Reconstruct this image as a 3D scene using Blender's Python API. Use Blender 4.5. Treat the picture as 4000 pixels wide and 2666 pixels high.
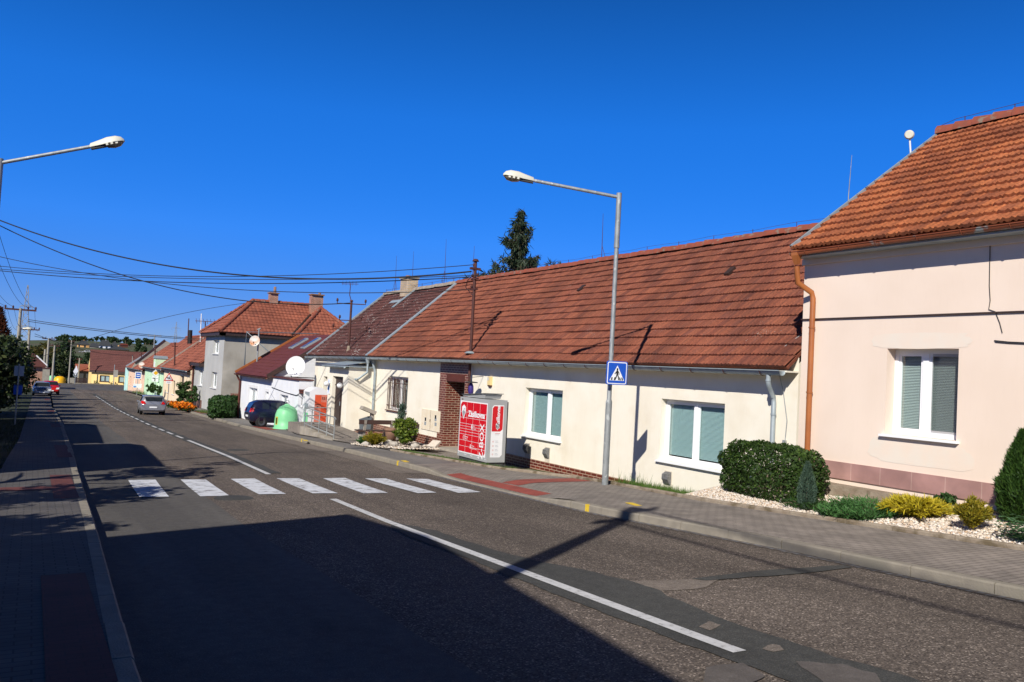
import bpy, math, random
import numpy as np
from mathutils import Vector, Matrix, noise
random.seed(7); rng = np.random.default_rng(7)
R = math.radians
scn = bpy.context.scene
for o in list(bpy.data.objects): bpy.data.objects.remove(o)
C = scn.collection
# ------------------------------------------------------------------ camera
FPX, WPX, HPX = 3200.0, 4000.0, 2666.0
YAW, PITCH, ROLL = 0.52508133, 0.03840505, 0.05239729
_f = Vector((math.sin(YAW)*math.cos(PITCH), math.cos(YAW)*math.cos(PITCH), math.sin(PITCH)))
_r0 = Vector((math.cos(YAW), -math.sin(YAW), 0)); _u0 = _r0.cross(_f)
_r = _r0*math.cos(ROLL) + _u0*math.sin(ROLL); _u = -_r0*math.sin(ROLL) + _u0*math.cos(ROLL)
cam = bpy.data.cameras.new('camera'); co = bpy.data.objects.new('camera', cam); C.objects.link(co)
cam.sensor_width = 36; cam.lens = FPX/WPX*36; cam.clip_end = 6000; cam.clip_start = 0.05
co.matrix_world = Matrix(((_r.x, _u.x, -_f.x, 0), (_r.y, _u.y, -_f.y, 0), (_r.z, _u.z, -_f.z, 0), (0, 0, 0, 1)))
scn.camera = co
# ------------------------------------------------------------------ light
SUN = Vector((1.72, 1.33, -1.5)).normalized()          # direction the light travels
w = bpy.data.worlds.new('World'); scn.world = w; w.use_nodes = True
wn = w.node_tree.nodes; wl = w.node_tree.links
sky = wn.new('ShaderNodeTexSky'); sky.sky_type = 'NISHITA'; sky.sun_disc = False
sky.sun_elevation = math.asin(-SUN.z); sky.sun_rotation = math.atan2(-SUN.x, -SUN.y)
sky.air_density = 0.6; sky.dust_density = 0.0; sky.ozone_density = 10.0; sky.altitude = 3000
gm = wn.new('ShaderNodeGamma'); gm.inputs[1].default_value = 0.31
hs = wn.new('ShaderNodeHueSaturation'); hs.inputs['Saturation'].default_value = 2.12; hs.inputs['Hue'].default_value = 0.529; hs.inputs['Value'].default_value = 5.1
bg = wn['Background']; bg.inputs[1].default_value = 0.1
wl.new(sky.outputs[0], gm.inputs[0]); wl.new(gm.outputs[0], hs.inputs['Color'])
# the clear sky deepens towards the zenith
wt = wn.new('ShaderNodeTexCoord'); wsx = wn.new('ShaderNodeSeparateXYZ'); wmr = wn.new('ShaderNodeValToRGB')
wl.new(wt.outputs['Generated'], wsx.inputs[0]); wl.new(wsx.outputs[2], wmr.inputs[0])
for k_, (p_, v_) in enumerate(((0, .60), (.07, .78), (.15, .97), (.29, .90), (.45, .52), (.75, .02))):
    e_ = wmr.color_ramp.elements[k_] if k_ < 2 else wmr.color_ramp.elements.new(p_)
    e_.position = p_; e_.color = (v_, v_, v_, 1)
wmx = wn.new('ShaderNodeMix'); wmx.data_type = 'RGBA'; wmx.blend_type = 'MULTIPLY'; wmx.inputs[0].default_value = 1
wl.new(hs.outputs[0], wmx.inputs[6]); wl.new(wmr.outputs[0], wmx.inputs[7]); wl.new(wmx.outputs[2], bg.inputs[0])
sl = bpy.data.lights.new('sun', 'SUN'); sl.energy = 5.0; sl.angle = R(0.53); sl.color = (1.0, 0.945, 0.86)
so = bpy.data.objects.new('sun', sl); C.objects.link(so); so.rotation_euler = SUN.to_track_quat('-Z', 'Y').to_euler()
vs = scn.view_settings; vs.view_transform = 'Standard'; vs.look = 'None'; vs.gamma = 1; vs.exposure = 0.2

# ------------------------------------------------------------------ measuring helpers (photo pixel -> ray -> point on a real plane)
def ray(px, py):
    d = _f + _r*((px-WPX/2)/FPX) - _u*((py-HPX/2)/FPX)
    return d/d.y
def onX(p, X): d = ray(*p); return d*(X/d.x)
def onY(p, Y): return ray(*p)*Y
PY = [-60, -30, 0, 5, 12.4, 18, 25.6, 36.4, 47.4, 63, 73, 100, 130, 160, 200, 260]
PZ = [.9, -.3, -1.8, -2.1, -2.5, -2.73, -2.96, -3.39, -3.79, -4.25, -4.5, -4.95, -5.55, -6.2, -7.25, -8.0]
def zr(y): return float(np.interp(y, PY, PZ))
def gr(px, py, off=0.0):
    d = ray(px, py); a, b = 1.0, 260.0
    y = a
    while y < b and d.z*y > zr(y)+off: y += .05
    return d*y
def lerpf(tab): 
    xs = [t[0] for t in tab]; ys = [t[1] for t in tab]
    return lambda y: float(np.interp(y, xs, ys))
XL = lerpf([(-40, .65), (0, .68), (6, .70), (13, .88), (18, .95), (28, 1.12), (45, 1.35), (67, 1.4), (100, 1.7), (125, .8)])
XR = lerpf([(-40, 9.1), (4.7, 9.0), (8.3, 9.15), (12.3, 9.0), (18, 9.15), (25.6, 9.3), (36, 9.6), (47, 9.9), (63, 10.3), (100, 11)])
XB = lerpf([(-40, 11.55), (4, 11.55), (12, 11.6), (16.6, 11.9), (19.5, 11.05), (25, 10.55), (31.8, 10.4), (36.4, 10.25), (45, 11.6), (64, 12.2), (100, 12.0)])

# ------------------------------------------------------------------ object helpers
OFF = {}
def tag(o, label=None, cat=None, group=None, kind=None):
    if label: o['label'] = label
    if cat: o['category'] = cat
    if group: o['group'] = group
    if kind: o['kind'] = kind
    return o
def thing(name, loc, label, cat, group=None):
    o = bpy.data.objects.new(name, None); C.objects.link(o); o.location = loc; o.empty_display_size = .3
    OFF[o] = Vector(loc)
    return tag(o, label, cat, group)
def link(name, me, mats, parent):
    o = bpy.data.objects.new(name, me); C.objects.link(o)
    for m in (mats if isinstance(mats, (list, tuple)) else [mats]): me.materials.append(m)
    if parent is not None:
        o.parent = parent; OFF[o] = OFF[parent]
    else: OFF[o] = Vector((0, 0, 0))
    return o
class MB:
    def __init__(s): s.v = []; s.f = []; s.m = []; s.sm = []
    def add(s, vs, fs, mi=0, smooth=False):
        n = len(s.v); s.v += [tuple(v) for v in vs]
        for f in fs: s.f.append([n+i for i in f]); s.m.append(mi); s.sm.append(smooth)
    def quad(s, a, b, c, d, mi=0): s.add([a, b, c, d], [(0, 1, 2, 3)], mi)
    def box(s, x0, x1, y0, y1, z0, z1, mi=0):
        s.add([(x0,y0,z0),(x1,y0,z0),(x1,y1,z0),(x0,y1,z0),(x0,y0,z1),(x1,y0,z1),(x1,y1,z1),(x0,y1,z1)],
              [(0,3,2,1),(4,5,6,7),(0,1,5,4),(1,2,6,5),(2,3,7,6),(3,0,4,7)], mi)
    def obox(s, c, ax, ay, az, mi=0):   # oriented box: centre and three half-axis vectors
        c = Vector(c); P = []
        for k in (-1, 1):
            for (i, j) in ((-1,-1),(1,-1),(1,1),(-1,1)): P.append(c+ax*i+ay*j+az*k)
        s.add(P, [(0,3,2,1),(4,5,6,7),(0,1,5,4),(1,2,6,5),(2,3,7,6),(3,0,4,7)], mi)
    def tube(s, pts, r, seg=8, mi=0, cap=True, smooth=True):
        pts = [Vector(p) for p in pts]; n = len(pts); rs = r if isinstance(r, (list, tuple)) else [r]*n
        V = []; prev = None
        for i, p in enumerate(pts):
            t = (pts[min(i+1, n-1)]-pts[max(i-1, 0)]).normalized()
            if prev is None:
                a = t.orthogonal().normalized()
            else:
                a = (prev - t*prev.dot(t)); a = a.normalized() if a.length > 1e-6 else t.orthogonal().normalized()
            prev = a; b = t.cross(a)
            for k in range(seg):
                th = 2*math.pi*k/seg; V.append(p+(a*math.cos(th)+b*math.sin(th))*rs[i])
        F = []
        for i in range(n-1):
            for k in range(seg):
                k2 = (k+1) % seg; F.append((i*seg+k, i*seg+k2, (i+1)*seg+k2, (i+1)*seg+k))
        s.add(V, F, mi, smooth)
        if cap:
            s.add(V[:seg], [tuple(range(seg-1, -1, -1))], mi); s.add(V[-seg:], [tuple(range(seg))], mi)
    def lathe(s, prof, c, seg=24, mi=0, axis='Z', smooth=True):
        c = Vector(c); V = []
        for (r, h) in prof:
            for k in range(seg):
                th = 2*math.pi*k/seg; a, b = r*math.cos(th), r*math.sin(th)
                V.append(c+(Vector((a, b, h)) if axis == 'Z' else Vector((h, a, b)) if axis == 'X' else Vector((a, h, b))))
        F = []
        for i in range(len(prof)-1):
            for k in range(seg):
                k2 = (k+1) % seg; F.append((i*seg+k, i*seg+k2, (i+1)*seg+k2, (i+1)*seg+k))
        s.add(V, F, mi, smooth)
    def prism(s, poly, d, mi=0):        # closed polygon (list of Vectors) extruded by vector d
        n = len(poly); P = [Vector(p) for p in poly]; Q = [p+Vector(d) for p in P]
        s.add(P+Q, [tuple(range(n-1, -1, -1)), tuple(range(n, 2*n))]+[(i, (i+1) % n, n+(i+1) % n, n+i) for i in range(n)], mi)
    def build(s, name, mats, parent=None, **kw):
        off = OFF.get(parent, Vector((0, 0, 0))) if parent is not None else Vector((0, 0, 0))
        me = bpy.data.meshes.new(name)
        me.from_pydata([(v[0]-off.x, v[1]-off.y, v[2]-off.z) for v in s.v], [], s.f)
        me.polygons.foreach_set('material_index', s.m); me.polygons.foreach_set('use_smooth', s.sm); me.update()
        return link(name, me, mats, parent)

# ------------------------------------------------------------------ materials
def nodes(name):
    m = bpy.data.materials.new(name); m.use_nodes = True
    return m, m.node_tree.nodes, m.node_tree.links, m.node_tree.nodes['Principled BSDF']
def ramp(n, stops, interp='LINEAR'):
    r = n.new('ShaderNodeValToRGB'); r.color_ramp.interpolation = interp
    el = r.color_ramp.elements
    while len(el) < len(stops): el.new(.5)
    for e, (p, c) in zip(el, stops): e.position = p; e.color = (*c, 1) if len(c) == 3 else c
    return r
def g3(v): return (v, v, v)
def pm(name, c1, c2=None, scale=3, rough=.8, metal=0, bump=0, bscale=60, mid=(.35, .65), stretch=(1, 1, 1), spec=.4, detail=4, c3=None, scale3=.6, mid3=(.5, .75), rain=0):
    m, n, l, b = nodes(name)
    b.inputs['Roughness'].default_value = rough; b.inputs['Metallic'].default_value = metal; b.inputs['Specular IOR Level'].default_value = spec
    if c2 is None and not bump:
        b.inputs['Base Color'].default_value = (*c1, 1); return m
    tc = n.new('ShaderNodeTexCoord'); mp = n.new('ShaderNodeMapping'); mp.inputs['Scale'].default_value = stretch
    l.new(tc.outputs['Object'], mp.inputs[0])
    if c2 is not None:
        t = n.new('ShaderNodeTexNoise'); t.inputs['Scale'].default_value = scale; t.inputs['Detail'].default_value = detail
        l.new(mp.outputs[0], t.inputs['Vector'])
        r = ramp(n, [(mid[0], c1), (mid[1], c2)]); l.new(t.outputs['Fac'], r.inputs[0]); out = r.outputs[0]
        if c3 is not None:
            t3 = n.new('ShaderNodeTexNoise'); t3.inputs['Scale'].default_value = scale3; t3.inputs['Detail'].default_value = 6
            l.new(mp.outputs[0], t3.inputs['Vector']); r3 = ramp(n, [(mid3[0], g3(0)), (mid3[1], g3(1))]); l.new(t3.outputs['Fac'], r3.inputs[0])
            mx = n.new('ShaderNodeMix'); mx.data_type = 'RGBA'; l.new(r3.outputs[0], mx.inputs[0]); l.new(out, mx.inputs[6]); mx.inputs[7].default_value = (*c3, 1); out = mx.outputs[2]
        if rain:      # faint rain streaks and grime, part of the plaster itself
            for sc_, lo_, hi_ in (((2.6, 2.6, .35), .52, .75), ((1.3, 1.3, 1.0), .50, .75), ((22, 22, 3), .52, .70)):
                mq = n.new('ShaderNodeMapping'); mq.inputs['Scale'].default_value = sc_; l.new(tc.outputs['Object'], mq.inputs[0]); tq = n.new('ShaderNodeTexNoise'); tq.inputs['Scale'].default_value = 1; tq.inputs['Detail'].default_value = 6; l.new(mq.outputs[0], tq.inputs['Vector'])
                rq = ramp(n, [(lo_, g3(1)), (hi_, (1-rain*.8, 1-rain*.95, 1-rain*1.2))]); l.new(tq.outputs['Fac'], rq.inputs[0]); xq = n.new('ShaderNodeMix'); xq.data_type = 'RGBA'; xq.blend_type = 'MULTIPLY'; xq.inputs[0].default_value = 1; l.new(out, xq.inputs[6]); l.new(rq.outputs[0], xq.inputs[7]); out = xq.outputs[2]
        l.new(out, b.inputs['Base Color'])
    else: b.inputs['Base Color'].default_value = (*c1, 1)
    if bump:
        t2 = n.new('ShaderNodeTexNoise'); t2.inputs['Scale'].default_value = bscale; t2.inputs['Detail'].default_value = 3; l.new(tc.outputs['Object'], t2.inputs['Vector'])
        bp = n.new('ShaderNodeBump'); bp.inputs['Strength'].default_value = bump; bp.inputs['Distance'].default_value = .02
        l.new(t2.outputs['Fac'], bp.inputs['Height']); l.new(bp.outputs[0], b.inputs['Normal'])
    return m
def brickmat(name, c1, c2, mortar, bw, bh, ms=.012, plane='YZ', rough=.5, bump=.4, offset=.5, rot=0, dirt=None):
    m, n, l, b = nodes(name); b.inputs['Roughness'].default_value = rough
    tc = n.new('ShaderNodeTexCoord'); sp = n.new('ShaderNodeSeparateXYZ'); l.new(tc.outputs['Object'], sp.inputs[0])
    cb = n.new('ShaderNodeCombineXYZ')
    if plane == 'XY':
        l.new(sp.outputs[0], cb.inputs[0]); l.new(sp.outputs[1], cb.inputs[1])
    else:
        ad = n.new('ShaderNodeMath'); l.new(sp.outputs[0], ad.inputs[0]); l.new(sp.outputs[1], ad.inputs[1]); l.new(ad.outputs[0], cb.inputs[0]); l.new(sp.outputs[2], cb.inputs[1])
    mp = n.new('ShaderNodeMapping'); mp.inputs['Rotation'].default_value = (0, 0, rot); l.new(cb.outputs[0], mp.inputs[0])
    t = n.new('ShaderNodeTexBrick'); t.inputs['Scale'].default_value = 1; t.inputs['Brick Width'].default_value = bw; t.inputs['Row Height'].default_value = bh
    t.inputs['Mortar Size'].default_value = ms; t.inputs['Mortar Smooth'].default_value = .1; t.offset = offset
    t.inputs['Color1'].default_value = (*c1, 1); t.inputs['Color2'].default_value = (*c2, 1); t.inputs['Mortar'].default_value = (*mortar, 1)
    l.new(mp.outputs[0], t.inputs['Vector'])
    nz = n.new('ShaderNodeTexNoise'); nz.inputs['Scale'].default_value = 2.2; nz.inputs['Detail'].default_value = 6; l.new(tc.outputs['Object'], nz.inputs['Vector'])
    rr = ramp(n, [(.3, g3(.72)), (.7, g3(1.15))]); l.new(nz.outputs['Fac'], rr.inputs[0])
    mx = n.new('ShaderNodeMix'); mx.data_type = 'RGBA'; mx.blend_type = 'MULTIPLY'; mx.inputs[0].default_value = 1
    l.new(t.outputs['Color'], mx.inputs[6]); l.new(rr.outputs[0], mx.inputs[7]); l.new(mx.outputs[2], b.inputs['Base Color'])
    if bump:
        bp = n.new('ShaderNodeBump'); bp.inputs['Strength'].default_value = bump; bp.inputs['Distance'].default_value = .01; bp.invert = True
        l.new(t.outputs['Fac'], bp.inputs['Height']); l.new(bp.outputs[0], b.inputs['Normal'])
    return m
def tilemat(name, cols, specks=None, streak=(.5, .5, .5), speck_col=(.55, .53, .48)):
    """roof tiles: a random tone per tile (mesh island), weather streaks running down the slope, lichen specks"""
    m, n, l, b = nodes(name); b.inputs['Roughness'].default_value = .85
    ge = n.new('ShaderNodeNewGeometry'); tc = n.new('ShaderNodeTexCoord')
    r = ramp(n, [(i/(len(cols)-1), c) for i, c in enumerate(cols)]); l.new(ge.outputs['Random Per Island'], r.inputs[0]); out = r.outputs[0]
    def mult(out, sc, lo, hi, a, bb, detail=5):
        mp = n.new('ShaderNodeMapping'); mp.inputs['Scale'].default_value = sc; l.new(tc.outputs['Object'], mp.inputs[0])
        t = n.new('ShaderNodeTexNoise'); t.inputs['Scale'].default_value = 1; t.inputs['Detail'].default_value = detail; l.new(mp.outputs[0], t.inputs['Vector'])
        rr = ramp(n, [(lo, a), (hi, bb)]); l.new(t.outputs['Fac'], rr.inputs[0])
        mx = n.new('ShaderNodeMix'); mx.data_type = 'RGBA'; mx.blend_type = 'MULTIPLY'; mx.inputs[0].default_value = 1
        l.new(out, mx.inputs[6]); l.new(rr.outputs[0], mx.inputs[7]); return mx.outputs[2]
    out = mult(out, (.45, .7, .45), .32, .62, streak, g3(1.05)); out = mult(out, (.8, 14, .8), .3, .7, g3(.78), g3(1.15))
    out = mult(out, (26, 26, 26), .35, .65, g3(.74), g3(1.2), 3)
    if specks:
        t = n.new('ShaderNodeTexVoronoi'); t.inputs['Scale'].default_value = specks[0]; l.new(tc.outputs['Object'], t.inputs['Vector'])
        t2 = n.new('ShaderNodeTexNoise'); t2.inputs['Scale'].default_value = 1.1; t2.inputs['Detail'].default_value = 5; l.new(tc.outputs['Object'], t2.inputs['Vector'])
        ms = n.new('ShaderNodeMath'); ms.operation = 'MULTIPLY_ADD'; l.new(t2.outputs['Fac'], ms.inputs[0]); ms.inputs[1].default_value = -.9; l.new(t.outputs['Distance'], ms.inputs[2])
        rr = ramp(n, [(0, g3(1)), (1, g3(0))], 'LINEAR'); mr = n.new('ShaderNodeMapRange'); l.new(ms.outputs[0], mr.inputs[0])
        mr.inputs[1].default_value = specks[1]-.03; mr.inputs[2].default_value = specks[1]+.03; mr.inputs[3].default_value = 1; mr.inputs[4].default_value = 0
        mx = n.new('ShaderNodeMix'); mx.data_type = 'RGBA'; l.new(mr.outputs[0], mx.inputs[0]); l.new(out, mx.inputs[6]); mx.inputs[7].default_value = (*speck_col, 1); out = mx.outputs[2]
    l.new(out, b.inputs['Base Color'])
    return m
def leafmat(name, cols, trans=.35, rough=.55):
    m, n, l, b = nodes(name); b.inputs['Roughness'].default_value = rough; b.inputs['Specular IOR Level'].default_value = .3
    ge = n.new('ShaderNodeNewGeometry'); r = ramp(n, [(i/(len(cols)-1), c) for i, c in enumerate(cols)])
    l.new(ge.outputs['Random Per Island'], r.inputs[0]); l.new(r.outputs[0], b.inputs['Base Color'])
    tr = n.new('ShaderNodeBsdfTranslucent'); l.new(r.outputs[0], tr.inputs[0])
    mx = n.new('ShaderNodeMixShader'); mx.inputs[0].default_value = trans
    l.new(b.outputs[0], mx.inputs[1]); l.new(tr.outputs[0], mx.inputs[2]); l.new(mx.outputs[0], n['Material Output'].inputs[0])
    return m
def glassmat(name, tint=(.80, .90, .90), k=.12):
    m, n, l, b = nodes(name)
    tr = n.new('ShaderNodeBsdfTransparent'); tr.inputs[0].default_value = (*tint, 1)
    gl = n.new('ShaderNodeBsdfGlossy'); gl.inputs['Roughness'].default_value = .02
    fr = n.new('ShaderNodeLayerWeight'); fr.inputs[0].default_value = .5
    pw_ = n.new('ShaderNodeMath'); pw_.operation = 'POWER'; pw_.inputs[1].default_value = 3.5; l.new(fr.outputs['Facing'], pw_.inputs[0])
    ad = n.new('ShaderNodeMath'); ad.inputs[1].default_value = k; l.new(pw_.outputs[0], ad.inputs[0])
    mx = n.new('ShaderNodeMixShader'); l.new(ad.outputs[0], mx.inputs[0]); l.new(tr.outputs[0], mx.inputs[1]); l.new(gl.outputs[0], mx.inputs[2])
    l.new(mx.outputs[0], n['Material Output'].inputs[0]); return m
def asphaltmat(name, a, b_, speck, scale=95, rough=.9, tracks=None, bump=.5):
    """asphalt: stone grain of three tones, broad worn patches, wheel tracks along the road"""
    m, n, l, b = nodes(name); b.inputs['Roughness'].default_value = rough; b.inputs['Specular IOR Level'].default_value = .25
    tc = n.new('ShaderNodeTexCoord')
    v = n.new('ShaderNodeTexVoronoi'); v.inputs['Scale'].default_value = scale; l.new(tc.outputs['Object'], v.inputs['Vector'])
    sp = n.new('ShaderNodeSeparateColor'); l.new(v.outputs['Color'], sp.inputs[0])
    r = ramp(n, [(0, a), (.55, b_), (.86, b_), (1, speck)]); l.new(sp.outputs[0], r.inputs[0]); out = r.outputs[0]
    def mult(sc, lo, hi, ca, cb, out, detail=6):
        mp = n.new('ShaderNodeMapping'); mp.inputs['Scale'].default_value = sc; l.new(tc.outputs['Object'], mp.inputs[0])
        t = n.new('ShaderNodeTexNoise'); t.inputs['Scale'].default_value = 1; t.inputs['Detail'].default_value = detail; l.new(mp.outputs[0], t.inputs['Vector'])
        rr = ramp(n, [(lo, ca), (hi, cb)]); l.new(t.outputs['Fac'], rr.inputs[0])
        mx = n.new('ShaderNodeMix'); mx.data_type = 'RGBA'; mx.blend_type = 'MULTIPLY'; mx.inputs[0].default_value = 1
        l.new(out, mx.inputs[6]); l.new(rr.outputs[0], mx.inputs[7]); return mx.outputs[2]
    out = mult((.35, .25, 1), .35, .7, g3(.82), g3(1.1), out); out = mult((1.6, .12, 1), .38, .6, g3(.84), g3(1.06), out, 3); out = mult((9, 9, 9), .3, .7, g3(.85), g3(1.12), out)
    wq = n.new('ShaderNodeTexNoise'); wq.inputs['Scale'].default_value = 1.4; wq.inputs['Detail'].default_value = 6; l.new(tc.outputs['Object'], wq.inputs['Vector'])
    va = n.new('ShaderNodeVectorMath'); va.operation = 'MULTIPLY_ADD'; va.inputs[1].default_value = (.9, .9, .9); l.new(wq.outputs['Color'], va.inputs[0]); l.new(tc.outputs['Object'], va.inputs[2])
    vc = n.new('ShaderNodeTexVoronoi'); vc.feature = 'DISTANCE_TO_EDGE'; vc.inputs['Scale'].default_value = .42; l.new(va.outputs[0], vc.inputs['Vector'])
    cr = ramp(n, [(.0, g3(.72)), (.005, g3(.85)), (.009, g3(1))]); l.new(vc.outputs['Distance'], cr.inputs[0])
    mk = n.new('ShaderNodeTexNoise'); mk.inputs['Scale'].default_value = .22; l.new(tc.outputs['Object'], mk.inputs['Vector']); mkr = ramp(n, [(.54, g3(0)), (.62, g3(1))]); l.new(mk.outputs['Fac'], mkr.inputs[0])
    cx = n.new('ShaderNodeMix'); cx.data_type = 'RGBA'; cx.blend_type = 'MULTIPLY'; l.new(mkr.outputs[0], cx.inputs[0]); l.new(out, cx.inputs[6]); l.new(cr.outputs[0], cx.inputs[7]); out = cx.outputs[2]
    out = mult((.9, .5, 1), .62, .74, g3(1), g3(.78), out)
    l.new(out, b.inputs['Base Color'])
    bp = n.new('ShaderNodeBump'); bp.inputs['Strength'].default_value = bump; bp.inputs['Distance'].default_value = .006
    l.new(v.outputs['Distance'], bp.inputs['Height']); l.new(bp.outputs[0], b.inputs['Normal'])
    return m
def wornpaint(name, col, under, amount=.42, scale=9):
    m, n, l, b = nodes(name); b.inputs['Roughness'].default_value = .75
    tc = n.new('ShaderNodeTexCoord'); t = n.new('ShaderNodeTexNoise'); t.inputs['Scale'].default_value = scale; t.inputs['Detail'].default_value = 10; t.inputs['Roughness'].default_value = .72
    l.new(tc.outputs['Object'], t.inputs['Vector'])
    r = ramp(n, [(amount-.07, under), (amount+.02, tuple(c*.82 for c in col)), (amount+.2, col)]); l.new(t.outputs['Fac'], r.inputs[0]); l.new(r.outputs[0], b.inputs['Base Color']); return m

M = {}
M['stucco_cream'] = pm('stucco_cream', (.785, .73, .605), (.825, .78, .665), scale=1.2, rough=.9, bump=.35, bscale=90, c3=(.70, .62, .48), scale3=.9, mid3=(.55, .85), rain=.025)
M['stucco_pink'] = pm('stucco_pink', (.735, .605, .50), (.775, .645, .54), scale=.7, rough=.9, bump=.12, bscale=120, rain=.015)
M['stucco_patch'] = pm('stucco_patch', (.745, .625, .52), (.72, .645, .555), scale=2.5, rough=.95)
M['stucco_white'] = pm('stucco_white', (.71, .73, .77), (.77, .785, .81), scale=1.5, rough=.9, bump=.2, bscale=60, rain=.03)
M['stucco_grey'] = pm('stucco_grey', (.34, .315, .265), (.44, .41, .35), scale=.5, rough=.95, bump=.4, bscale=30, c3=(.25, .235, .20), scale3=.35, mid3=(.5, .7), rain=.06)
M['stucco_greyfront'] = pm('stucco_greyfront', (.40, .40, .385), (.46, .46, .44), scale=.6, rough=.95, bump=.3, bscale=30)
M['stucco_apricot'] = pm('stucco_apricot', (.78, .62, .42), (.82, .68, .48), scale=1, rough=.9, bump=.2)
M['stucco_peach'] = pm('stucco_peach', (.78, .52, .36), (.82, .58, .42), scale=1, rough=.9, bump=.2)
M['stucco_green'] = pm('stucco_green', (.50, .72, .46), (.56, .78, .52), scale=1, rough=.9, bump=.1)
M['stucco_mint'] = pm('stucco_mint', (.45, .75, .72), (.50, .80, .76), scale=1, rough=.9)
M['stucco_yellow'] = pm('stucco_yellow', (.80, .58, .22), (.84, .63, .27), scale=1, rough=.9, bump=.1)
M['stucco_orange'] = pm('stucco_orange', (.75, .40, .14), (.80, .46, .18), scale=1, rough=.9)
M['plinth_tile'] = brickmat('plinth_tile', (.36, .20, .18), (.41, .24, .21), (.50, .34, .29), .62, 1.4, .006, rough=.6, bump=.1)
M['brick_red'] = brickmat('brick_red', (.17, .028, .015), (.10, .018, .012), (.42, .30, .22), .27, .088, .011, rough=.35)
M['brick_plain'] = brickmat('brick_plain', (.38, .14, .07), (.30, .10, .05), (.45, .36, .28), .25, .08, .012)
M['brick_yellow'] = brickmat('brick_yellow', (.58, .42, .24), (.46, .32, .17), (.40, .36, .30), .27, .1, .015)
M['tile_red'] = tilemat('tile_red', [(.15, .043, .026), (.19, .055, .030), (.225, .066, .034), (.25, .078, .040), (.175, .055, .035)], specks=(26, -.47), streak=(.70, .68, .66))
M['tile_orange'] = tilemat('tile_orange', [(.23, .068, .028), (.32, .095, .034), (.40, .125, .042), (.28, .085, .036)], streak=(.66, .60, .58))
M['tile_dark'] = tilemat('tile_dark', [(.085, .030, .027), (.105, .036, .030), (.075, .028, .026)], specks=(13, -.325), streak=(.7, .7, .7), speck_col=(.5, .48, .45))
M['tile_far'] = tilemat('tile_far', [(.27, .080, .046), (.33, .10, .055), (.23, .070, .042)], streak=(.66, .62, .6))
M['tile_brown'] = tilemat('tile_brown', [(.10, .032, .026), (.115, .037, .03)], streak=(.9, .9, .9))
M['tile_slate'] = tilemat('tile_slate', [(.03, .034, .04), (.04, .044, .05)], streak=(.9, .9, .9))
M['ridge_red'] = pm('ridge_red', (.27, .062, .032), (.19, .058, .036), scale=5, rough=.85, c3=(.20, .15, .11), scale3=6, mid3=(.56, .68))
M['ridge_grey'] = pm('ridge_grey', (.22, .18, .15), (.34, .29, .23), scale=4, rough=.9)
M['mortar'] = pm('mortar', (.34, .31, .27), (.24, .22, .19), scale=12, rough=.95)
M['zinc'] = pm('zinc', (.27, .32, .345), (.35, .40, .42), scale=4, rough=.5, metal=.2)
M['galv'] = pm('galv', (.23, .25, .255), (.33, .35, .35), scale=9, rough=.55, metal=.3, stretch=(1, 1, .4), c3=(.46, .48, .47), scale3=14, mid3=(.6, .66))
M['copper_paint'] = pm('copper_paint', (.22, .062, .028), (.17, .05, .025), scale=3, rough=.45, c3=(.20, .22, .22), scale3=3, mid3=(.60, .66))
M['orange_pipe'] = pm('orange_pipe', (.37, .125, .035), (.31, .10, .03), scale=2.5, rough=.4)
M['brown_paint'] = pm('brown_paint', (.09, .028, .02), (.12, .035, .025), scale=3, rough=.5)
M['darkbrown'] = pm('darkbrown', (.035, .022, .018), (.055, .03, .024), scale=6, rough=.55)
M['wood_bench'] = pm('wood_bench', (.045, .024, .02), (.07, .038, .03), scale=4, rough=.7, stretch=(1, .2, 6))
M['white_pvc'] = pm('white_pvc', (.82, .83, .84), rough=.35)
M['white_paint'] = pm('white_paint', (.80, .80, .80), (.75, .75, .76), scale=3, rough=.5)
M['blind'] = pm('blind', (.50, .62, .62), rough=.6)
M['blind_grey'] = pm('blind_grey', (.56, .58, .55), rough=.6)
M['interior'] = pm('interior', (.05, .055, .06), rough=.9)
M['curtain'] = pm('curtain', (.55, .58, .56), (.38, .42, .42), scale=6, rough=.9, stretch=(1, 4, .2))
M['curtain_dim'] = pm('curtain_dim', (.30, .28, .26), (.12, .11, .10), scale=9, rough=.9, stretch=(1, 5, .2)); M['glass'] = glassmat('glass'); M['glass_dark'] = pm('glass_dark', (.02, .025, .03), rough=.06, spec=.7)
M['black'] = pm('black', (.012, .012, .013), rough=.6); M['cable'] = pm('cable', (.012, .012, .014), rough=.7)
M['rust'] = pm('rust', (.11, .035, .02), (.07, .025, .018), scale=6, rough=.8)
M['rust_metal'] = pm('rust_metal', (.055, .02, .016), (.09, .03, .022), scale=3, rough=.7)
M['concrete'] = pm('concrete', (.30, .27, .23), (.40, .36, .30), scale=3, rough=.95, bump=.4, bscale=40, c3=(.20, .17, .12), scale3=1.5, mid3=(.5, .72))
M['kerb'] = pm('kerb', (.22, .195, .16), (.28, .25, .20), scale=5, rough=.95, bump=.35, bscale=60, c3=(.22, .20, .16), scale3=1.2, mid3=(.5, .7))
M['mosskerb'] = pm('mosskerb', (.23, .18, .13), (.30, .25, .19), scale=5, rough=.95, bump=.5, bscale=40, c3=(.13, .10, .06), scale3=3, mid3=(.5, .62))
M['polecrete'] = pm('polecrete', (.27, .255, .21), (.34, .315, .26), scale=3, rough=.95)
M['asphalt'] = asphaltmat('asphalt', (.047, .038, .032), (.145, .118, .097), (.42, .35, .29), 70, bump=.8)
M['asphalt_smooth'] = asphaltmat('asphalt_smooth', (.088, .082, .075), (.112, .104, .094), (.17, .155, .14), 120, bump=.25)
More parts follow.
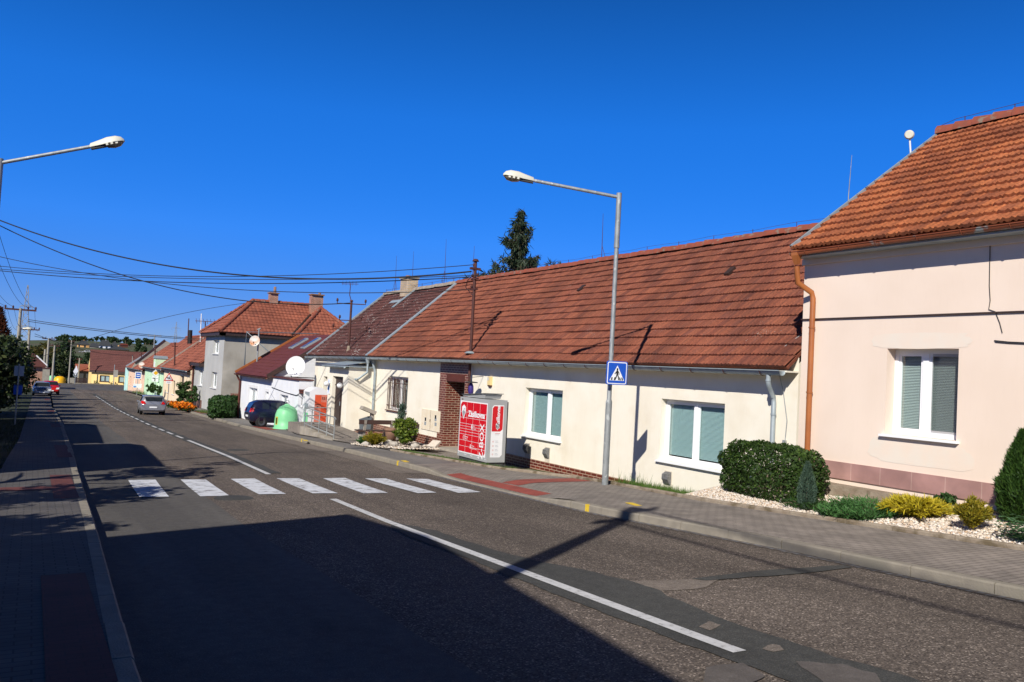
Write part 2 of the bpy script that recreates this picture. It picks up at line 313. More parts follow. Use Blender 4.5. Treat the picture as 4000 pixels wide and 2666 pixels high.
M['asphalt_path'] = asphaltmat('asphalt_path', (.16, .15, .14), (.20, .185, .172), (.25, .235, .22), 120, bump=.25)
M['tar'] = asphaltmat('tar', (.045, .046, .043), (.070, .070, .065), (.12, .117, .107), 110, bump=.3)
M['tar_grey'] = asphaltmat('tar_grey', (.11, .095, .085), (.13, .115, .105), (.16, .14, .13), 110, bump=.3)
M['dust'] = asphaltmat('dust', (.13, .108, .09), (.20, .168, .14), (.30, .26, .22), 90)
M['paver'] = brickmat('paver', (.265, .23, .198), (.23, .20, .175), (.085, .07, .055), .21, .105, .007, plane='XY', rough=.9, bump=.5, rot=0)
M['paver_shaded'] = brickmat('paver_shaded', (.10, .09, .083), (.082, .075, .07), (.036, .032, .03), .21, .105, .007, plane='XY', rough=.9, bump=.5)  # darker copy of paver, shade of the left side put into its colour
M['tactile'] = brickmat('tactile', (.30, .062, .040), (.26, .052, .035), (.20, .045, .032), .20, .1, .006, plane='XY', rough=.85, bump=.3)
M['tactile_shaded'] = brickmat('tactile_shaded', (.13, .032, .024), (.11, .027, .02), (.09, .024, .018), .20, .1, .006, plane='XY', rough=.9, bump=.3)  # tactile blocks darkened to carry the shade they lie in
M['grass_paver'] = brickmat('grass_paver', (.34, .30, .25), (.30, .26, .22), (.10, .11, .04), .16, .16, .035, plane='XY', rough=.95, bump=.6, offset=0)
M['cobble'] = brickmat('cobble', (.20, .20, .21), (.14, .14, .15), (.12, .10, .085), .13, .11, .02, plane='XY', rough=.7, bump=1)
M['paint_white'] = wornpaint('paint_white', (.68, .70, .74), (.20, .19, .19), .45, 4)
M['paint_line'] = wornpaint('paint_line', (.60, .60, .60), (.18, .17, .165), .40, 12)
M['paint_yellow'] = wornpaint('paint_yellow', (.72, .50, .03), (.25, .2, .1), .40, 12)
M['soil'] = pm('soil', (.07, .05, .035), (.10, .075, .05), scale=8, rough=1, bump=.6, bscale=40)
M['grassland'] = pm('grassland', (.045, .070, .018), (.075, .085, .024), scale=.15, rough=1, c3=(.075, .068, .032), scale3=.01, mid3=(.45, .6))
M['lawn'] = pm('lawn', (.016, .024, .008), (.028, .036, .012), scale=3, rough=1, bump=.5, bscale=80)  # near-black green, the shade on the left verge mixed into the colour
M['gravelbase'] = pm('gravelbase', (.52, .44, .36), (.66, .60, .52), scale=30, rough=1, bump=.8, bscale=35)
M['pebble'] = leafmat('pebble', [(.72, .67, .60), (.60, .48, .35), (.76, .71, .66), (.48, .34, .22), (.66, .60, .52), (.50, .44, .38)], trans=.0, rough=.8)
M['rock'] = pm('rock', (.40, .36, .31), (.52, .48, .42), scale=4, rough=.95, bump=.6, bscale=15)
M['grassblade'] = leafmat('grassblade', [(.06, .13, .015), (.09, .17, .025), (.12, .18, .05)])
M['leaf_box'] = leafmat('leaf_box', [(.018, .040, .010), (.03, .065, .013), (.05, .10, .018), (.025, .05, .012), (.085, .15, .022)])
M['leaf_hedge'] = leafmat('leaf_hedge', [(.018, .05, .012), (.035, .085, .02), (.05, .11, .025)])
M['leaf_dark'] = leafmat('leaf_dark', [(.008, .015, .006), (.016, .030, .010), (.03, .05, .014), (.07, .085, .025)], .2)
M['leaf_autumn'] = leafmat('leaf_autumn', [(.05, .06, .015), (.10, .09, .02), (.14, .10, .02), (.06, .08, .02)])
M['leaf_red'] = leafmat('leaf_red', [(.09, .022, .012), (.13, .04, .016), (.05, .02, .012)])
M['leaf_far'] = leafmat('leaf_far', [(.025, .05, .018), (.04, .075, .025), (.05, .085, .03)])
M['needle_green'] = leafmat('needle_green', [(.018, .045, .010), (.035, .085, .014), (.065, .13, .02)], .25)
M['needle_blue'] = leafmat('needle_blue', [(.045, .085, .06), (.065, .11, .075), (.08, .13, .085)], .15)
M['needle_juniper'] = leafmat('needle_juniper', [(.04, .12, .032), (.065, .17, .045), (.09, .21, .06)], .3)
M['needle_gold'] = leafmat('needle_gold', [(.45, .38, .02), (.62, .50, .03), (.24, .24, .02), (.70, .55, .05)], .35)
M['needle_olive'] = leafmat('needle_olive', [(.22, .20, .015), (.34, .27, .02), (.12, .14, .015), (.42, .30, .025)], .3)
M['needle_spruce'] = leafmat('needle_spruce', [(.016, .030, .018), (.024, .044, .022), (.035, .055, .026), (.05, .04, .02)], .1)
M['leaf_sage'] = leafmat('leaf_sage', [(.05, .13, .05), (.07, .17, .07), (.10, .20, .09)], .2)
M['leaf_shrub'] = leafmat('leaf_shrub', [(.07, .13, .015), (.13, .20, .02), (.20, .25, .03), (.04, .08, .012)])
M['leaf_rose'] = leafmat('leaf_rose', [(.04, .09, .02), (.06, .12, .03), (.03, .06, .018)])
M['flower'] = leafmat('flower', [(.75, .20, .008), (.80, .27, .01), (.70, .14, .008)], .2)
M['bark'] = pm('bark', (.09, .065, .045), (.14, .105, .075), scale=8, rough=1, bump=.6, stretch=(1, 1, .2))
M['terracotta'] = pm('terracotta', (.20, .11, .075), (.26, .15, .10), scale=5, rough=.85)
M['lamp_cream'] = pm('lamp_cream', (.62, .60, .49), rough=.45); M['lamp_bowl'] = pm('lamp_bowl', (.16, .13, .09), rough=.15, spec=.6)
M['sign_blue'] = pm('sign_blue', (.008, .085, .50), rough=.35); M['sign_white'] = pm('sign_white', (.80, .81, .83), rough=.4); M['sign_red'] = pm('sign_red', (.58, .014, .018), rough=.4)
M['sign_yellow'] = pm('sign_yellow', (.80, .42, .01), rough=.4); M['sign_back'] = pm('sign_back', (.36, .40, .42), rough=.5, metal=.3)
M['locker_grey'] = pm('locker_grey', (.33, .335, .335), (.36, .365, .365), scale=2, rough=.45); M['locker_red'] = pm('locker_red', (.56, .004, .012), rough=.35)
M['locker_dark'] = pm('locker_dark', (.05, .05, .052), rough=.5); M['solar'] = pm('solar', (.10, .105, .11), rough=.25)
M['text_grey'] = pm('text_grey', (.45, .47, .5), rough=.5); M['text_blue'] = pm('text_blue', (.10, .30, .68), rough=.5); M['text_red'] = pm('text_red', (.62, .12, .10), rough=.5)
M['bell_green'] = pm('bell_green', (.19, .55, .27), (.23, .60, .31), scale=1.5, rough=.45, spec=.35)
M['bin_white'] = pm('bin_white', (.78, .78, .80), rough=.4); M['bin_red'] = pm('bin_red', (.66, .09, .035), rough=.45); M['bin_salmon'] = pm('bin_salmon', (.58, .17, .12), (.64, .22, .16), scale=4, rough=.5)
M['bin_grey'] = pm('bin_grey', (.17, .20, .22), rough=.4, metal=.3)
M['car_navy'] = pm('car_navy', (.010, .012, .035), rough=.22, spec=.6); M['car_silver'] = pm('car_silver', (.36, .37, .40), rough=.25, metal=.55); M['car_blue'] = pm('car_blue', (.30, .34, .42), rough=.25, metal=.5)
M['car_red'] = pm('car_red', (.45, .012, .012), rough=.25); M['car_white'] = pm('car_white', (.75, .76, .78), rough=.3)
M['tyre'] = pm('tyre', (.014, .014, .015), rough=.85); M['rim'] = pm('rim', (.10, .10, .11), rough=.4, metal=.6); M['rim_silver'] = pm('rim_silver', (.40, .41, .42), rough=.35, metal=.7)
M['lens_red'] = pm('lens_red', (.50, .008, .008), rough=.2); M['lens_clear'] = pm('lens_clear', (.55, .58, .6), rough=.15)
M['plastic_black'] = pm('plastic_black', (.02, .02, .021), rough=.6); M['skylight'] = pm('skylight', (.05, .07, .10), rough=.12, spec=.7)
M['roof_sheet'] = pm('roof_sheet', (.135, .032, .020), (.115, .027, .018), scale=2, rough=.6)
M['alarm'] = pm('alarm', (.72, .56, .26), rough=.5); M['cabinet_cream'] = pm('cabinet_cream', (.70, .60, .44), (.76, .68, .54), scale=3, rough=.7, c3=(.55, .30, .12), scale3=2.5, mid3=(.6, .72))
M['vent'] = pm('vent', (.22, .22, .225), (.13, .13, .13), scale=20, rough=.5, metal=.2); M['vent_plate'] = pm('vent_plate', (.55, .49, .40), (.62, .56, .46), scale=5, rough=.9)
M['purple'] = pm('purple', (.035, .018, .16), rough=.6); M['dish_white'] = pm('dish_white', (.74, .75, .76), rough=.5)
M['dish_rust'] = pm('dish_rust', (.70, .68, .62), (.50, .20, .07), scale=2.2, rough=.7, mid=(.46, .66)); M['tin_yellow'] = pm('tin_yellow', (.6, .42, .03), rough=.5)

# ------------------------------------------------------------------ shape helpers
def leaves(pts, size, normals=None, aspect=.55, up=0.0, jitter=.35):
    """numpy leaf quads (rhombi) at pts; returns verts (4N,3)"""
    n = len(pts); d = rng.normal(size=(n, 3))
    if normals is not None: d = d*(1-up)+normals*up*2.0
    d /= np.linalg.norm(d, axis=1)[:, None]
    e = rng.normal(size=(n, 3)); e -= (e*d).sum(1)[:, None]*d; e /= np.linalg.norm(e, axis=1)[:, None]
    f = np.cross(d, e); s = size*(1+jitter*rng.normal(size=n)).clip(.4, 1.8)
    a = e*s[:, None]; b = f*(s*aspect)[:, None]; bend = d*(s*.25)[:, None]
    return np.stack([pts-a+bend, pts-b, pts+a+bend, pts+b], 1).reshape(-1, 3)
def needles(pts, dirs, length, width, jitter=.3):
    """long thin quads pointing along dirs"""
    n = len(pts); d = dirs/np.linalg.norm(dirs, axis=1)[:, None]
    e = rng.normal(size=(n, 3)); e -= (e*d).sum(1)[:, None]*d; e /= np.linalg.norm(e, axis=1)[:, None]
    L = (length*(1+jitter*rng.normal(size=n)).clip(.4, 1.8))[:, None]
    return np.stack([pts-e*width*.5, pts+e*width*.5, pts+d*L*.6+e*width*.5, pts+d*L], 1).reshape(-1, 3)
def quadcloud(name, V, m, parent=None):
    off = OFF.get(parent, Vector((0, 0, 0))) if parent is not None else Vector((0, 0, 0))
    V = V-np.array(off); n = len(V)//4; me = bpy.data.meshes.new(name)
    me.vertices.add(4*n); me.vertices.foreach_set('co', V.astype(np.float32).ravel())
    me.loops.add(4*n); me.loops.foreach_set('vertex_index', np.arange(4*n, dtype=np.int32))
    me.polygons.add(n); me.polygons.foreach_set('loop_start', np.arange(0, 4*n, 4, dtype=np.int32)); me.polygons.foreach_set('loop_total', np.full(n, 4, dtype=np.int32))
    me.update(calc_edges=True); return link(name, me, m, parent)
def ellipsoid_pts(n, c, r, shell=.55):
    d = rng.normal(size=(n, 3)); d /= np.linalg.norm(d, axis=1)[:, None]
    k = (shell+(1-shell)*rng.random(n))[:, None]
    return np.array(c)+d*k*np.array(r), d
def clump_crown(c, r, nclump, per, crad, flat=.8):
    """a crown of leaf clumps spread over an ellipsoid, uneven outline, gaps between"""
    cc, _ = ellipsoid_pts(nclump, c, r, .35); P = []; N = []
    for q in cc:
        k = crad*random.uniform(.6, 1.35); n = max(6, int(per*random.uniform(.6, 1.3)))
        p, d = ellipsoid_pts(n, q, (k, k, k*flat), .3); P.append(p); N.append(d)
    return np.concatenate(P), np.concatenate(N)
def tree(name, x, y, zb, h, cr, m, label, cat='tree', group=None, nclump=60, per=60, crad=.8, leaf=.16, trunk_h=.3, trunk_r=.14, squash=1.0):
    t = thing(name, (x, y, zb), label, cat, group); cz = zb+h*(trunk_h+1)/2; rz = h*(1-trunk_h)/2
    mb = MB(); pts = [(x, y, zb-.3), (x+.03*h*.2, y, zb+h*.25), (x-.02*h*.2, y+.02, zb+h*.55), (x, y, zb+h*.8)]
    mb.tube(pts, [trunk_r*1.2, trunk_r, trunk_r*.65, trunk_r*.25], 8)
    for i in range(7):
        a = i*2.4+random.random(); z0 = zb+h*random.uniform(.28, .6); L = cr*random.uniform(.5, .85)
        mb.tube([(x, y, z0), (x+math.cos(a)*L*.5, y+math.sin(a)*L*.5, z0+L*.45), (x+math.cos(a)*L, y+math.sin(a)*L, z0+L*.8)], [trunk_r*.45, trunk_r*.28, trunk_r*.1], 6)
    mb.build('trunk', M['bark'], t)
    p, d = clump_crown((x, y, cz), (cr-crad*.6, cr-crad*.6, max(.2, rz-crad*.5)), nclump, per, crad)
    quadcloud('crown', leaves(p, leaf, d, up=.25), m, t); return t

def tile_roof(name, e0, e1, r0, r1, m, parent, course=.37, tw=.22, amp=.022, lip=.035, sag=.02, simple=False, thick=.06):
    """interlocking tile roof on the quad e0-e1 (eave) r0-r1 (ridge); every tile is its own island with a rolled profile"""
    e0, e1, r0, r1 = map(Vector, (e0, e1, r0, r1)); up = ((r0+r1)/2-(e0+e1)/2); S = up.length
    nc = max(2, round(S/course)); nrm = (e1-e0).cross(r0-e0).normalized()
    if nrm.z < 0: nrm = -nrm
    W = (e1-e0).length; ax = (e1-e0).normalized(); mb = MB(); prof = [(0, .0), (.18, 1.), (.38, .25), (.62, .2), (.82, 1.), (1.0, .0)] if not simple else [(0, 0), (.5, 1), (1, 0)]
    for i in range(nc):
        t0, t1 = i/nc, (i+1)/nc
        a0, b0, a1, b1 = e0.lerp(r0, t0), e1.lerp(r1, t0), e0.lerp(r0, t1), e1.lerp(r1, t1)
        u0a, u0b, u1a, u1b = [(q-e0).dot(ax) for q in (a0, b0, a1, b1)]
        lo = min(u0a, u1a); hi = max(u0b, u1b); k0 = math.floor(lo/tw); k1 = math.ceil(hi/tw)
        base0 = a0-ax*u0a; base1 = a1-ax*u1a; shift = (i % 2)*tw*.5*0
        for k in range(k0, k1):
            ua, ub = k*tw+shift, (k+1)*tw+shift; j = random.uniform(-.006, .006); V = []
            wob = lambda u, t: sag*(noise.noise((u*.35, t*5, 3.1))*1.2+noise.noise((u*1.3, i*3.7, .5))*.5)
            ok = False
            for (px_, hgt) in prof:
                u = ua+(ub-ua)*px_; ul = min(max(u, u0a), u0b); uh = min(max(u, u1a), u1b)
                V.append(base0+ax*ul+nrm*(lip+amp*hgt+j+wob(u, t0))-up.normalized()*(.04+.5*j)); V.append(base1+ax*uh+nrm*(amp*hgt*.6+j+wob(u, t1)))
            if abs((V[0]-V[-2]).dot(ax)) < .01 and abs((V[1]-V[-1]).dot(ax)) < .01: continue
            n = len(prof); F = [(2*q, 2*q+2, 2*q+3, 2*q+1) for q in range(n-1)]
            low = [V[2*q]-nrm*(lip+.012) for q in range(n)]; L0 = len(V); V += low
            F += [(L0+q, L0+q+1, 2*q+2, 2*q) for q in range(n-1)]
            mb.add(V, F, 0, False)
    if thick:
        mb.prism([e0-nrm*.02, e1-nrm*.02, r1-nrm*.02, r0-nrm*.02], -nrm*thick)
    return mb.build(name, m, parent)
def ridge_caps(p0, p1, m, parent, r=.13, step=.36, jut=.06, name='ridge_cap'):
    p0, p1 = Vector(p0), Vector(p1); d = (p1-p0); L = d.length; d.normalize(); mb = MB(); n = max(1, int(L/step))
    side = d.cross(Vector((0, 0, 1))).normalized(); up = side.cross(d)
    for i in range(n):
        a = p0+d*(L*i/n); b = p0+d*(L*(i+1)/n+.03); jz = random.uniform(-.012, .012); V = []
        for k in range(7):
            th = math.pi*(k/6)*1.1-.157
            for q, rr in ((a, r), (b, r+jut*.5)): V.append(q+side*math.cos(th)*rr+up*(math.sin(th)*rr+jz-.02))
        mb.add(V, [(2*k, 2*k+2, 2*k+3, 2*k+1) for k in range(6)], 0, True)
        V2 = [V[2*k+1] for k in range(7)]; mb.add(V2+[b-up*.03], [(k, k+1, 7) for k in range(6)])
    return mb.build(name, m, parent)
def gutter(p0, p1, m, parent, r=.075, brackets=.9, bm=None, name='gutter'):
    p0, p1 = Vector(p0), Vector(p1); d = (p1-p0).normalized(); L = (p1-p0).length; s = d.cross(Vector((0, 0, 1))).normalized(); mb = MB(); V = []
    for q in (p0, p1):
        for rr in (r, r-.006):
            for k in range(9):
                th = math.pi+math.pi*k/8; V.append(q+s*math.cos(th)*rr+Vector((0, 0, math.sin(th)*rr)))
    F = [(k, k+1, 18+k+1, 18+k) for k in range(8)]+[(9+k+1, 9+k, 27+k, 27+k+1) for k in range(8)]+[(0, 9, 27, 18), (8, 26, 35, 17)]
    F += [tuple(range(9)), tuple(range(26, 17, -1))]
    mb.add(V, F, 0, True); mb.tube([p0+s*(-r if True else r), p1+s*(-r)], .012, 6)
    n = int(L/brackets)
    for i in range(n):
        q = p0+d*(L*(i+.5)/n); pts = [q+s*math.cos(math.pi+math.pi*k/8)*(r+.006)+Vector((0, 0, math.sin(math.pi+math.pi*k/8)*(r+.006))) for k in range(9)]
        mb.tube(pts, .009, 4, 1)
    return mb.build(name, [m, bm or m], parent)
class Frame:
    """a wall's own coordinates: u along, z up, d inward (into the house)"""
    def __init__(s, o, u, inn): s.o = Vector(o); s.u = Vector(u).normalized(); s.i = Vector(inn).normalized()
    def __call__(s, u, z, d=0): return Vector((s.o.x, s.o.y, 0))+s.u*u+s.i*d+Vector((0, 0, z))
def wallmesh(mb, F, u0, u1, z0, z1, holes=(), depth=.18, mi=0, rmi=0, zt=None):
    us = sorted({u0, u1, *[h[0] for h in holes], *[h[1] for h in holes]}); zs = sorted({z0, z1, *[h[2] for h in holes], *[h[3] for h in holes]})
    for a, b in zip(us, us[1:]):
        for c, d in zip(zs, zs[1:]):
            if any(h[0] <= (a+b)/2 <= h[1] and h[2] <= (c+d)/2 <= h[3] for h in holes): continue
            mb.quad(F(a, c), F(b, c), F(b, d), F(a, d), mi)
    for (a, b, c, d) in [h[:4] for h in holes]:
        for P in (((a, c), (b, c)), ((b, c), (b, d)), ((b, d), (a, d)), ((a, d), (a, c))):
            mb.quad(F(*P[0]), F(*P[1]), F(*P[1], depth), F(*P[0], depth), rmi)
def fbox(mb, F, u0, u1, z0, z1, d0, d1, mi=0):
    mb.add([F(u0, z0, d0), F(u1, z0, d0), F(u1, z1, d0), F(u0, z1, d0), F(u0, z0, d1), F(u1, z0, d1), F(u1, z1, d1), F(u0, z1, d1)],
           [(0, 1, 2, 3), (4, 7, 6, 5), (0, 4, 5, 1), (1, 5, 6, 2), (2, 6, 7, 3), (3, 7, 4, 0)], mi)
def window(parent, F, u0, u1, z0, z1, depth=.15, mull=(.5,), fm='white_pvc', blind='blind', sill=True, fw=.07, slats=True, sillm='white_pvc', bz=0.0, name='window'):
    """window (frame) > pane per leaf, blind, sill"""
    mb = MB(); fbox(mb, F, u0, u1, z0, z0+fw, depth, depth+.07); fbox(mb, F, u0, u1, z1-fw, z1, depth, depth+.07)
    fbox(mb, F, u0, u0+fw, z0+fw, z1-fw, depth, depth+.07); fbox(mb, F, u1-fw, u1, z0+fw, z1-fw, depth, depth+.07)
    cuts = [u0+fw]+[u0+(u1-u0)*k for k in mull]+[u1-fw]; leafs = []
    for k in range(1, len(cuts)-1): fbox(mb, F, cuts[k]-.055, cuts[k]+.055, z0+fw, z1-fw, depth-.012, depth+.07)
    for k in range(len(cuts)-1):
        a = cuts[k]+(.055 if k > 0 else 0); b = cuts[k+1]-(.055 if k < len(cuts)-2 else 0); s = .05
        fbox(mb, F, a, b, z0+fw, z0+fw+s, depth+.014, depth+.06); fbox(mb, F, a, b, z1-fw-s, z1-fw, depth+.014, depth+.06)
        fbox(mb, F, a, a+s, z0+fw+s, z1-fw-s, depth+.014, depth+.06); fbox(mb, F, b-s, b, z0+fw+s, z1-fw-s, depth+.014, depth+.06)
        leafs.append((a+s, b-s, z0+fw+s, z1-fw-s))
    wo = mb.build(name, M[fm], parent)
    for (a, b, c, d) in leafs:
        g = MB(); g.quad(F(a, c, depth+.035), F(b, c, depth+.035), F(b, d, depth+.035), F(a, d, depth+.035)); g.build('pane', M['glass'], wo)
    if blind:
        s = MB(); a, b = u0+fw+.03, u1-fw-.03; c, d = z0+fw+.03+bz, z1-fw-.02
        if slats:
            n = max(4, int((d-c)/.028))
            for k in range(n):
                zz = c+(d-c)*k/n; s.quad(F(a, zz, depth+.085), F(b, zz, depth+.085), F(b, zz+.024, depth+.105), F(a, zz+.024, depth+.105))
        else: s.quad(F(a, c, depth+.12), F(b, c, depth+.12), F(b, d, depth+.12), F(a, d, depth+.12))
        s.build('blind' if slats else 'curtain', M[blind], wo)
    s = MB(); s.quad(F(u0, z0, depth+.4), F(u1, z0, depth+.4), F(u1, z1, depth+.4), F(u0, z1, depth+.4)); 
    for P in (((u0, z0), (u1, z0)), ((u1, z0), (u1, z1)), ((u1, z1), (u0, z1)), ((u0, z1), (u0, z0))): s.quad(F(*P[0], depth+.072), F(*P[1], depth+.072), F(*P[1], depth+.4), F(*P[0], depth+.4))
    s.build('room', M['interior'], wo)
    if sill:
        s = MB(); fbox(s, F, u0-.06, u1+.06, z0-.045, z0-.003, -.09, depth+.02); s.build('sill', M[sillm], wo)
    return wo
def text(body, size, o, ux, uy, m, name, parent, align='CENTER', bold=.0, lift=.0):
    """flat lettering lying in the plane spanned by ux (reading direction) and uy (up)"""
    cu = bpy.data.curves.new('lettering', 'FONT'); cu.body = body; cu.size = size; cu.align_x = align; cu.align_y = 'CENTER'; cu.offset = bold
    to = bpy.data.objects.new('lettering', cu); C.objects.link(to); dg = bpy.context.evaluated_depsgraph_get()
    me = bpy.data.meshes.new_from_object(to.evaluated_get(dg)); bpy.data.objects.remove(to)
    ux, uy = Vector(ux).normalized(), Vector(uy).normalized(); nn = ux.cross(uy); off = OFF.get(parent, Vector((0, 0, 0)))
    for v in me.vertices: v.co = Vector(o)+ux*v.co.x+uy*v.co.y+nn*lift-off
    me.materials.clear(); return link(name, me, m, parent)
def strip(name, xa, xb, y0, y1, dz, m, parent=None, step=1.0, cross=0.0, ncol=1, zf=None):
    """a ground sheet following the falling street"""
    mb = MB(); n = max(2, int((y1-y0)/step)); V = []
    for i in range(n+1):
        y = y0+(y1-y0)*i/n; a = xa(y) if callable(xa) else xa; b = xb(y) if callable(xb) else xb
        for k in range(ncol+1):
            x = a+(b-a)*k/ncol; V.append((x, y, (zf(x, y) if zf else zr(y)+cross*(x-a))+dz))
    F = [(i*(ncol+1)+k, i*(ncol+1)+k+1, (i+1)*(ncol+1)+k+1, (i+1)*(ncol+1)+k) for i in range(n) for k in range(ncol)]
    mb.add(V, F, 0, True); return mb.build(name, m, parent)
def kerb(name, xf, y0, y1, w, z_lo, z_hi, m, parent=None, side=1, seg=1.0, zf=None):
    """a row of kerb stones along xf(y), width w to the side, with fine joints"""
    mb = MB(); n = int((y1-y0)/seg)
    for i in range(n):
        ya, yb = y0+seg*i+.006, y0+seg*(i+1)-.006; V = []
        j = random.uniform(-.006, .006)
        for y in (ya, yb):
            x = xf(y); z = zf(y) if zf else zr(y); hi = z_hi(y) if callable(z_hi) else z_hi
            for (dx, dz) in ((0, z_lo), (0, hi-.02), (.02, hi), (w, hi), (w, z_lo)): V.append((x+side*dx+j, y, z+dz+j*.4))
        F = [(k, k+1, 6+k, 5+k) if side < 0 else (k+1, k, 5+k, 6+k) for k in range(4)]+[(0, 1, 2, 3, 4), (9, 8, 7, 6, 5)]
        mb.add(V, F)
    return mb.build(name, m, parent)

# ================================================================== GROUND
def sstep(a, b, x):
    t = min(1, max(0, (x-a)/(b-a))); return t*t*(3-2*t)
HILL = lerpf([(260, -8), (400, -9.5), (525, -6.6), (630, -1.8), (750, 3.6), (900, 8.4), (1020, 10.5), (1140, 9.8), (1500, -9), (4000, -60)])
def zt(x, y):
    if y <= 260: return zr(y)-.14
    a = .62+.38*sstep(-30, 20, x*400/y); h = HILL(y); return -8.1+(h+8.1)*a if h > -8.1 else h
mb = MB(); xs = [-2500, -1200, -600, -300, -150, -90, -60, -40, -25, -15, -8, -3, 0, 3, 8, 15, 25, 40, 60, 90, 150, 300, 600, 1200, 2500]; ys = [-60, -30]+list(range(0, 270, 10))+[280, 300, 320, 350, 380, 420, 460, 500, 550, 600, 640, 680, 720, 760, 820, 900, 960, 1020, 1080, 1140, 1300, 1500, 2000, 4000]
for y in ys:
    for x in xs: mb.v.append((x, y, zt(x, y)))
nx = len(xs)
for j in range(len(ys)-1):
    for i in range(nx-1): mb.f.append((j*nx+i, j*nx+i+1, (j+1)*nx+i+1, (j+1)*nx+i)); mb.m.append(0); mb.sm.append(True)
tag(mb.build('ground', M['grassland']), 'grassy land rising to a far hill behind the village', kind='structure')

XLr = lambda y: XL(y) if y < 100 else 1.7+(y-100)*.03
XRr = lambda y: XR(y) if y < 100 else 11+(y-100)*.012
road = tag(strip('road', XLr, XRr, -40, 150, 0, M['asphalt'], ncol=4), 'grey asphalt road falling away past a zebra crossing', kind='structure')
tag(strip('side_road', -60, 40, 128, 197, .004, M['asphalt_smooth'], step=4), 'pale asphalt junction in front of the yellow house', kind='structure')
strip('lane_surface', XLr, lambda y: 2.75+.012*y+.02*math.sin(y*.9), -40, 128, .004, M['asphalt_smooth'], road)
sstep_ = lambda a, b, x: (lambda t: t*t*(3-2*t))(min(1, max(0, (x-a)/(b-a))))
# tar seam along the centre line, worn patches
def blob(name, pts, dz, m, parent, wob=.12, n=8, flat=False):
    V = []; k = len(pts)
    for i in range(k):
        a, b = Vector(pts[i]), Vector(pts[(i+1) % k])
        for j in range(n):
            q = a.lerp(b, j/n); w_ = wob*(noise.noise((q.x*1.7, q.y*1.7, 1.3))+.6*noise.noise((q.x*6, q.y*6, 4.4))); V.append((q.x+w_, q.y+w_*.7, 0))
    c = sum((Vector(v) for v in V), Vector())/len(V); V = [(x, y, zr(y)+dz) for x, y, _ in V]
    mbb = MB(); mbb.add(V, [tuple(range(len(V)))]); return mbb.build(name, m, parent)
seamL = lambda y: 4.74+.02*(y > 9)+.05*noise.noise((y*1.3, 0, 0))+.035*noise.noise((y*4.1, 2, 0))-.10*sstep_(9.5, 6, y)+.3*sstep_(11, 12.6, y)
seamR = lambda y: 5.36+.06*noise.noise((y*1.2, 5, 0))+.05*noise.noise((y*3.7, 7, 0))+.42*math.exp(-((y-7.0)/1.3)**2)+.10*sstep_(6.5, 4.5, y)-.22*sstep_(11, 12.6, y)
strip('tar_seam', seamL, seamR, -6, 12.6, .008, M['tar'], road, step=.12)
strip('tar_seam', lambda y: 5.0+.011*(y-20)+.06*noise.noise((y, 0, 0)), lambda y: 5.45+.011*(y-20)+.1*noise.noise((y, 3, 0)), 20.5, 110, .008, M['tar'], road, step=.4)
tr = lambda *ps: [(gr(*p).x, gr(*p).y, 0) for p in ps]
blob('road_patch', tr((2700, 2265), (3060, 2228), (3300, 2212), (3330, 2222), (3080, 2252), (2760, 2275)), .010, M['tar'], road, .05)
blob('road_patch', tr((2230, 2290), (2480, 2270), (2820, 2262), (2760, 2300), (2500, 2325), (2330, 2318)), .006, M['dust'], road, .10)
blob('road_patch', tr((2817, 2452), (2796, 2460), (2775, 2470), (2751, 2461), (2733, 2452), (2753, 2444), (2775, 2434), (2800, 2442)), .012, M['dust'], road, .05)
blob('road_patch', tr((3064, 2545), (3042, 2552), (3020, 2561), (2995, 2553), (2976, 2545), (2997, 2537), (3020, 2528), (3046, 2536)), .012, M['dust'], road, .05)
blob('road_patch', tr((3110, 2590), (3290, 2600), (3420, 2640), (3460, 2700), (3260, 2700), (3130, 2630)), .012, M['tar_grey'], road, .05)
blob('road_patch', tr((2760, 2620), (2900, 2600), (2990, 2650), (2900, 2700), (2740, 2700)), .012, M['tar_grey'], road, .05)
strip('gutter_dust', lambda y: XR(y)-.75-.15*noise.noise((y*.5, 9, 0)), lambda y: XR(y)-.01, 20, 110, .006, M['dust'], road)
for (x, y) in ((6.5, 24.0),): pass
mb = MB(); q = gr(913, 1948)
mb.lathe([(0.0, .012), (.33, .012), (.36, .006)], (q.x, q.y, zr(q.y)), 24); mb.build('manhole_cover', M['tar'], road)
q = gr(930, 1760); mb = MB(); mb.lathe([(0.0, .012), (.33, .012), (.36, .006)], (q.x, q.y, zr(q.y)), 24); mb.build('manhole_cover', M['tar'], road)
# markings
ST = [((500, 1879), (607, 1877), (660, 1943), (545, 1945)), ((705, 1877), (803, 1876), (897, 1940), (782, 1942)), ((901, 1874), (995, 1872), (1117, 1933), (1011, 1935)),
      ((1080, 1871), (1169, 1871), (1320, 1930), (1221, 1931)), ((1262, 1871), (1348, 1870), (1516, 1929), (1420, 1931)), ((1425, 1872), (1507, 1872), (1705, 1928), (1632, 1930)), ((1587, 1872), (1672, 1874), (1878, 1926), (1790, 1928))]
for s4 in ST:
    pts = [gr(*p) for p in s4]; mb = MB(); n = 12
    for i in range(n):
        a, b = pts[0].lerp(pts[3], i/n), pts[1].lerp(pts[2], i/n); c, d = pts[1].lerp(pts[2], (i+1)/n), pts[0].lerp(pts[3], (i+1)/n)
        mb.quad(*[(v.x, v.y, zr(v.y)+.012) for v in (a, b, c, d)])
    mb.build('crossing_stripe', M['paint_white'], road)
def line(x0, y0, x1, y1, w_, m=M['paint_line']):
    strip('centre_line', lambda y: x0+(x1-x0)*(y-y0)/(y1-y0)-w_/2, lambda y: x0+(x1-x0)*(y-y0)/(y1-y0)+w_/2, y0, y1, .013, m, road, step=.5)
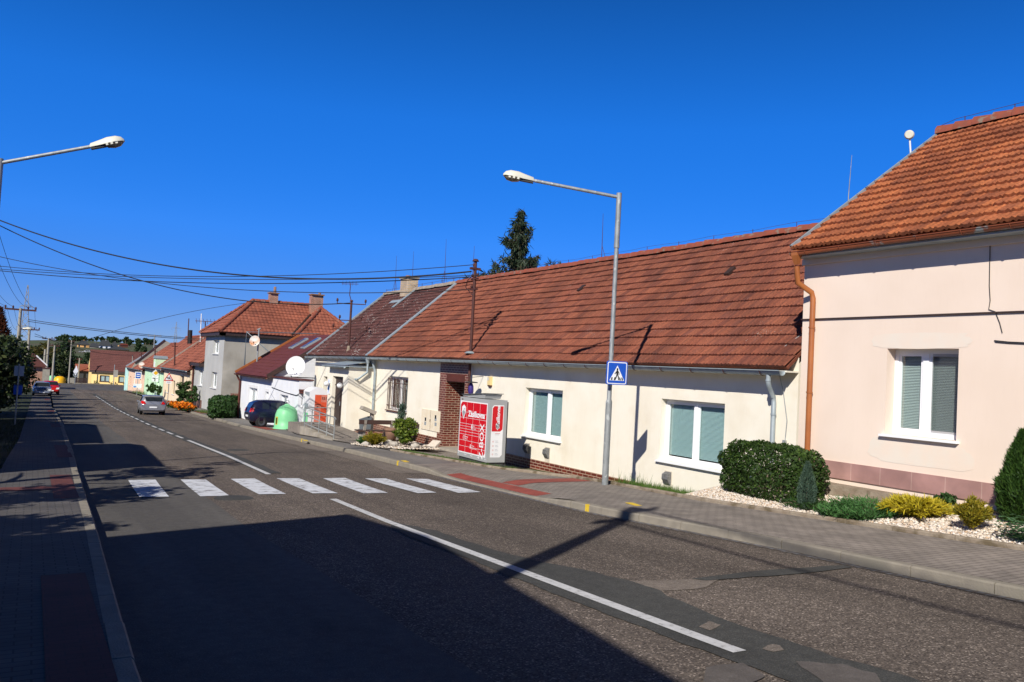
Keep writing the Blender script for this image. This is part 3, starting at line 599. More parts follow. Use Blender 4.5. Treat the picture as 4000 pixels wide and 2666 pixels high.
line(4.86, 4.62, 5.13, 15.42, .14); line(5.10, 20.3, 5.32, 33.8, .13)
for y0 in np.arange(35.2, 100, 3.0):
    xa = 5.32+(y0-33.8)*.010; line(xa, y0, xa+.02, y0+1.9, .12)
strip('kerb_cobbles', lambda y: XR(y)-.13, XR, -6, 19, .006, M['cobble'], road, step=.5)

# right pavement
lo = lambda y: .13-.10*sstep(13.2, 14.6, y)*(1-sstep(18.6, 20.2, y))
pz = lambda x, y: zr(y)+lo(y)+(.135-lo(y))*sstep(.1, 1.2, x-XR(y))
pav = tag(strip('pavement', lambda y: XR(y)+.14, XB, -40, 21.2, 0, M['paver'], ncol=6, step=.5, zf=pz), 'grey block pavement beside the road', kind='structure')
strip('pavement_asphalt', lambda y: XR(y)+.14, lambda y: XB(y)+.02, 21.2, 128, .131, M['asphalt_path'], pav)
tag(kerb('kerb', XR, -20, 66, .15, -.12, lo, M['kerb'], side=1, seg=1.0), 'weathered concrete kerb stones along the pavement', kind='structure')
tag(kerb('pavement_edging', XB, 1, 19, .09, -.1, lambda y: .20, M['mosskerb'], side=1, seg=1.0), 'mossy concrete edging along the gravel bed', kind='structure')
tag(kerb('terrace_edging', XB, 19, 26, .08, -.1, lambda y: .19, M['mosskerb'], side=1, seg=1.0), 'mossy concrete edging beside the parcel locker', kind='structure')
pl4 = lambda *ps: [Vector((gr(*p, .13).x, gr(*p, .13).y, 0)) for p in ps]
def pavepoly(name, ps, dz, m, parent):
    V = [(v.x, v.y, pz(v.x, v.y)+dz) for v in pl4(*ps)]; mbb = MB(); mbb.add(V, [tuple(range(len(V)))]); return mbb.build(name, m, parent)
def paveband(name, e0, e1, dz, m, parent, n=10):
    mbb = MB(); A = [Vector(a) for a in e0]; B = [Vector(b) for b in e1]
    for i in range(n):
        t0, t1 = i/n, (i+1)/n; q = [A[0].lerp(A[1], t0), A[0].lerp(A[1], t1), B[0].lerp(B[1], t1), B[0].lerp(B[1], t0)]
        mbb.quad(*[(v.x, v.y, pz(v.x, v.y)+dz) for v in q])
    return mbb.build(name, m, parent)
strip('tactile_band', lambda y: XR(y)+.16, lambda y: XR(y)+.56, 14.6, 19.1, .005, M['tactile'], pav, step=.3, zf=pz)
paveband('tactile_band', ((9.72, 16.9, 0), (11.75, 16.9, 0)), ((9.72, 16.15, 0), (11.8, 16.15, 0)), .006, M['tactile'], pav)
for y0 in (40.5, 62, 88): strip('tactile_band', lambda y: XR(y)+.2, lambda y: XR(y)+.8, y0, y0+3.6, .136, M['tactile'], pav)
for p in ((1583, 1804), (2478, 1974), (1193, 1722)):
    q = gr(*p, .13); mb = MB(); mb.obox((q.x, q.y, pz(q.x, q.y)+.006), Vector((.02, .2, 0)), Vector((.07, -.01, 0)), Vector((0, 0, .003))); mb.build('paint_mark', M['paint_yellow'], pav)
for p in ((1518, 1812), (2375, 1985), (1130, 1722)):
    q = gr(*p, .06); mb = MB(); mb.box(XR(q.y)-.006, XR(q.y)+.05, q.y-.05, q.y+.05, zr(q.y)+.0, zr(q.y)+lo(q.y)+.004); mb.build('paint_mark', M['paint_yellow'], pav)
# the sheet of ground between pavement and houses
XF = 13.77                                            # facade plane of the long house
WZ = lerpf([(10, -2.70), (14.8, -2.75), (18.3, -2.90), (21, -3.0), (23.6, -3.07), (28.6, -3.08), (34, -3.22), (36.4, -3.25)])
def dz_(x, y, h):      # the ground dips from the edging down to the house wall
    t = min(1, max(0, (x-XB(y)-.1)/(XF-XB(y)-.1))); return (zr(y)+h)*(1-t)+WZ(y)*t
ter = tag(strip('terrace', lambda y: XB(y)+.05, 14.2, 24.0, 36.5, 0, M['paver'], step=.5, ncol=4, zf=lambda x, y: dz_(x, y, .155)), 'block paved ground in front of the cream house', kind='structure')
strip('terrace_end', lambda y: XB(y)+.05, 14.6, 36.5, 49, .155, M['paver'], ter, step=.5)
tag(strip('grass_pavers', lambda y: XB(y)+.05, 14.2, 19.0, 24.0, 0, M['grass_paver'], step=.5, ncol=4, zf=lambda x, y: dz_(x, y, .12)), 'concrete grass paving under the parcel locker', kind='structure')
tag(strip('verge', lambda y: XB(y)+.08, 14.2, 12.9, 19.0, 0, M['soil'], step=.5, ncol=4, zf=lambda x, y: dz_(x, y, .04)), 'narrow strip of soil by the house wall', kind='structure')
tag(strip('front_yard', lambda y: XB(y)+.03, 15, 49, 128, .14, M['asphalt_path'], step=1), 'paved ground in front of the far houses', kind='structure')
gz = lambda x, y: zr(y)+.15+(x-11.65)*.155
tag(strip('gravel_bed', lambda y: XB(y)+.09, 13.22, 1.5, 13.0, .0, M['gravelbase'], step=.5, ncol=3, zf=gz), 'pale gravel bed in front of the pink house', kind='structure')
def gon(px, py):
    d = ray(px, py); y = 2.0
    while y < 40:
        q = d*y
        if q.z < gz(q.x, q.y): return q
        y += .02
# pebbles
N = 11000; P = np.stack([11.68+rng.random(N)*1.52, 2+rng.random(N)*10.9, np.zeros(N)], 1); P[:, 2] = [gz(x, y)+.012 for x, y, _ in P]
def pebbles(P, s):
    b = np.array([(1, 0, 0), (0, 1, 0), (-1, 0, 0), (0, -1, 0), (0, 0, .75), (0, 0, -.75)]); n = len(P); q = rng.normal(size=(n, 2)); a = rng.random(n)*6.28
    S = s*(.55+.9*rng.random(n)); sx = S*(.7+.6*rng.random(n)); V = np.empty((n, 6, 3)); ca, sa = np.cos(a), np.sin(a)
    for k in range(6):
        x, y, z = b[k]; X = x*sx; Y = y*S*.8
        V[:, k, 0] = P[:, 0]+ca*X-sa*Y; V[:, k, 1] = P[:, 1]+sa*X+ca*Y; V[:, k, 2] = P[:, 2]+z*S*.7
    V += rng.normal(size=V.shape)*s*.12; F = np.array([(0, 1, 4), (1, 2, 4), (2, 3, 4), (3, 0, 4), (1, 0, 5), (2, 1, 5), (3, 2, 5), (0, 3, 5)])
    fs = (np.arange(n)[:, None, None]*6+F[None]).reshape(-1, 3); return V.reshape(-1, 3), fs
def pebblemesh(name, P, s, m, parent=None):
    V, Fs = pebbles(P, s); off = OFF.get(parent, Vector((0, 0, 0))) if parent is not None else Vector((0, 0, 0)); V = V-np.array(off)
    me = bpy.data.meshes.new(name); me.vertices.add(len(V)); me.vertices.foreach_set('co', V.astype(np.float32).ravel()); me.loops.add(len(Fs)*3); me.loops.foreach_set('vertex_index', Fs.astype(np.int32).ravel())
    me.polygons.add(len(Fs)); me.polygons.foreach_set('loop_start', np.arange(0, len(Fs)*3, 3, dtype=np.int32)); me.polygons.foreach_set('loop_total', np.full(len(Fs), 3, dtype=np.int32)); me.update(calc_edges=True)
    return link(name, me, m, parent)
tag(pebblemesh('gravel', P, .03, M['pebble']), 'pale ornamental gravel between the shrubs', 'gravel', kind='stuff')
def grass(name, n, xf, y0, y1, zf, h, label, m='grassblade'):
    y = y0+rng.random(n)*(y1-y0); u = rng.random(n); P = np.array([(xf(b, a), b, zf(xf(b, a), b)) for a, b in zip(u, y)])
    D = rng.normal(size=(n, 3))*.35; D[:, 2] = 1
    return tag(quadcloud(name, needles(P, D, h, .012, .4), M[m]), label, 'grass', kind='stuff')
grass('grass', 5600, lambda y, u: XB(y)+.09+u**1.6*(1.4+.0*y), 12.95, 15.5, lambda x, y: dz_(x, y, .04), .17, 'green grass growing between edging and house wall')
grass('grass', 2600, lambda y, u: XB(y)+.09+u*.55, 21.6, 25.8, lambda x, y: dz_(x, y, .13), .07, 'short grass beside the locker edging')
grass('grass', 500, lambda y, u: XB(y)+.08+u*.25, 19.1, 21.4, lambda x, y: zr(y)+.12, .09, 'weeds sprouting at the foot of the locker')
grass('grass', 260, lambda y, u: 12.0+u*.35, 14.6, 15.6, lambda x, y: zr(y)+.0, .30, 'tall dry weeds beside the lamp post')

# left pavement and verge
XLL = lerpf([(-40, -2.6), (18, -2.4), (21, -.5), (31.7, -.30), (64, -.18), (128, .2)])
lp = tag(strip('pavement', XLL, lambda y: XLr(y)-.13, -40, 128, .132, M['paver_shaded'], step=.5), 'shaded block pavement on the house side', kind='structure')
tag(kerb('kerb', XL, -6, 66, .14, -.12, lambda y: .135, M['kerb'], side=-1, seg=1.0), 'concrete kerb stones of the shaded pavement', kind='structure')
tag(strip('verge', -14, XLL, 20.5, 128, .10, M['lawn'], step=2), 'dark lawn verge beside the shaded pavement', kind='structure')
grass('grass', 5000, lambda y, u: -2.4+u*(XLL(y)+2.4), 21, 48, lambda x, y: zr(y)+.10, .1, 'lawn grass on the shaded verge', 'leaf_dark')  # blades take the dark leaf tone in place of shade
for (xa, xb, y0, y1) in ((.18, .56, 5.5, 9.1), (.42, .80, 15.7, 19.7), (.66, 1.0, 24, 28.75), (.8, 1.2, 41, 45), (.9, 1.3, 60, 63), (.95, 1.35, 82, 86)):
    strip('tactile_band', xa, xb, y0, y1, .137, M['tactile_shaded'], lp)
strip('tactile_band', -2.2, .44, 17.0, 17.6, .138, M['tactile_shaded'], lp)

# ================================================================== HOUSES
XF = 13.77                                            # facade plane of the long house
z5 = lambda x, y: (2000+x/2.24, 1300+y/2.24)
z4 = lambda x, y: (1350+x/2.61375, 1400+y/2.61375)
z3 = lambda x, y: (1350+x/2.61375, 950+y/2.61375)
z6 = lambda x, y: (2700+x/1.743, 1200+y/1.743)
z7 = lambda x, y: (3200+x/1.5675, 1200+y/1.5675)
z8 = lambda x, y: (2900+x/1.742, 400+y/1.742)
z2 = lambda x, y: (700+x/2.24, 1050+y/2.24)
z1 = lambda x, y: (x/2.61375, 1050+y/2.61375)
za = lambda x, y: (900+x/5.229, 1500+y/5.229)
zb = lambda x, y: (1150+x/6.031, 1480+y/6.031)
zc = lambda x, y: (400+x/5.2275, 1350+y/5.2275)
zd = lambda x, y: (300+x/5.2275, 1200+y/5.2275)
def fy(p, X): v = onX(p, X); return v.y, v.z
FW = lambda X: Frame((X, 0, 0), (0, 1, 0), (1, 0, 0))         # wall facing the road
FS = lambda Y: Frame((0, Y, 0), (1, 0, 0), (0, 1, 0))         # wall facing back up the street
EZ, RX, RZ = .42, 17.9, 4.28                                    # long house: eave height, ridge position
Y0, Y1, Y2 = 11.78, 36.45, 46.3
EX = 13.42
H = thing('cream_house', (XF, 24, -2.7), 'long low cream house with weathered red tile roof and brick plinth', 'house')
F = FW(XF); mb = MB()
w1 = (20.56, 22.72, -1.99, -.46); w2 = (13.85, 16.06, -2.0, -.46); wb = (32.4, 34.6, -1.94, -.44); dr = (27.02, 28.62, -3.3, -.46)
wallmesh(mb, F, Y0, Y1, -3.4, .62, [(w1[0], w1[1], w1[2], w1[3]), w2, wb, dr], .17)
wallmesh(mb, FS(Y1), XF, 22, -3.4, .5, [], 0); wallmesh(mb, FS(Y0), XF, 22, -3.4, .5, [], 0)
mb.add([(XF, Y1, .5), (22, Y1, .5), (RX, Y1, RZ-.15)], [(0, 1, 2)]); mb.add([(XF, Y0, .5), (22, Y0, .5), (RX, Y0, RZ-.15)], [(0, 1, 2)])
mb.quad((22, Y0, -3.4), (22, Y1, -3.4), (22, Y1, .5), (22, Y0, .5))
mb.build('wall', M['stucco_cream'], H)
mb = MB(); mb.box(XF-.022, XF+.01, Y0, 27.02-.30, -3.4, -2.69); mb.box(XF-.022, XF+.01, 29.2, Y1, -3.4, -2.69); mb.build('plinth', M['brick_red'], H)
mb = MB(); mb.box(XF-.028, XF+.01, 26.75, 27.02, -3.3, .30); mb.box(XF-.028, XF+.01, 28.62, 29.2, -3.3, .30); mb.box(XF-.026, XF+.01, 27.02, 28.62, -.16, .30)
fbox(mb, F, 27.02, 28.62, -.46, -.16, -.028, .02); mb.box(XF, XF+1.1, 28.6, 28.64, -3.3, -.46); mb.box(XF, XF+1.1, 27.0, 27.04, -3.3, -.46)
mb.build('brick_surround', M['brick_red'], H)
mb = MB(); fbox(mb, F, 27.04, 28.6, -.45, -.17, -.034, -.027)
for k in range(26): fbox(mb, F, 27.06+k*.0595, 27.06+k*.0595+.03, -.44, -.18, -.045, -.034)
mb.build('lintel_slats', M['brown_paint'], H)
mb = MB(); fbox(mb, F, 27.05, 28.0, -3.0, -.98, .75, .82); fbox(mb, F, 27.04, 27.14, -3.0, -.46, .72, .84); fbox(mb, F, 28.0, 28.08, -3.0, -.46, .72, .84); d_ = mb.build('door', M['darkbrown'], H)
mb = MB(); fbox(mb, F, 27.12, 27.2, -2.05, -2.0, .70, .75); mb.build('door_handle', M['zinc'], d_)
mb = MB(); fbox(mb, F, 27.14, 28.0, -.96, -.55, .76, .80); mb.build('door_window', M['glass_dark'], d_)
mb = MB(); fbox(mb, F, 28.08, 28.6, -3.0, -.46, .74, .82); fbox(mb, F, 27.03, 28.61, -3.3, -2.98, -.25, .9); mb.build('doorstep', M['concrete'], H)
window(H, F, *w1, depth=.17, mull=(.46,)); window(H, F, *w2, depth=.17, mull=(.5,), bz=.05)
wo = window(H, F, *wb, depth=.15, mull=(.5,), fm='white_paint', blind='curtain_dim', slats=False, sillm='brown_paint')
mb = MB()
for k in range(13):
    u = wb[0]+.1+k*(wb[1]-wb[0]-.2)/12; mb.tube([F(u, wb[2]+.02, -.06), F(u, wb[3]-.06, -.06)], .017, 5)
for zz in (wb[2]+.22, wb[3]-.3): mb.tube([F(wb[0]+.03, zz, -.06), F(wb[1]-.03, zz, -.06)], .014, 5); mb.tube([F(wb[0]+.05, zz, -.06), F(wb[0]-.02, zz, .02)], .012, 5); mb.tube([F(wb[1]-.05, zz, -.06), F(wb[1]+.02, zz, .02)], .012, 5)
mb.build('window_bars', M['rust_metal'], wo)
Rf = tile_roof('roof', (EX, Y0+.02, EZ), (EX, Y1, EZ), (RX, Y0+.02, RZ), (RX, Y1, RZ), M['tile_red'], H, course=.375, tw=.23, amp=.026, lip=.046, sag=.035)
mb = MB(); mb.quad((RX, Y0, RZ-.02), (RX, Y1, RZ-.02), (22.3, Y1, .5), (22.3, Y0, .5)); mb.build('roof_back', M['tile_far'], H)
ridge_caps((RX, Y0, RZ+.03), (RX, Y1, RZ+.03), M['ridge_red'], Rf, .14, .40)
mb = MB(); mb.tube([(RX, Y0, RZ+.27)]+[(RX, y, RZ+.26+.02*math.sin(y*2.1)) for y in np.arange(Y0+.6, Y1, .8)], .005, 4)
for y in np.arange(Y0+.6, Y1, 1.6): mb.tube([(RX, y, RZ+.1), (RX, y, RZ+.28)], .009, 4)
mb.build('lightning_wire', M['rust_metal'], H)
mb = MB(); mb.box(XF-.36, XF+.0, Y0, Y1, .30, .335); mb.build('soffit', M['stucco_cream'], H)
gutter((EX-.085, Y0+.05, .325), (EX-.085, Y1-.15, .355), M['zinc'], H, .10, 1.05, M['rust'])
for (yy, zz, yw) in ((14.1, 0, 0),): pass
for p in ((2275, 1133), (2855, 1068)):      # two ventilation slots in the roof
    d = ray(*p); n_ = Vector((RZ-EZ, 0, -(RX-EX))); q = d*((Vector((EX, 0, EZ)).dot(n_))/d.dot(n_)); a = Vector((RX-EX, 0, RZ-EZ)).normalized(); nn = Vector((-a.z, 0, a.x))
    mb = MB(); mb.obox(q+nn*.07, Vector((0, .09, 0)), a*.17, nn*.035); mb.build('roof_vent', M['darkbrown'], H)
def downpipe(pts, r, m, parent, bands=()):
    mb = MB(); mb.tube(pts, r, 10)
    for b in bands: mb.tube([Vector(b)-Vector((0, 0, .02)), Vector(b)+Vector((0, 0, .02))], r*1.18, 10)
    return mb.build('downpipe', m, parent)
yd, zdp = fy(z6(560, 700), XF-.08)
yS = (EX-.08)/ray(3003, 1450).x
downpipe([(EX-.085, yS, .27), (EX-.085, yS, .10), (EX-.07, yS-.01, .0), (XF-.08, yd+.02, -.22), (XF-.08, yd, -.34), (XF-.08, yd, -2.7)], .052, M['zinc'], H, [(XF-.08, yd, -.6), (XF-.08, yd, -1.5), (EX-.085, yS, .12)])
mb = MB(); yl = yd-.18
mb.tube([(XF-.05, yl+.1, .30), (XF-.06, yl-.05, -.1), (XF-.04, yl-.16, -.7), (XF-.04, yl-.12, -1.2), (XF-.04, yl-.05, -1.9)], .008, 5); mb.box(XF-.07, XF-.02, yl-.16, yl-.08, -1.2, -1.12)
mb.tube([(EX+.02, 12.6, .45), (EX+.45, 12.3, .85), (EX+.9, 12.05, 1.25), (EX+1.35, 11.9, 1.65)], .008, 5); mb.build('earth_wire', M['galv'], H)
for p in (z5(130, 1015), z5(305, 1055), z5(1360, 1275)):
    y, z = fy(p, XF-.03); mb = MB(); fbox(mb, F, y-.14, y+.14, z-.38, z+.18, -.008, .004, 1)
    mb.add([F(y-.11, z+.16, -.01), F(y+.11, z+.16, -.01), F(y+.11, z-.14, -.01), F(y-.11, z-.14, -.01), F(y-.11, z+.10, -.12), F(y+.11, z+.10, -.12), F(y+.11, z-.02, -.13), F(y-.11, z-.02, -.13), F(y-.10, z-.14, -.05), F(y+.10, z-.14, -.05)],
           [(0, 1, 5, 4), (4, 5, 6, 7), (7, 6, 9, 8), (8, 9, 2, 3), (0, 4, 7, 8, 3), (1, 2, 9, 6, 5)])
    for k in range(3): fbox(mb, F, y-.08+k*.065, y-.05+k*.065, z-.02, z+.10, -.137, -.125, 0)
    mb.build('wall_vent', [M['vent'], M['vent_plate']], H)
y, z = fy(z4(1473, 243), XF-.05); mb = MB(); a = .17
mb.prism([F(y-.1, z+.19, 0), F(y+.1, z+.19, 0), F(y+.1, z+.19, -.1), F(y-.1, z+.19, -.1)], (0, 0, -.30)); mb.add([F(y-.1, z-.11, 0), F(y+.1, z-.11, 0), F(y+.1, z-.11, -.1), F(y-.1, z-.11, -.1), F(y-.08, z-.17, 0), F(y+.08, z-.17, 0), F(y+.08, z-.17, -.07), F(y-.08, z-.17, -.07)], [(0, 1, 5, 4), (1, 2, 6, 5), (2, 3, 7, 6), (3, 0, 4, 7), (4, 5, 6, 7)], 1)
fbox(mb, F, y+.01, y+.085, z+.05, z+.16, -.106, -.1, 2)
mb.build('alarm_box', [M['alarm'], M['rust'], M['text_grey']], H)
ya, za_ = fy(z4(785, 515), XF); yb, zb_ = fy(z4(965, 765), XF); mb = MB(); fbox(mb, F, yb, ya, zb_+.02, za_, -.03, .01)
cab = mb.build('meter_cabinet', M['cabinet_cream'], H)
for p in (z4(823, 623), z4(926, 601)): y, z = fy(p, XF); mb = MB(); fbox(mb, F, y-.07, y+.07, z-.07, z+.07, -.034, -.028); mb.build('meter_window', M['glass_dark'], cab)
for p in (z4(820, 665), z4(926, 625), z4(926, 675)): y, z = fy(p, XF); mb = MB(); fbox(mb, F, y-.09, y+.09, z-.07, z+.07, -.033, -.029); mb.build('sticker', M['sign_back'], cab)
mb = MB(); y = (ya+yb)/2; mb.tube([F(y, za_, -.033), F(y, zb_+.03, -.033)], .006, 4); mb.tube([F(y, (za_+zb_)/2-.05, -.05), F(y, (za_+zb_)/2+.05, -.05)], .015, 5); mb.build('cabinet_lock', M['rust_metal'], cab)
y, z = fy(z4(930, 330), XF); mb = MB(); fbox(mb, F, y-.3, y+.28, z-.22, z+.2, -.006, .0); mb.build('wall_patch', M['stucco_cream'], H)
# flower basket hanging from the mast pipe in front of the door
q = onX(z4(1280, 300), 13.3); t = thing('hanging_lamp', q, 'purple draped lantern hanging beside the brick doorway', 'lantern')
mb = MB(); mb.lathe([(0, .22), (.22, .2), (.24, .17), (.03, .17)], q, 14); mb.tube([q+Vector((0, 0, .2)), q+Vector((0, 0, .36)), Vector((XF, q.y, q.z+.42))], .012, 5); mb.build('shade', M['plastic_black'], t)
mb = MB(); mb.lathe([(.04, .17), (.09, .05), (.10, -.12), (.07, -.30), (.0, -.32)], q, 10); mb.build('drape', M['purple'], t)

# roof mast of the long house with the wires' insulators
def zroof(x): return EZ+(RZ-EZ)*(x-EX)/(RX-EX)
mx, my = 13.62, 26.45
mt = thing('roof_mast', (mx, my, zroof(mx)), 'rusty steel cable mast rising from the red tile roof above the brick doorway', 'mast')
mb = MB(); mb.tube([(mx, my, -.2), (mx, my, 4.0)], .055, 10); mb.lathe([(.13, -.03), (.08, .05), (.0, .07)], (mx, my, 4.0), 12); mb.tube([(mx, my, -.15), (mx+.02, my, -.75), (XF-.06, my, -.80)], .05, 8); mb.build('pole', M['rust_metal'], mt)
mb = MB(); mb.box(mx-.2, mx+.2, my-.06, my+.06, 3.66, 3.74); mb.box(mx-.05, mx+.05, my-.22, my+.22, 3.3, 3.36); mb.box(mx-.05, mx+.05, my-.2, my+.22, 2.92, 2.98)
for (dy, zz) in ((.1, 3.78), (-.2, 3.4), (.2, 3.4), (.2, 3.0)): mb.lathe([(0, 0), (.05, .01), (.04, .05), (.06, .07), (.03, .11), (0, .12)], (mx, my+dy, zz), 10)
mb.tube([(mx, my+.1, 3.5), (mx-.1, my+.35, 3.3), (mx-.1, my+.5, 3.05), (mx, my+.2, 2.8), (mx, my+.05, 2.7)], .018, 6); mb.build('bracket', M['rust_metal'], mt)
mb = MB(); mb.lathe([(.09, 0), (.16, -.02), (.24, -.08)], (mx, my, zroof(mx)+.1), 12); mb.build('flashing', M['zinc'], mt)

# house with the dark mossy roof and its porch
H2 = thing('rescue_station_house', (XF, 41, -3.2), 'cream house with lichen speckled dark brown roof and projecting porch', 'house')
mb = MB(); F = FW(XF); hol = [(43.55, 44.2, -2.3, -.75), (41.9, 42.6, -2.3, -.75)]
wallmesh(mb, F, Y1, Y2-.4, -3.9, .6, hol, .2); wallmesh(mb, FS(Y2-.4), XF, 22, -3.9, .5); mb.add([(XF, Y2-.4, .5), (22, Y2-.4, .5), (RX, Y2-.4, RZ-.15)], [(0, 1, 2)])
mb.quad((22, Y1, -3.9), (22, Y2, -3.9), (22, Y2, .5), (22, Y1, .5)); mb.build('wall', M['stucco_cream'], H2)
for h in hol: window(H2, F, *h, depth=.2, mull=(), fm='darkbrown', blind=None, sill=False, fw=.06)
R2 = tile_roof('roof', (EX, Y1+.16, EZ), (EX, Y2, EZ), (RX, Y1+.16, RZ-.05), (RX, Y2, RZ-.05), M['tile_dark'], H2, course=.30, tw=.23, amp=.022)
mb = MB(); mb.quad((RX, Y1, RZ-.08), (RX, Y2, RZ-.08), (22.3, Y2, .5), (22.3, Y1, .5)); mb.build('roof_back', M['tile_dark'], H2)
ridge_caps((RX, Y1+.2, RZ+.0), (RX, Y2, RZ+.0), M['ridge_grey'], R2, .14, .40)
a = Vector((RX-EX, 0, RZ-EZ)).normalized(); nn = Vector((-a.z, 0, a.x)); mb = MB()
mb.obox((Vector((EX, Y1+.07, EZ))+Vector((RX, Y1+.07, RZ)))/2+nn*.075, Vector((0, .13, 0)), a*3.02, nn*.025); mb.build('verge_flashing', M['zinc'], H2)
mb = MB(); mb.obox((Vector((EX, Y2, EZ))+Vector((RX, Y2, RZ)))/2+nn*.03, Vector((0, .05, 0)), a*3.0, nn*.06); mb.build('verge_board', M['zinc'], H2)
gutter((EX-.085, Y1-.1, .355), (EX-.085, Y2, .30), M['zinc'], H2, .10, 1.0, M['rust'])
mb = MB(); q = Vector((EX-.05, Y1-.12, .28)); mb.tube([q, q+Vector((0, 0, -.25))], [.13, .05], 10); mb.tube([q+Vector((0, 0, -.2)), q+Vector((0, 0, -.62)), (12.9, Y1-.12, -.70), (12.6, Y1+1.2, -.58)], .055, 10)
mb.tube([(EX+.1, Y1-.3, .25), (EX+.2, Y1-.3, -.1), (XF-.1, Y1-.32, -.3), (XF-.1, Y1-.32, -3.1)], .06, 10); mb.build('downpipe', M['zinc'], H2)
mb = MB(); mb.tube([(RX, Y1+.2, RZ+.28), (RX, Y2, RZ+.25)], .008, 4)
for y in np.arange(Y1+.6, Y2, 1.3): mb.tube([(RX, y, RZ+.05), (RX, y, RZ+.3)], .014, 4)
for (y, h) in ((38.2, 2.4), (42.4, 2.2), (44.9, 2.2)): mb.tube([(RX, y, RZ), (RX, y-.05, RZ+.8), (RX, y, RZ+h)], [.016, .014, .006], 5); mb.tube([(RX, y-.35, RZ+.15), (RX, y-.05, RZ+.8), (RX, y+.35, RZ+.15)], .008, 4)
mb.build('lightning_rods', M['rust_metal'], H2)
# chimney of that house
cy = 42.6; mb = MB(); mb.box(17.5, 18.1, cy-.62, cy+.48, 3.3, 4.92); ch = mb.build('chimney', M['brick_yellow'], R2)
mb = MB(); mb.box(17.44, 18.16, cy-.68, cy+.54, 4.92, 5.0); mb.build('chimney_cap', M['mortar'], ch); mb = MB(); mb.lathe([(.15, 5.0), (.13, 5.14), (.0, 5.14)], (17.8, cy+.15, 0), 12); mb.build('chimney_pot', M['terracotta'], ch)
mb = MB(); mb.obox(Vector((17.25, cy-.85, 3.78)), Vector((0, .12, 0)), a*.9, nn*.02); mb.obox(Vector((17.1, cy, 3.6)), Vector((0, .8, 0)), a*.12, nn*.03); mb.build('chimney_flashing', M['zinc'], ch)
# porch
PX = 12.52; Fp = FW(PX); yA, yB = Y1+.02, 39.3
mb = MB(); dh = (37.2, 38.75, -2.98, -.62); wallmesh(mb, Fp, yA, yB, -3.6, -.18, [dh], .22)
wallmesh(mb, FS(yA), PX, XF, -3.6, -.05, [], 0); wallmesh(mb, FS(yB), PX, XF, -3.6, -.18); mb.quad((PX, yA, -.18), (XF, yA, -.05), (XF, yB, -.05), (PX, yB, -.18)); mb.build('porch_wall', M['stucco_cream'], H2)
mb = MB(); mb.box(PX-.02, PX+.01, yA-.02, dh[0], -3.6, -3.08); mb.box(PX-.02, XF, yA-.025, yA+.01, -3.6, -3.08); mb.build('plinth', M['brick_red'], H2); mb = MB(); mb.box(PX-.02, PX+.01, dh[1], yB, -3.6, -3.08); mb.build('plinth', M['brick_red'], H2)
mb = MB(); fbox(mb, Fp, dh[0], dh[1], dh[2], dh[3], .17, .24); 
for (u0, u1) in ((dh[0]+.1, dh[0]+.55), (dh[0]+.7, dh[1]-.1)):
    for (a0, a1) in ((-2.8, -2.0), (-1.9, -1.2)): fbox(mb, Fp, u0, u1, a0, a1, .15, .17)
fbox(mb, Fp, dh[0], dh[1], -1.06, -1.0, .14, .17); dd = mb.build('door', M['darkbrown'], H2)
mb = MB(); mb.tube([Fp(dh[0]+.62, -2.0, .12), Fp(dh[0]+.62, -1.8, .12)], .02, 6); mb.build('door_handle', M['zinc'], dd)
mb = MB(); mb.box(PX-.25, XF, yA-.15, yB+.2, -.14, -.10); mb.quad((PX-.26, yA-.16, -.06), (PX-.26, yB+.2, -.06), (XF-.2, yB+.2, .16), (XF-.2, yA-.16, .16)); mb.build('porch_roof', M['zinc'], H2)
gutter((PX-.3, yA-.2, -.14), (PX-.3, yB+.2, -.12), M['zinc'], H2, .07, .8)
for yy in (39.05, 37.05): mb = MB(); mb.tube([(PX, yy, -1.0), (PX-.14, yy, -1.02)], .02, 6); c_ = Vector((PX-.2, yy, -1.02)); mb.lathe([(.001, -.13), (.07, -.11), (.12, -.05), (.13, 0), (.12, .05), (.07, .11), (.001, .13)], c_, 14, 1); mb.build('globe_lamp', [M['zinc'], M['dish_white']], H2)
# blue six-armed rescue star on a white plate
y, z = fy(zb(805, 185), PX-.03); sg = thing('rescue_sign', (PX-.02, y, z), 'white plate with blue six armed star beside the porch door', 'sign')
mb = MB(); fbox(mb, Fp, y-.19, y+.19, z-.36, z+.36, -.03, -.012); mb.build('plate', M['sign_white'], sg)
mb = MB()
for k in range(3):
    th = math.pi/2+k*math.pi/3; ca, sa = math.cos(th), math.sin(th); P_ = [(-.26, -.055), (.26, -.055), (.26, .055), (-.26, .055)]
    mb.quad(*[Fp(y+(p*ca-q_*sa)*.62, z+(p*sa+q_*ca), -.033-.001*k) for p, q_ in P_])
mb.tube([Fp(y, z-.32, -.034), Fp(y, z+.32, -.034)], .012, 4); mb.build('star', M['text_blue'], sg)

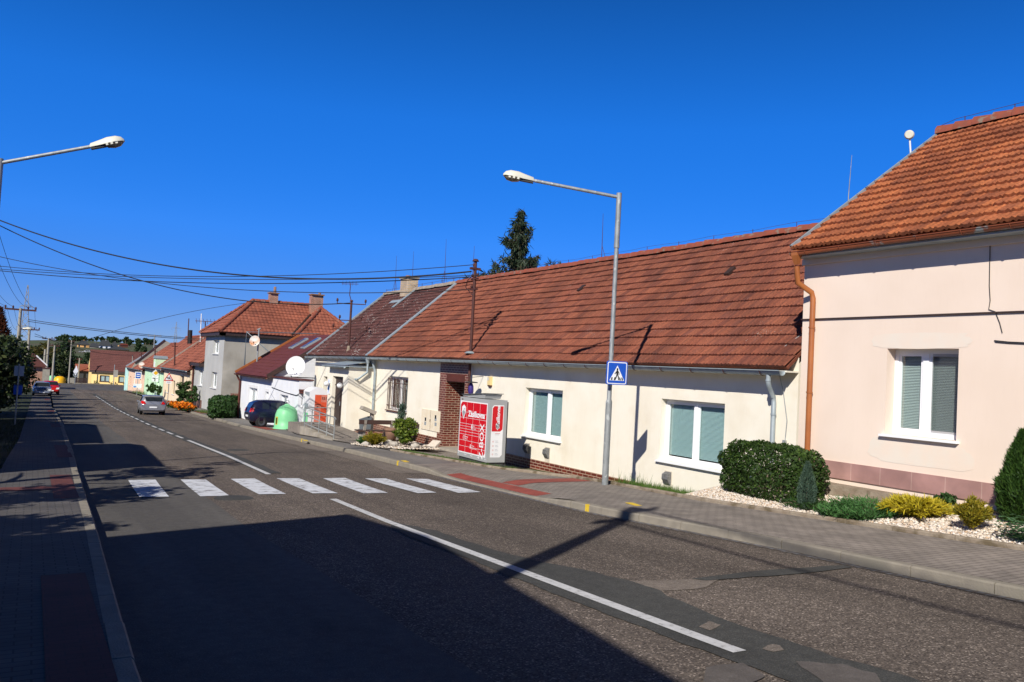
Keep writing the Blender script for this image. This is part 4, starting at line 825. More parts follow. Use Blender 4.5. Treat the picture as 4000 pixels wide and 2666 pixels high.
# mast with insulators on the dark roof
mx2, my2 = 13.66, 40.2
q = onY(z2(1480, 750), my2); mx2 = q.x
mt = thing('roof_mast', (mx2, my2, .5), 'slim rusty mast with three insulator arms on the dark speckled roof', 'mast')
topz = onY(z2(1470, 125), my2).z; mb = MB(); mb.tube([(mx2, my2, .3), (mx2, my2, topz-.9)], .06, 8); mb.tube([(mx2, my2, topz-.95), (mx2-.12, my2, topz-.6), (mx2-.1, my2, topz)], .02, 6); mb.lathe([(.1, -.02), (.06, .05), (0, .06)], (mx2, my2, topz-.9), 10); mb.build('pole', M['rust_metal'], mt)
for zz, L in ((1.05, .72), (1.9, .55), (2.35, .85)):
    mb = MB()
    for s in (-1, 1):
        b = Vector((mx2, my2, topz-zz)); e = b+_r0*(s*L); mb.tube([b, e-_r0*s*.12, e, e+Vector((0, 0, .14))], .026, 5); mb.lathe([(.0, .1), (.06, .11), (.05, .17), (.06, .2), (.03, .26), (0, .27)], e, 8)
    mb.build('insulator_arm', M['rust_metal'], mt)
mb = MB()
mb.tube([Vector((mx2, my2, topz-.05))-_r0*.55, Vector((mx2, my2, topz-.02))+_r0*.3], .014, 5)
for k in range(5): c_ = Vector((mx2, my2, topz))-_r0*(.5-k*.17); mb.tube([c_+Vector((0, 0, -.12)), c_+Vector((0, 0, .12))], .008, 4)
mb.build('aerial_bars', M['rust_metal'], mt)
mb = MB(); mb.lathe([(.07, .3), (.12, 0), (.16, -.15)], (mx2, my2, .62), 10); mb.build('flashing', M['mosskerb'], mt)

# pink house
XP = 13.5; PK = thing('pink_house', (XP, 8, -1.8), 'tall pale pink house with orange tile roof and mauve tiled plinth', 'house')
F = FW(XP); pw = (8.2, 9.55, -.76, .80); py1 = 11.5
mb = MB(); wallmesh(mb, F, 3.2, py1, -2.2, 2.85, [pw], .24, 0); wallmesh(mb, FS(py1), XP, 22.3, -2.2, 2.85); mb.add([(XP, py1, 2.85), (22.3, py1, 2.85), (17.9, py1, 6.05)], [(0, 1, 2)]); mb.add([(XP, 3.2, 2.85), (22.3, 3.2, 2.85), (17.9, 3.2, 6.05)], [(0, 1, 2)])
wallmesh(mb, FS(3.2), XP, 22.3, -2.2, 2.85); mb.quad((22.3, 3.2, -2.2), (22.3, py1, -2.2), (22.3, py1, 2.85), (22.3, 3.2, 2.85)); mb.build('wall', M['stucco_pink'], PK)
mb = MB(); fbox(mb, F, 3.2, py1+.01, -1.705, -1.385, -.035, -.0); mb.build('plinth', M['plinth_tile'], PK)
mb = MB(); fbox(mb, F, 3.2, py1+.02, 1.378, 1.404, -.035, .0); mb.build('string_course', M['darkbrown'], PK)
mb = MB()
for (a0, a1, b0, b1) in ((pw[0]-.3, pw[1]+.35, pw[2]-.5, pw[2]-.05), (pw[0]-.2, pw[1]+.3, pw[3]+.0, pw[3]+.28)):
    V = []; n = 40; c_ = F((a0+a1)/2, (b0+b1)/2, -.004)
    for k in range(n):
        th = 2*math.pi*k/n; sx = math.copysign(abs(math.cos(th))**.5, math.cos(th)); sz = math.copysign(abs(math.sin(th))**.5, math.sin(th)); w_ = 1+.16*noise.noise((th*2.3, a0, b0)); V.append(c_+Vector((0, sx*(a1-a0)/2*w_, sz*(b1-b0)/2*w_)))
    mb = MB(); mb.add(V, [tuple(range(n))]); mb.build('wall_patch', M['stucco_patch'], PK)
wo = window(PK, F, *pw, depth=.24, mull=(.545,), blind='blind_grey', fw=.075)
ms_, n_s, l_s, b_s = nodes('insect_mesh'); b_s.inputs['Base Color'].default_value = (.05, .05, .05, 1); tr_ = n_s.new('ShaderNodeBsdfTransparent'); mx_ = n_s.new('ShaderNodeMixShader'); mx_.inputs[0].default_value = .36
l_s.new(tr_.outputs[0], mx_.inputs[1]); l_s.new(b_s.outputs[0], mx_.inputs[2]); l_s.new(mx_.outputs[0], n_s['Material Output'].inputs[0])
mb = MB(); mb.quad(F(pw[0]+.09, pw[2]+.09, .235), F(pw[0]+.61, pw[2]+.09, .235), F(pw[0]+.61, pw[3]-.08, .235), F(pw[0]+.09, pw[3]-.08, .235)); mb.build('insect_screen', ms_, wo)
pe, pr_ = (13.08, 2.80), (17.9, 6.08)
yE = pe[0]/ray(3096, 968).x; yH = (pe[0]-.03)/ray(3112, 985).x
Rp = tile_roof('roof', (pe[0], 2.8, pe[1]), (pe[0], yE, pe[1]), (pr_[0], 2.8, pr_[1]), (pr_[0], yE, pr_[1]), M['tile_orange'], PK, course=.345, tw=.225, amp=.034, lip=.05, sag=.012)
mb = MB(); mb.quad((pr_[0], 2.8, pr_[1]-.03), (pr_[0], yE, pr_[1]-.03), (22.7, yE, 2.7), (22.7, 2.8, 2.7)); mb.build('roof_back', M['tile_far'], PK)
ridge_caps((pr_[0], 2.8, pr_[1]+.02), (pr_[0], yE, pr_[1]+.02), M['ridge_red'], Rp, .15, .42, .1)
mb = MB(); mb.tube([(pr_[0], yE, pr_[1]+.2), (pr_[0], py1-.4, pr_[1]+.27), (pr_[0], 2.8, pr_[1]+.27)], .006, 4)
for y in np.arange(py1-.6, 2.8, -1.1): mb.tube([(pr_[0], y, pr_[1]), (pr_[0], y, pr_[1]+.28)], .01, 4)
mb.build('lightning_wire', M['rust_metal'], PK)
a = Vector((pr_[0]-pe[0], 0, pr_[1]-pe[1])).normalized(); nn = Vector((-a.z, 0, a.x)); L = math.hypot(pr_[0]-pe[0], pr_[1]-pe[1])/2
mb = MB(); mb.obox((Vector((pe[0], yE+.02, pe[1]))+Vector((pr_[0], yE+.02, pr_[1])))/2+nn*.02, Vector((0, .022, 0)), a*L, nn*.055); mb.build('verge_board', M['zinc'], PK)
mb = MB(); mb.box(13.12, 13.5, 2.8, yE, 2.62, 2.66); mb.build('soffit', M['zinc'], PK)
mb = MB(); mb.box(13.44, 13.55, 2.8, py1+.02, 2.5, 2.62); mb.build('cornice', M['stucco_pink'], PK)
gutter((pe[0]-.03, 2.8, pe[1]-.06), (pe[0]-.03, yE, pe[1]-.09), M['copper_paint'], PK, .07, .75)
mb = MB(); q = Vector((pe[0]-.03, yH, 2.72)); mb.tube([q+Vector((0, 0, .02)), q+Vector((0, 0, -.08)), q+Vector((.02, 0, -.26))], [.105, .105, .05], 4, smooth=False)
yp = fy(z8(478, 1400), XP-.09)[0]; mb.tube([q+Vector((.02, 0, -.3)), q+Vector((.04, -.02, -.62)), (XP-.10, yp+.03, 1.92), (XP-.09, yp, 1.80), (XP-.09, yp, -1.9)], .056, 12)
for zz in (1.2, -.1): mb.tube([(XP-.09, yp, zz), (XP-.09, yp, zz+.03)], .065, 12)
mb.build('downpipe', M['orange_pipe'], PK)
mb = MB(); P_ = [onX(z8(*p), XP-.012) for p in ((1760, 890), (1700, 895), (1685, 960), (1680, 1250), (1686, 1350), (1676, 1410), (1720, 1425), (1750, 1500), (1768, 1570))]; mb.tube(P_, .007, 5)
P_ = [onX(z7(*p), XP-.012) for p in ((1075, 207), (1080, 215), (1160, 222), (1300, 228))]; mb.tube(P_, .007, 5); P_ = [onX(z7(*p), XP-.012) for p in ((1072, 205), (1160, 214), (1300, 220))]; mb.tube(P_, .007, 5); mb.build('wall_cable', M['plastic_black'], PK)
# small radio dish on the verge of the pink roof
q = onY(z8(1150, 300), py1+.2); q2 = onY(z8(1137, 223), py1+.2); t = thing('radio_dish', q, 'small round cream radio dish on a short stick above the orange roof', 'antenna')
mb = MB(); mb.tube([q+Vector((0, 0, -.3)), q2], .022, 6); mb.build('pole', M['dish_white'], t)
dv = (-q2).normalized()*.6+Vector((-.6, -.2, 0)); dv.normalize(); s_ = dv.cross(Vector((0, 0, 1))).normalized(); u_ = s_.cross(dv); V = []
mb = MB(); mb.tube([q2+dv*.0, q2+dv*.05, q2+dv*.07], [.105, .105, .08], 20); mb.build('dish', M['lamp_cream'], t)
# lightning rods behind the roofs (each fixed to its house)
mb = MB(); q = onX(z8(722, 640), 18.2); e = onX(z8(745, 360), 18.2); mb.tube([q+Vector((0, 0, -1)), q, e], [.018, .014, .006], 5); mb.build('lightning_rod', M['galv'], PK)
for pb, pt_ in ((z3(1295, 350), z3(1315, 30)), ((2350, 1015), (2356, 835))):
    q = onX(pb, RX); e = onX(pt_, RX); mb = MB(); mb.tube([q+Vector((0, 0, -.2)), q.lerp(e, .3), e], [.016, .014, .006], 5); mb.tube([q+Vector((0, -.3, -.1)), q.lerp(e, .3)], .008, 4); mb.build('lightning_rod', M['rust_metal'], H)
# concrete step under the plinth
mb = MB(); mb.box(13.16, XP+.05, 2, 12.3, -2.6, -1.80); mb.box(13.10, 13.30, 2, 12.3, -2.6, -1.875); tag(mb.build('concrete_step', M['mosskerb']), 'mossy concrete ledge along the foot of the pink house', 'ledge')
ea = onX((2738, 1957), 11.72); eb = onX((2868, 1902), 13.70); mb = MB(); ew = Vector((.0, .10, 0)); mb.add([ea-Vector((0, 0, .3)), ea, eb, eb-Vector((0, 0, .4)), ea+ew-Vector((0, 0, .3)), ea+ew, eb+ew, eb+ew-Vector((0, 0, .4))], [(0, 3, 2, 1), (1, 2, 6, 5), (4, 5, 6, 7), (0, 1, 5, 4), (3, 7, 6, 2)]); tag(mb.build('bed_edging', M['mosskerb']), 'short mossy edging running from the pavement to the cream wall', 'edging')

# ------------------------------------------------------------------ white house with the brown sheet roof
WX = 11.7; wz = -3.98; WH = thing('white_house', (WX, 50, wz), 'low white house with brown sheet roof and two skylights', 'house')
F = FW(WX); wy0, wy1, wye = 47.0, 55.0, 41.6
h1 = (50.5, 52.7, -3.35, -1.78); h2 = (47.7, 48.5, -3.1, -1.85)
mb = MB(); wallmesh(mb, F, wy0, wy1, -4.5, -.95, [h1, h2], .2); wallmesh(mb, FS(wy0), WX, 19.2, -4.5, -.9); mb.add([(WX, wy0, -.95), (19.2, wy0, -.95), (15.4, wy0, 1.55)], [(0, 1, 2)]); wallmesh(mb, FS(wy1), WX, 19.2, -4.5, -.9); mb.add([(WX, wy1, -.95), (19.2, wy1, -.95), (15.4, wy1, 1.55)], [(0, 1, 2)]); mb.build('wall', M['stucco_white'], WH)
h3 = (43.5, 45.1, -3.0, -1.85); mb = MB(); wallmesh(mb, F, wye, wy0, -4.5, -.98, [h3], .2); wallmesh(mb, FS(wye), WX, 12.4, -4.5, -.98); mb.quad((WX, wye, -.98), (WX, wy0, -.98), (12.4, wy0, -.98), (12.4, wye, -.98)); mb.quad((12.4, wye, -4.5), (12.4, wy0, -4.5), (12.4, wy0, -.98), (12.4, wye, -.98)); mb.build('annex_wall', M['stucco_white'], WH)
mb = MB(); mb.box(WX-.1, 12.45, wye-.05, wy0-.01, -.97, -.90); mb.build('annex_coping', M['brown_paint'], WH)
mb = MB(); mb.box(WX+.02, WX+.66, wye-.24, wye-.02, -1.62, -1.50); mb.box(WX+.0, WX+.7, wye-.27, wye-.02, -1.50, -1.42); mb.build('canopy', M['brown_paint'], WH)
for h in (h1, h2, h3): window(WH, F, *h, depth=.16, mull=(.5,) if h is not h2 else (), blind='curtain', slats=False)
for h in (h1, h2, h3):
    mb = MB(); 
    for (a0, a1, b0, b1) in ((h[0]-.18, h[0], h[2], h[3]+.18), (h[1], h[1]+.18, h[2], h[3]+.18), (h[0], h[1], h[3], h[3]+.18)): fbox(mb, F, a0, a1, b0, b1, -.015, .001)
    mb.build('window_surround', M['white_paint'], WH)
e0, e1, r0_, r1_ = (11.35, wy0-.15, -.95), (11.35, wy1+.3, -.95), (15.4, wy0-.15, 1.72), (15.4, wy1+.3, 1.72)
rw = tile_roof('roof', e0, e1, r0_, r1_, M['roof_sheet'], WH, course=.34, tw=.5, amp=.006, lip=.012, sag=.0, simple=True)
mb = MB(); mb.quad((15.4, wy0-.15, 1.70), (15.4, wy1+.3, 1.70), (19.4, wy1+.3, -.95), (19.4, wy0-.15, -.95)); mb.build('roof_back', M['roof_sheet'], WH)
a = Vector((15.4-11.35, 0, 1.72+.95)); L = a.length/2; a.normalize(); nn = Vector((-a.z, 0, a.x))
for yy in (wy0-.18, wy1+.34): mb = MB(); mb.obox((Vector((11.35, yy, -.95))+Vector((15.4, yy, 1.72)))/2+nn*.0, Vector((0, .03, 0)), a*L, nn*.13); mb.build('verge_board', M['wood_bench'] if yy < 50 else M['orange_pipe'], WH)
for yy in (49.2, 51.9): mb = MB(); c_ = Vector((11.35, yy, -.95))+a*(L*2*.76); mb.obox(c_+nn*.07, Vector((0, .36, 0)), a*.62, nn*.05); sk = mb.build('skylight_frame', M['zinc'], rw); mb = MB(); mb.obox(c_+nn*.125, Vector((0, .28, 0)), a*.54, nn*.006); mb.build('skylight_pane', M['skylight'], sk)
gutter((11.3, wy0-.1, -1.02), (11.3, wy1+.2, -1.0), M['brown_paint'], WH, .08, 1)
mb = MB(); mb.tube([(11.35, wy1+.1, -1.0), (11.5, wy1+.1, -1.3), (WX-.08, wy1+.12, -1.5), (WX-.08, wy1+.12, wz)], .06, 8); mb.build('downpipe', M['brown_paint'], WH)
mb = MB(); mb.box(WX, WX+.3, wy1, wy1+.62, -4.4, -.98); mb.build('brick_pier', M['brick_red'], WH)
mb = MB(); fbox(mb, F, wye, wy1, -4.3, -3.83, -.03, .0); mb.build('plinth', M['brown_paint'], WH)
mb = MB(); mb.tube([F(47.0, -1.55, -.03), F(44, -1.7, -.03), F(41.9, -1.75, -.03), (WX-.05, 41.2, -1.62), (WX+.0, 40.9, -1.62)], .02, 5); mb.tube([(WX+.0, 40.9, -1.62), (WX+.0, 40.9, -2.2)], .012, 5); mb.lathe([(0, -.02), (.05, -.06), (.08, -.16), (0, -.2)], (WX+.0, 40.9, -2.15), 10, 1); mb.build('wall_lamp', [M['plastic_black'], M['dish_white']], WH)
def dish(name, c, r, dirn, m, label, mount, group=None):
    t = thing(name, c, label, 'satellite dish', group); c = Vector(c); d = Vector(dirn).normalized(); s_ = d.cross(Vector((0, 0, 1))).normalized(); u_ = s_.cross(d); V = []; F_ = []
    K = 28; J = 5
    for j in range(J+1):
        for k in range(K):
            th = 2*math.pi*k/K; rr = r*j/J; V.append(c+(s_*math.cos(th)+u_*math.sin(th)*1.06)*rr+d*(.22*r*(j/J)**2))
    for j in range(J):
        for k in range(K): F_.append((j*K+k, j*K+(k+1) % K, (j+1)*K+(k+1) % K, (j+1)*K+k))
    mb = MB(); mb.add(V, F_, 0, True); V2 = [v-d*.03 for v in V]; mb.add(V2, [tuple(reversed(f)) for f in F_], 1, True); mb.add(V[-K:]+V2[-K:], [(k, (k+1) % K, K+(k+1) % K, K+k) for k in range(K)], 1); mb.build('reflector', [m, M['dish_white']], t)
    mb = MB(); mb.tube([c-u_*r*.95, c+d*r*.75-u_*r*.45], .011, 6); mb.obox(c+d*r*.78-u_*r*.42, s_*.025, d*.05, u_*.025); mb.build('feed_arm', M['plastic_black'], t)
    mb = MB(); mb.tube([c-d*.02, c-d*.22, Vector(mount)], .035, 8); mb.build('mount', M['galv'], t); return t
q = ray(*z2(1023, 858))*45.2; dish('satellite_dish', q, .54, (-.55, -.80, .22), M['dish_white'], 'large white satellite dish against the white gable', (12.3, q.y+.4, -.95))
q = ray(*z2(662, 635))*54.6; dish('satellite_dish', q, .335, (-.45, -.85, .22), M['dish_rust'], 'rust stained satellite dish on a steel pole before the grey house', (q.x+.16, 54.75, q.z-.1))
qb = ray(*z2(675, 905))*54.8; qt = ray(*z2(691, 530))*54.8; t = thing('antenna_pole', qb, 'thin galvanised pole standing at the eave of the brown sheet roof', 'pole')
mb = MB(); mb.tube([Vector((qb.x, 54.8, -2.2)), qb+Vector((0, 0, .3)), Vector((qb.x, 54.8, qt.z))], .05, 8); mb.build('pole', M['galv'], t); mb = MB(); mb.tube([Vector((qb.x-.12, 54.8, qt.z-.05)), Vector((qb.x+.1, 54.8, qt.z+.05))], .05, 8); mb.build('pole_cap', M['galv'], t); mb = MB(); mb.lathe([(.06, .2), (.14, -.05)], (qb.x, 54.8, qb.z), 10); mb.build('flashing', M['zinc'], t)

# ------------------------------------------------------------------ grey two-storey house
GX, gy0, gy1, gx1, ge = 12.3, 64.7, 72.6, 22.2, 1.95
GH = thing('grey_house', (GX, 68, -4.3), 'unpainted grey two storey house with hipped red tile roof', 'house')
F = FW(GX); ws = [(66.7, 69.1, .25, 1.35), (66.7, 69.0, -2.45, -1.2)]
mb = MB(); wallmesh(mb, F, gy0, gy1, -4.8, ge, ws, .22); mb.build('front_wall', M['stucco_greyfront'], GH)
mb = MB(); wallmesh(mb, FS(gy0), GX, gx1, -4.8, ge, [], 0); wallmesh(mb, FS(gy1), GX, gx1, -4.8, ge); mb.quad((gx1, gy0, -4.8), (gx1, gy1, -4.8), (gx1, gy1, ge), (gx1, gy0, ge))
mb.box(17.6, 22.6, 63.7, gy0-.01, -4.8, ge); mb.build('side_wall', M['stucco_grey'], GH)
for h in ws: window(GH, F, *h, depth=.2, mull=(.5,), blind='curtain', slats=False)
mb = MB(); fbox(mb, FS(gy0), 17.0, 17.55, -.2, .45, -.012, -.0); mb.build('window_surround', M['white_paint'], GH)
mb = MB(); fbox(mb, FS(gy0), 12.6, 14.0, -4.2, -3.1, -.02, .0); mb.build('cellar_hatch', M['brown_paint'], GH)
o = .45; ex0, ex1, ey0, ey1 = GX-o, gx1+o, gy0-o, gy1+o; rx0, rx1, ry, rz = 15.1, 20.6, 68.65, 4.75
R1 = tile_roof('roof', (ex0, ey0, ge), (ex1, ey0, ge), (rx0, ry, rz), (rx1, ry, rz), M['tile_far'], GH, course=.42, tw=.3, amp=.03, simple=True)
tile_roof('roof', (ex0, ey1, ge), (ex0, ey0, ge), (rx0, ry+.01, rz), (rx0, ry-.01, rz), M['tile_far'], GH, course=.42, tw=.3, amp=.03, simple=True)
mb = MB(); mb.quad((ex1, ey1, ge), (ex0, ey1, ge), (rx0, ry, rz), (rx1, ry, rz)); mb.add([(ex1, ey0, ge), (ex1, ey1, ge), (rx1, ry, rz)], [(0, 1, 2)]); mb.build('roof_back', M['tile_far'], GH)
wx0, wx1, wyy = 17.3, 22.9, 63.35; ap = (20.1, 66.9, 4.45)
tile_roof('roof_wing', (wx0, wyy, ge), (wx1, wyy, ge), (ap[0]-.02, ap[1]-.4, ap[2]), (ap[0]+.02, ap[1]-.4, ap[2]), M['tile_far'], GH, course=.42, tw=.3, amp=.03, simple=True)
tile_roof('roof_wing', (wx0, 65.0, ge), (wx0, wyy, ge), (ap[0], 68, ap[2]), (ap[0], ap[1]-.4, ap[2]), M['tile_far'], GH, course=.42, tw=.3, amp=.03, simple=True)
mb = MB(); mb.add([(wx1, wyy, ge), (wx1, 69, ge), (ap[0], 68, ap[2]), (ap[0], ap[1]-.4, ap[2])], [(0, 1, 2, 3)]); mb.build('roof_back', M['tile_far'], GH)
for (p, q_) in (((ex0, ey0, ge+.05), (rx0, ry, rz+.05)), ((rx0, ry, rz+.05), (rx1, ry, rz+.05)), ((wx0, wyy, ge+.05), (ap[0], ap[1]-.4, ap[2]+.05)), ((wx1, wyy, ge+.05), (ap[0], ap[1]-.4, ap[2]+.05)), ((ex0, ey1, ge+.05), (rx0, ry, rz+.05))): ridge_caps(p, q_, M['ridge_red'], R1, .15, .45, .08)
mb = MB(); mb.tube([(17.25, 64.0, ge+.1), (19.3, 66.6, rz-.9)], .13, 5); mb.build('valley_gutter', M['darkbrown'], R1)
mb = MB(); mb.box(ex0+.05, ex1-.05, ey0+.05, gy0, ge-.28, ge-.02); mb.box(ex0+.05, GX, ey0+.05, ey1-.05, ge-.28, ge-.02); mb.box(17.35, 22.85, wyy+.05, 63.7, ge-.28, ge-.02); mb.build('eave_board', M['darkbrown'], GH)
for (px_, w_, h_, lab) in ((z2(820, 300), .34, .75, 0), (z2(1197, 320), .50, .80, 1)):
    q = ray(*px_)*(ry if not lab else 67.5); mb = MB(); mb.box(q.x-w_, q.x+w_, q.y-.3, q.y+.3, q.z-1.2, q.z+h_); c = mb.build('chimney', M['brick_plain'], R1); mb = MB(); mb.box(q.x-w_-.06, q.x+w_+.06, q.y-.46, q.y+.46, q.z+h_, q.z+h_+.1); mb.build('chimney_cap', M['terracotta'], c)
    mb = MB(); mb.lathe([(.12, q.z+h_+.1), (.11, q.z+h_+.6-.3*lab), (0, q.z+h_+.6-.3*lab)], (q.x+.1+.15*lab, q.y, 0), 10); mb.build('chimney_pot', M['terracotta'], c)
q = ray(*z2(895, 310))*69.5; mb = MB(); mb.lathe([(.14, -.6), (.14, .2), (0, .2)], (q.x, q.y, q.z), 10); mb.lathe([(.12, -.6), (.12, .15), (0, .15)], (q.x+.35, q.y, q.z), 10); mb.build('chimney_pot', M['terracotta'], R1)
# lower wing of the grey house beside the street
LW = (72.6, 77.2); F = FW(GX+.05); hl = (73.2, 75.3, -2.5, -1.2); mb = MB(); wallmesh(mb, F, LW[0], LW[1], -4.9, -.62, [hl], .2); wallmesh(mb, FS(LW[1]), GX, 20, -4.9, -.6); mb.build('wing_wall', M['stucco_greyfront'], GH)
window(GH, F, *hl, depth=.18, mull=(.5,), blind='curtain', slats=False)
tile_roof('wing_roof', (GX-.4, LW[0], -.55), (GX-.4, LW[1]+.3, -.55), (16.3, LW[0], 2.6), (16.3, LW[1]+.3, 2.6), M['tile_far'], GH, course=.42, tw=.3, amp=.03, simple=True)
mb = MB(); mb.box(GX-.42, GX, LW[0], LW[1]+.2, -.85, -.58); mb.build('wing_eave', M['darkbrown'], GH)
mb = MB(); mb.tube([(GX-.5, LW[1]+.1, -.6), (GX-.3, LW[1]+.1, -1.0), (GX-.1, LW[1]+.1, -1.3), (GX-.1, LW[1]+.1, -4.5)], .07, 8); mb.build('downpipe', M['brown_paint'], GH)
mb = MB(); fbox(mb, F, gy0, LW[1], -5, -3.72, -.04, .0); mb.build('plinth', M['brick_red'], GH)
# stairs beside the grey house
st = thing('stone_stairs', (13, 60.5, -4.1), 'concrete steps with pipe railing beside the grey house', 'stairs')
mb = MB()
for k in range(7): mb.box(11.9+k*.32, 14.4, 59.6, 62.4, -4.3, -3.95+k*.17)
mb.build('steps', M['concrete'], st); mb = MB(); mb.box(12.6, 14.5, 62.4, 62.7, -4.3, -2.6); mb.build('side_wall', M['brick_red'], st)
mb = MB(); mb.tube([(11.9, 59.6, -3.1), (14.2, 59.6, -1.9)], .03, 5); mb.tube([(11.9, 59.6, -3.5), (14.2, 59.6, -2.3)], .03, 5)
for k in range(4): mb.tube([(11.9+k*.75, 59.6, -4.1+k*.4), (11.9+k*.75, 59.6, -3.1+k*.39)], .03, 5)
mb.build('railing', M['galv'], st)
q = ray(*z2(570, 850))*57; t = thing('balcony_frame', q, 'dark steel balcony railing behind the brown sheet roof', 'railing'); mb = MB(); mb.tube([q, q+Vector((0, 0, 2.3)), q+Vector((2.6, 0, .2)), q], .05, 5); mb.tube([q+Vector((0, 0, 2.3)), q+Vector((5, 0, 2.5))], .03, 5)
mb.build('rail', M['bin_grey'], t)

# ------------------------------------------------------------------ further row houses
def rowhouse(name, label, y0, y1, X, ground, eave, rx, rz, wm, rm, doors=(), verge=None, vh=.1):
    t = thing(name, (X, (y0+y1)/2, ground), label, 'house'); F = FW(X); mb = MB(); wallmesh(mb, F, y0, y1, ground-.6, eave+.1, [d[:4] for d in doors], .25)
    for yy in (y0+.01, y1-.01): wallmesh(mb, FS(yy), X, 2*rx-X, ground-.6, eave); mb.add([(X, yy, eave), (2*rx-X, yy, eave), (rx, yy, rz-.12)], [(0, 1, 2)])
    mb.build('wall', wm, t); r = tile_roof('roof', (X-.35, y0, eave), (X-.35, y1, eave), (rx, y0, rz), (rx, y1, rz), rm, t, course=.42, tw=.32, amp=.03, simple=True)
    mb = MB(); mb.quad((rx, y0, rz-.02), (rx, y1, rz-.02), (2*rx-X+.3, y1, eave), (2*rx-X+.3, y0, eave)); mb.build('roof_back', rm, t)
    ridge_caps((rx, y0, rz+.03), (rx, y1, rz+.03), M['ridge_red'], r, .15, .5); gutter((X-.4, y0, eave-.03), (X-.4, y1, eave-.03), M['zinc'], t, .09, 2)
    mb = MB(); mb.box(X-.3, X, y0, y1, eave-.35, eave-.1); mb.build('cornice', M['darkbrown'], t)
    for d in doors:
        if d[4] == 'door':
            mb = MB(); fbox(mb, F, d[0], d[1], d[2], d[3], .2, .26); mb.build('door', M[d[5]], t)
        else: window(t, F, *d[:4], depth=.18, mull=(.5,), blind='curtain', slats=False, fm=d[5])
    if verge:
        a = Vector((rx-X+.35, 0, rz-eave)); L = a.length/2; a.normalize(); nn = Vector((-a.z, 0, a.x)); mb = MB()
        mb.obox((Vector((X-.35, y1-.1, eave))+Vector((rx, y1-.1, rz)))/2+nn*vh*.8, Vector((0, .2, 0)), a*L, nn*vh); mb.build('verge', verge, t)
    return t
g_ = zr(84)+.15
rowhouse('apricot_house', 'apricot row house with arched doorway and red tile roof', 77.4, 94.5, 12.0, g_, -1.35, 16.6, 2.55, M['stucco_apricot'], M['tile_far'], [(80.8, 83.3, g_, -1.95, 'door', 'darkbrown'), (77.9, 79.0, g_, -2.3, 'door', 'white_paint'), (86.3, 88.0, -3.9, -2.55, 'window', 'darkbrown'), (90.0, 92.0, -3.9, -2.55, 'window', 'darkbrown')], M['ridge_grey'], .08)
g_ = zr(102)+.15
rowhouse('mint_green_house', 'mint green row house with pale pilaster beside the priority sign', 94.6, 112, 12.0, g_, -1.62, 16.6, 2.3, M['stucco_green'], M['tile_far'], [(98.2, 100.0, -4.3, -3.1, 'window', 'white_paint'), (103.2, 105.0, -4.3, -3.1, 'window', 'darkbrown'), (108, 109.5, -4.3, -3.1, 'window', 'darkbrown')])
mb = MB(); Y_ = 101.0; zdt = ray(592, 1400).z*Y_
t = thing('gable_dormer', (12, Y_, -1.5), 'pale green box dormer with grey cap rising from the red roof', 'dormer'); mb = MB(); mb.box(11.75, 12.9, Y_-.95, Y_+.95, -2.2, zdt); mb.build('dormer_wall', M['stucco_green'], t); mb = MB(); mb.prism([(11.65, Y_-1.05, zdt), (11.65, Y_+1.05, zdt), (11.65, Y_, zdt+.32)], (1.4, 0, 0)); mb.build('dormer_roof', M['zinc'], t); mb = MB(); mb.box(11.73, 11.748, Y_-.5, Y_+.5, -1.9, zdt-.4); mb.build('panel', M['white_paint'], t)
g_ = zr(126)+.15
rowhouse('peach_house', 'peach row house behind the bus stop sign with patched red roof', 112.2, 132.5, 12.0, g_, -2.15, 16.4, 1.5, M['stucco_peach'], M['tile_far'], [(116, 118, -4.7, -3.4, 'window', 'white_paint'), (123, 125.5, -4.7, -3.4, 'window', 'white_paint'), (128.5, 130.5, -4.7, -3.4, 'window', 'darkbrown')], M['zinc'], .12)
mb = MB(); mb.box(11.75, 11.99, 132.6, 135.2, -6.2, -2.3); t = tag(mb.build('corner_shop', M['stucco_mint']), 'narrow turquoise wall at the end of the peach house', 'wall')
t = thing('gable_wall', (14, 141, -2), 'plain grey parapet gable rising above the red roofs', 'gable'); mb = MB(); ga, gb, gc, gd = [ray(*p)*112.4 for p in ((527, 1421), (644, 1330), (668, 1342), (515, 1440))]; mb.prism([ga, gd, gc, gb], (0, .4, 0)); mb.build('parapet', M['polecrete'], t); mb = MB(); mb.obox((ga+gb)/2+Vector((0, .2, .05)), (gb-ga)/2, Vector((0, .3, 0)), Vector((-.04, 0, .05))); mb.build('coping', M['darkbrown'], t)
q = ray(*zc(805, 405))*112; dish('satellite_dish', q, .36, (-.4, -.9, .2), M['dish_rust'], 'orange stained satellite dish on the wall of the peach house', (q.x+.8, 112.5, q.z-.4))
for (pb, pt_, Y_, nm) in ((zc(1476, 418), zd(2005, 740), 87, 'between the red roofs of the apricot house'), (zc(1072, 410), zd(1600, 850), 104, 'beside the pale green dormer'), (zc(797, 330), zd(1322, 930), 122, 'above the parapet gable'), (zc(615, 420), zd(1140, 985), 138, 'at the far end of the red roofs')):
    q = ray(*pb)*Y_; e = ray(*pt_)*Y_; t = thing('roof_mast', q, 'thin dark wire mast '+nm, 'mast', 'wire masts on the row house roofs'); mb = MB(); mb.tube([q+Vector((0, 0, -.3)), e], .07, 6); mb.build('pole', M['rust_metal'] if Y_ < 130 else M['polecrete'], t); mb = MB(); mb.lathe([(.12, -.05), (.06, .1), (0, .1)], e, 8); mb.tube([e+Vector((-.3, 0, -.3)), e+Vector((.3, 0, -.3))], .035, 5); mb.build('insulator_bracket', M['rust_metal'], t)
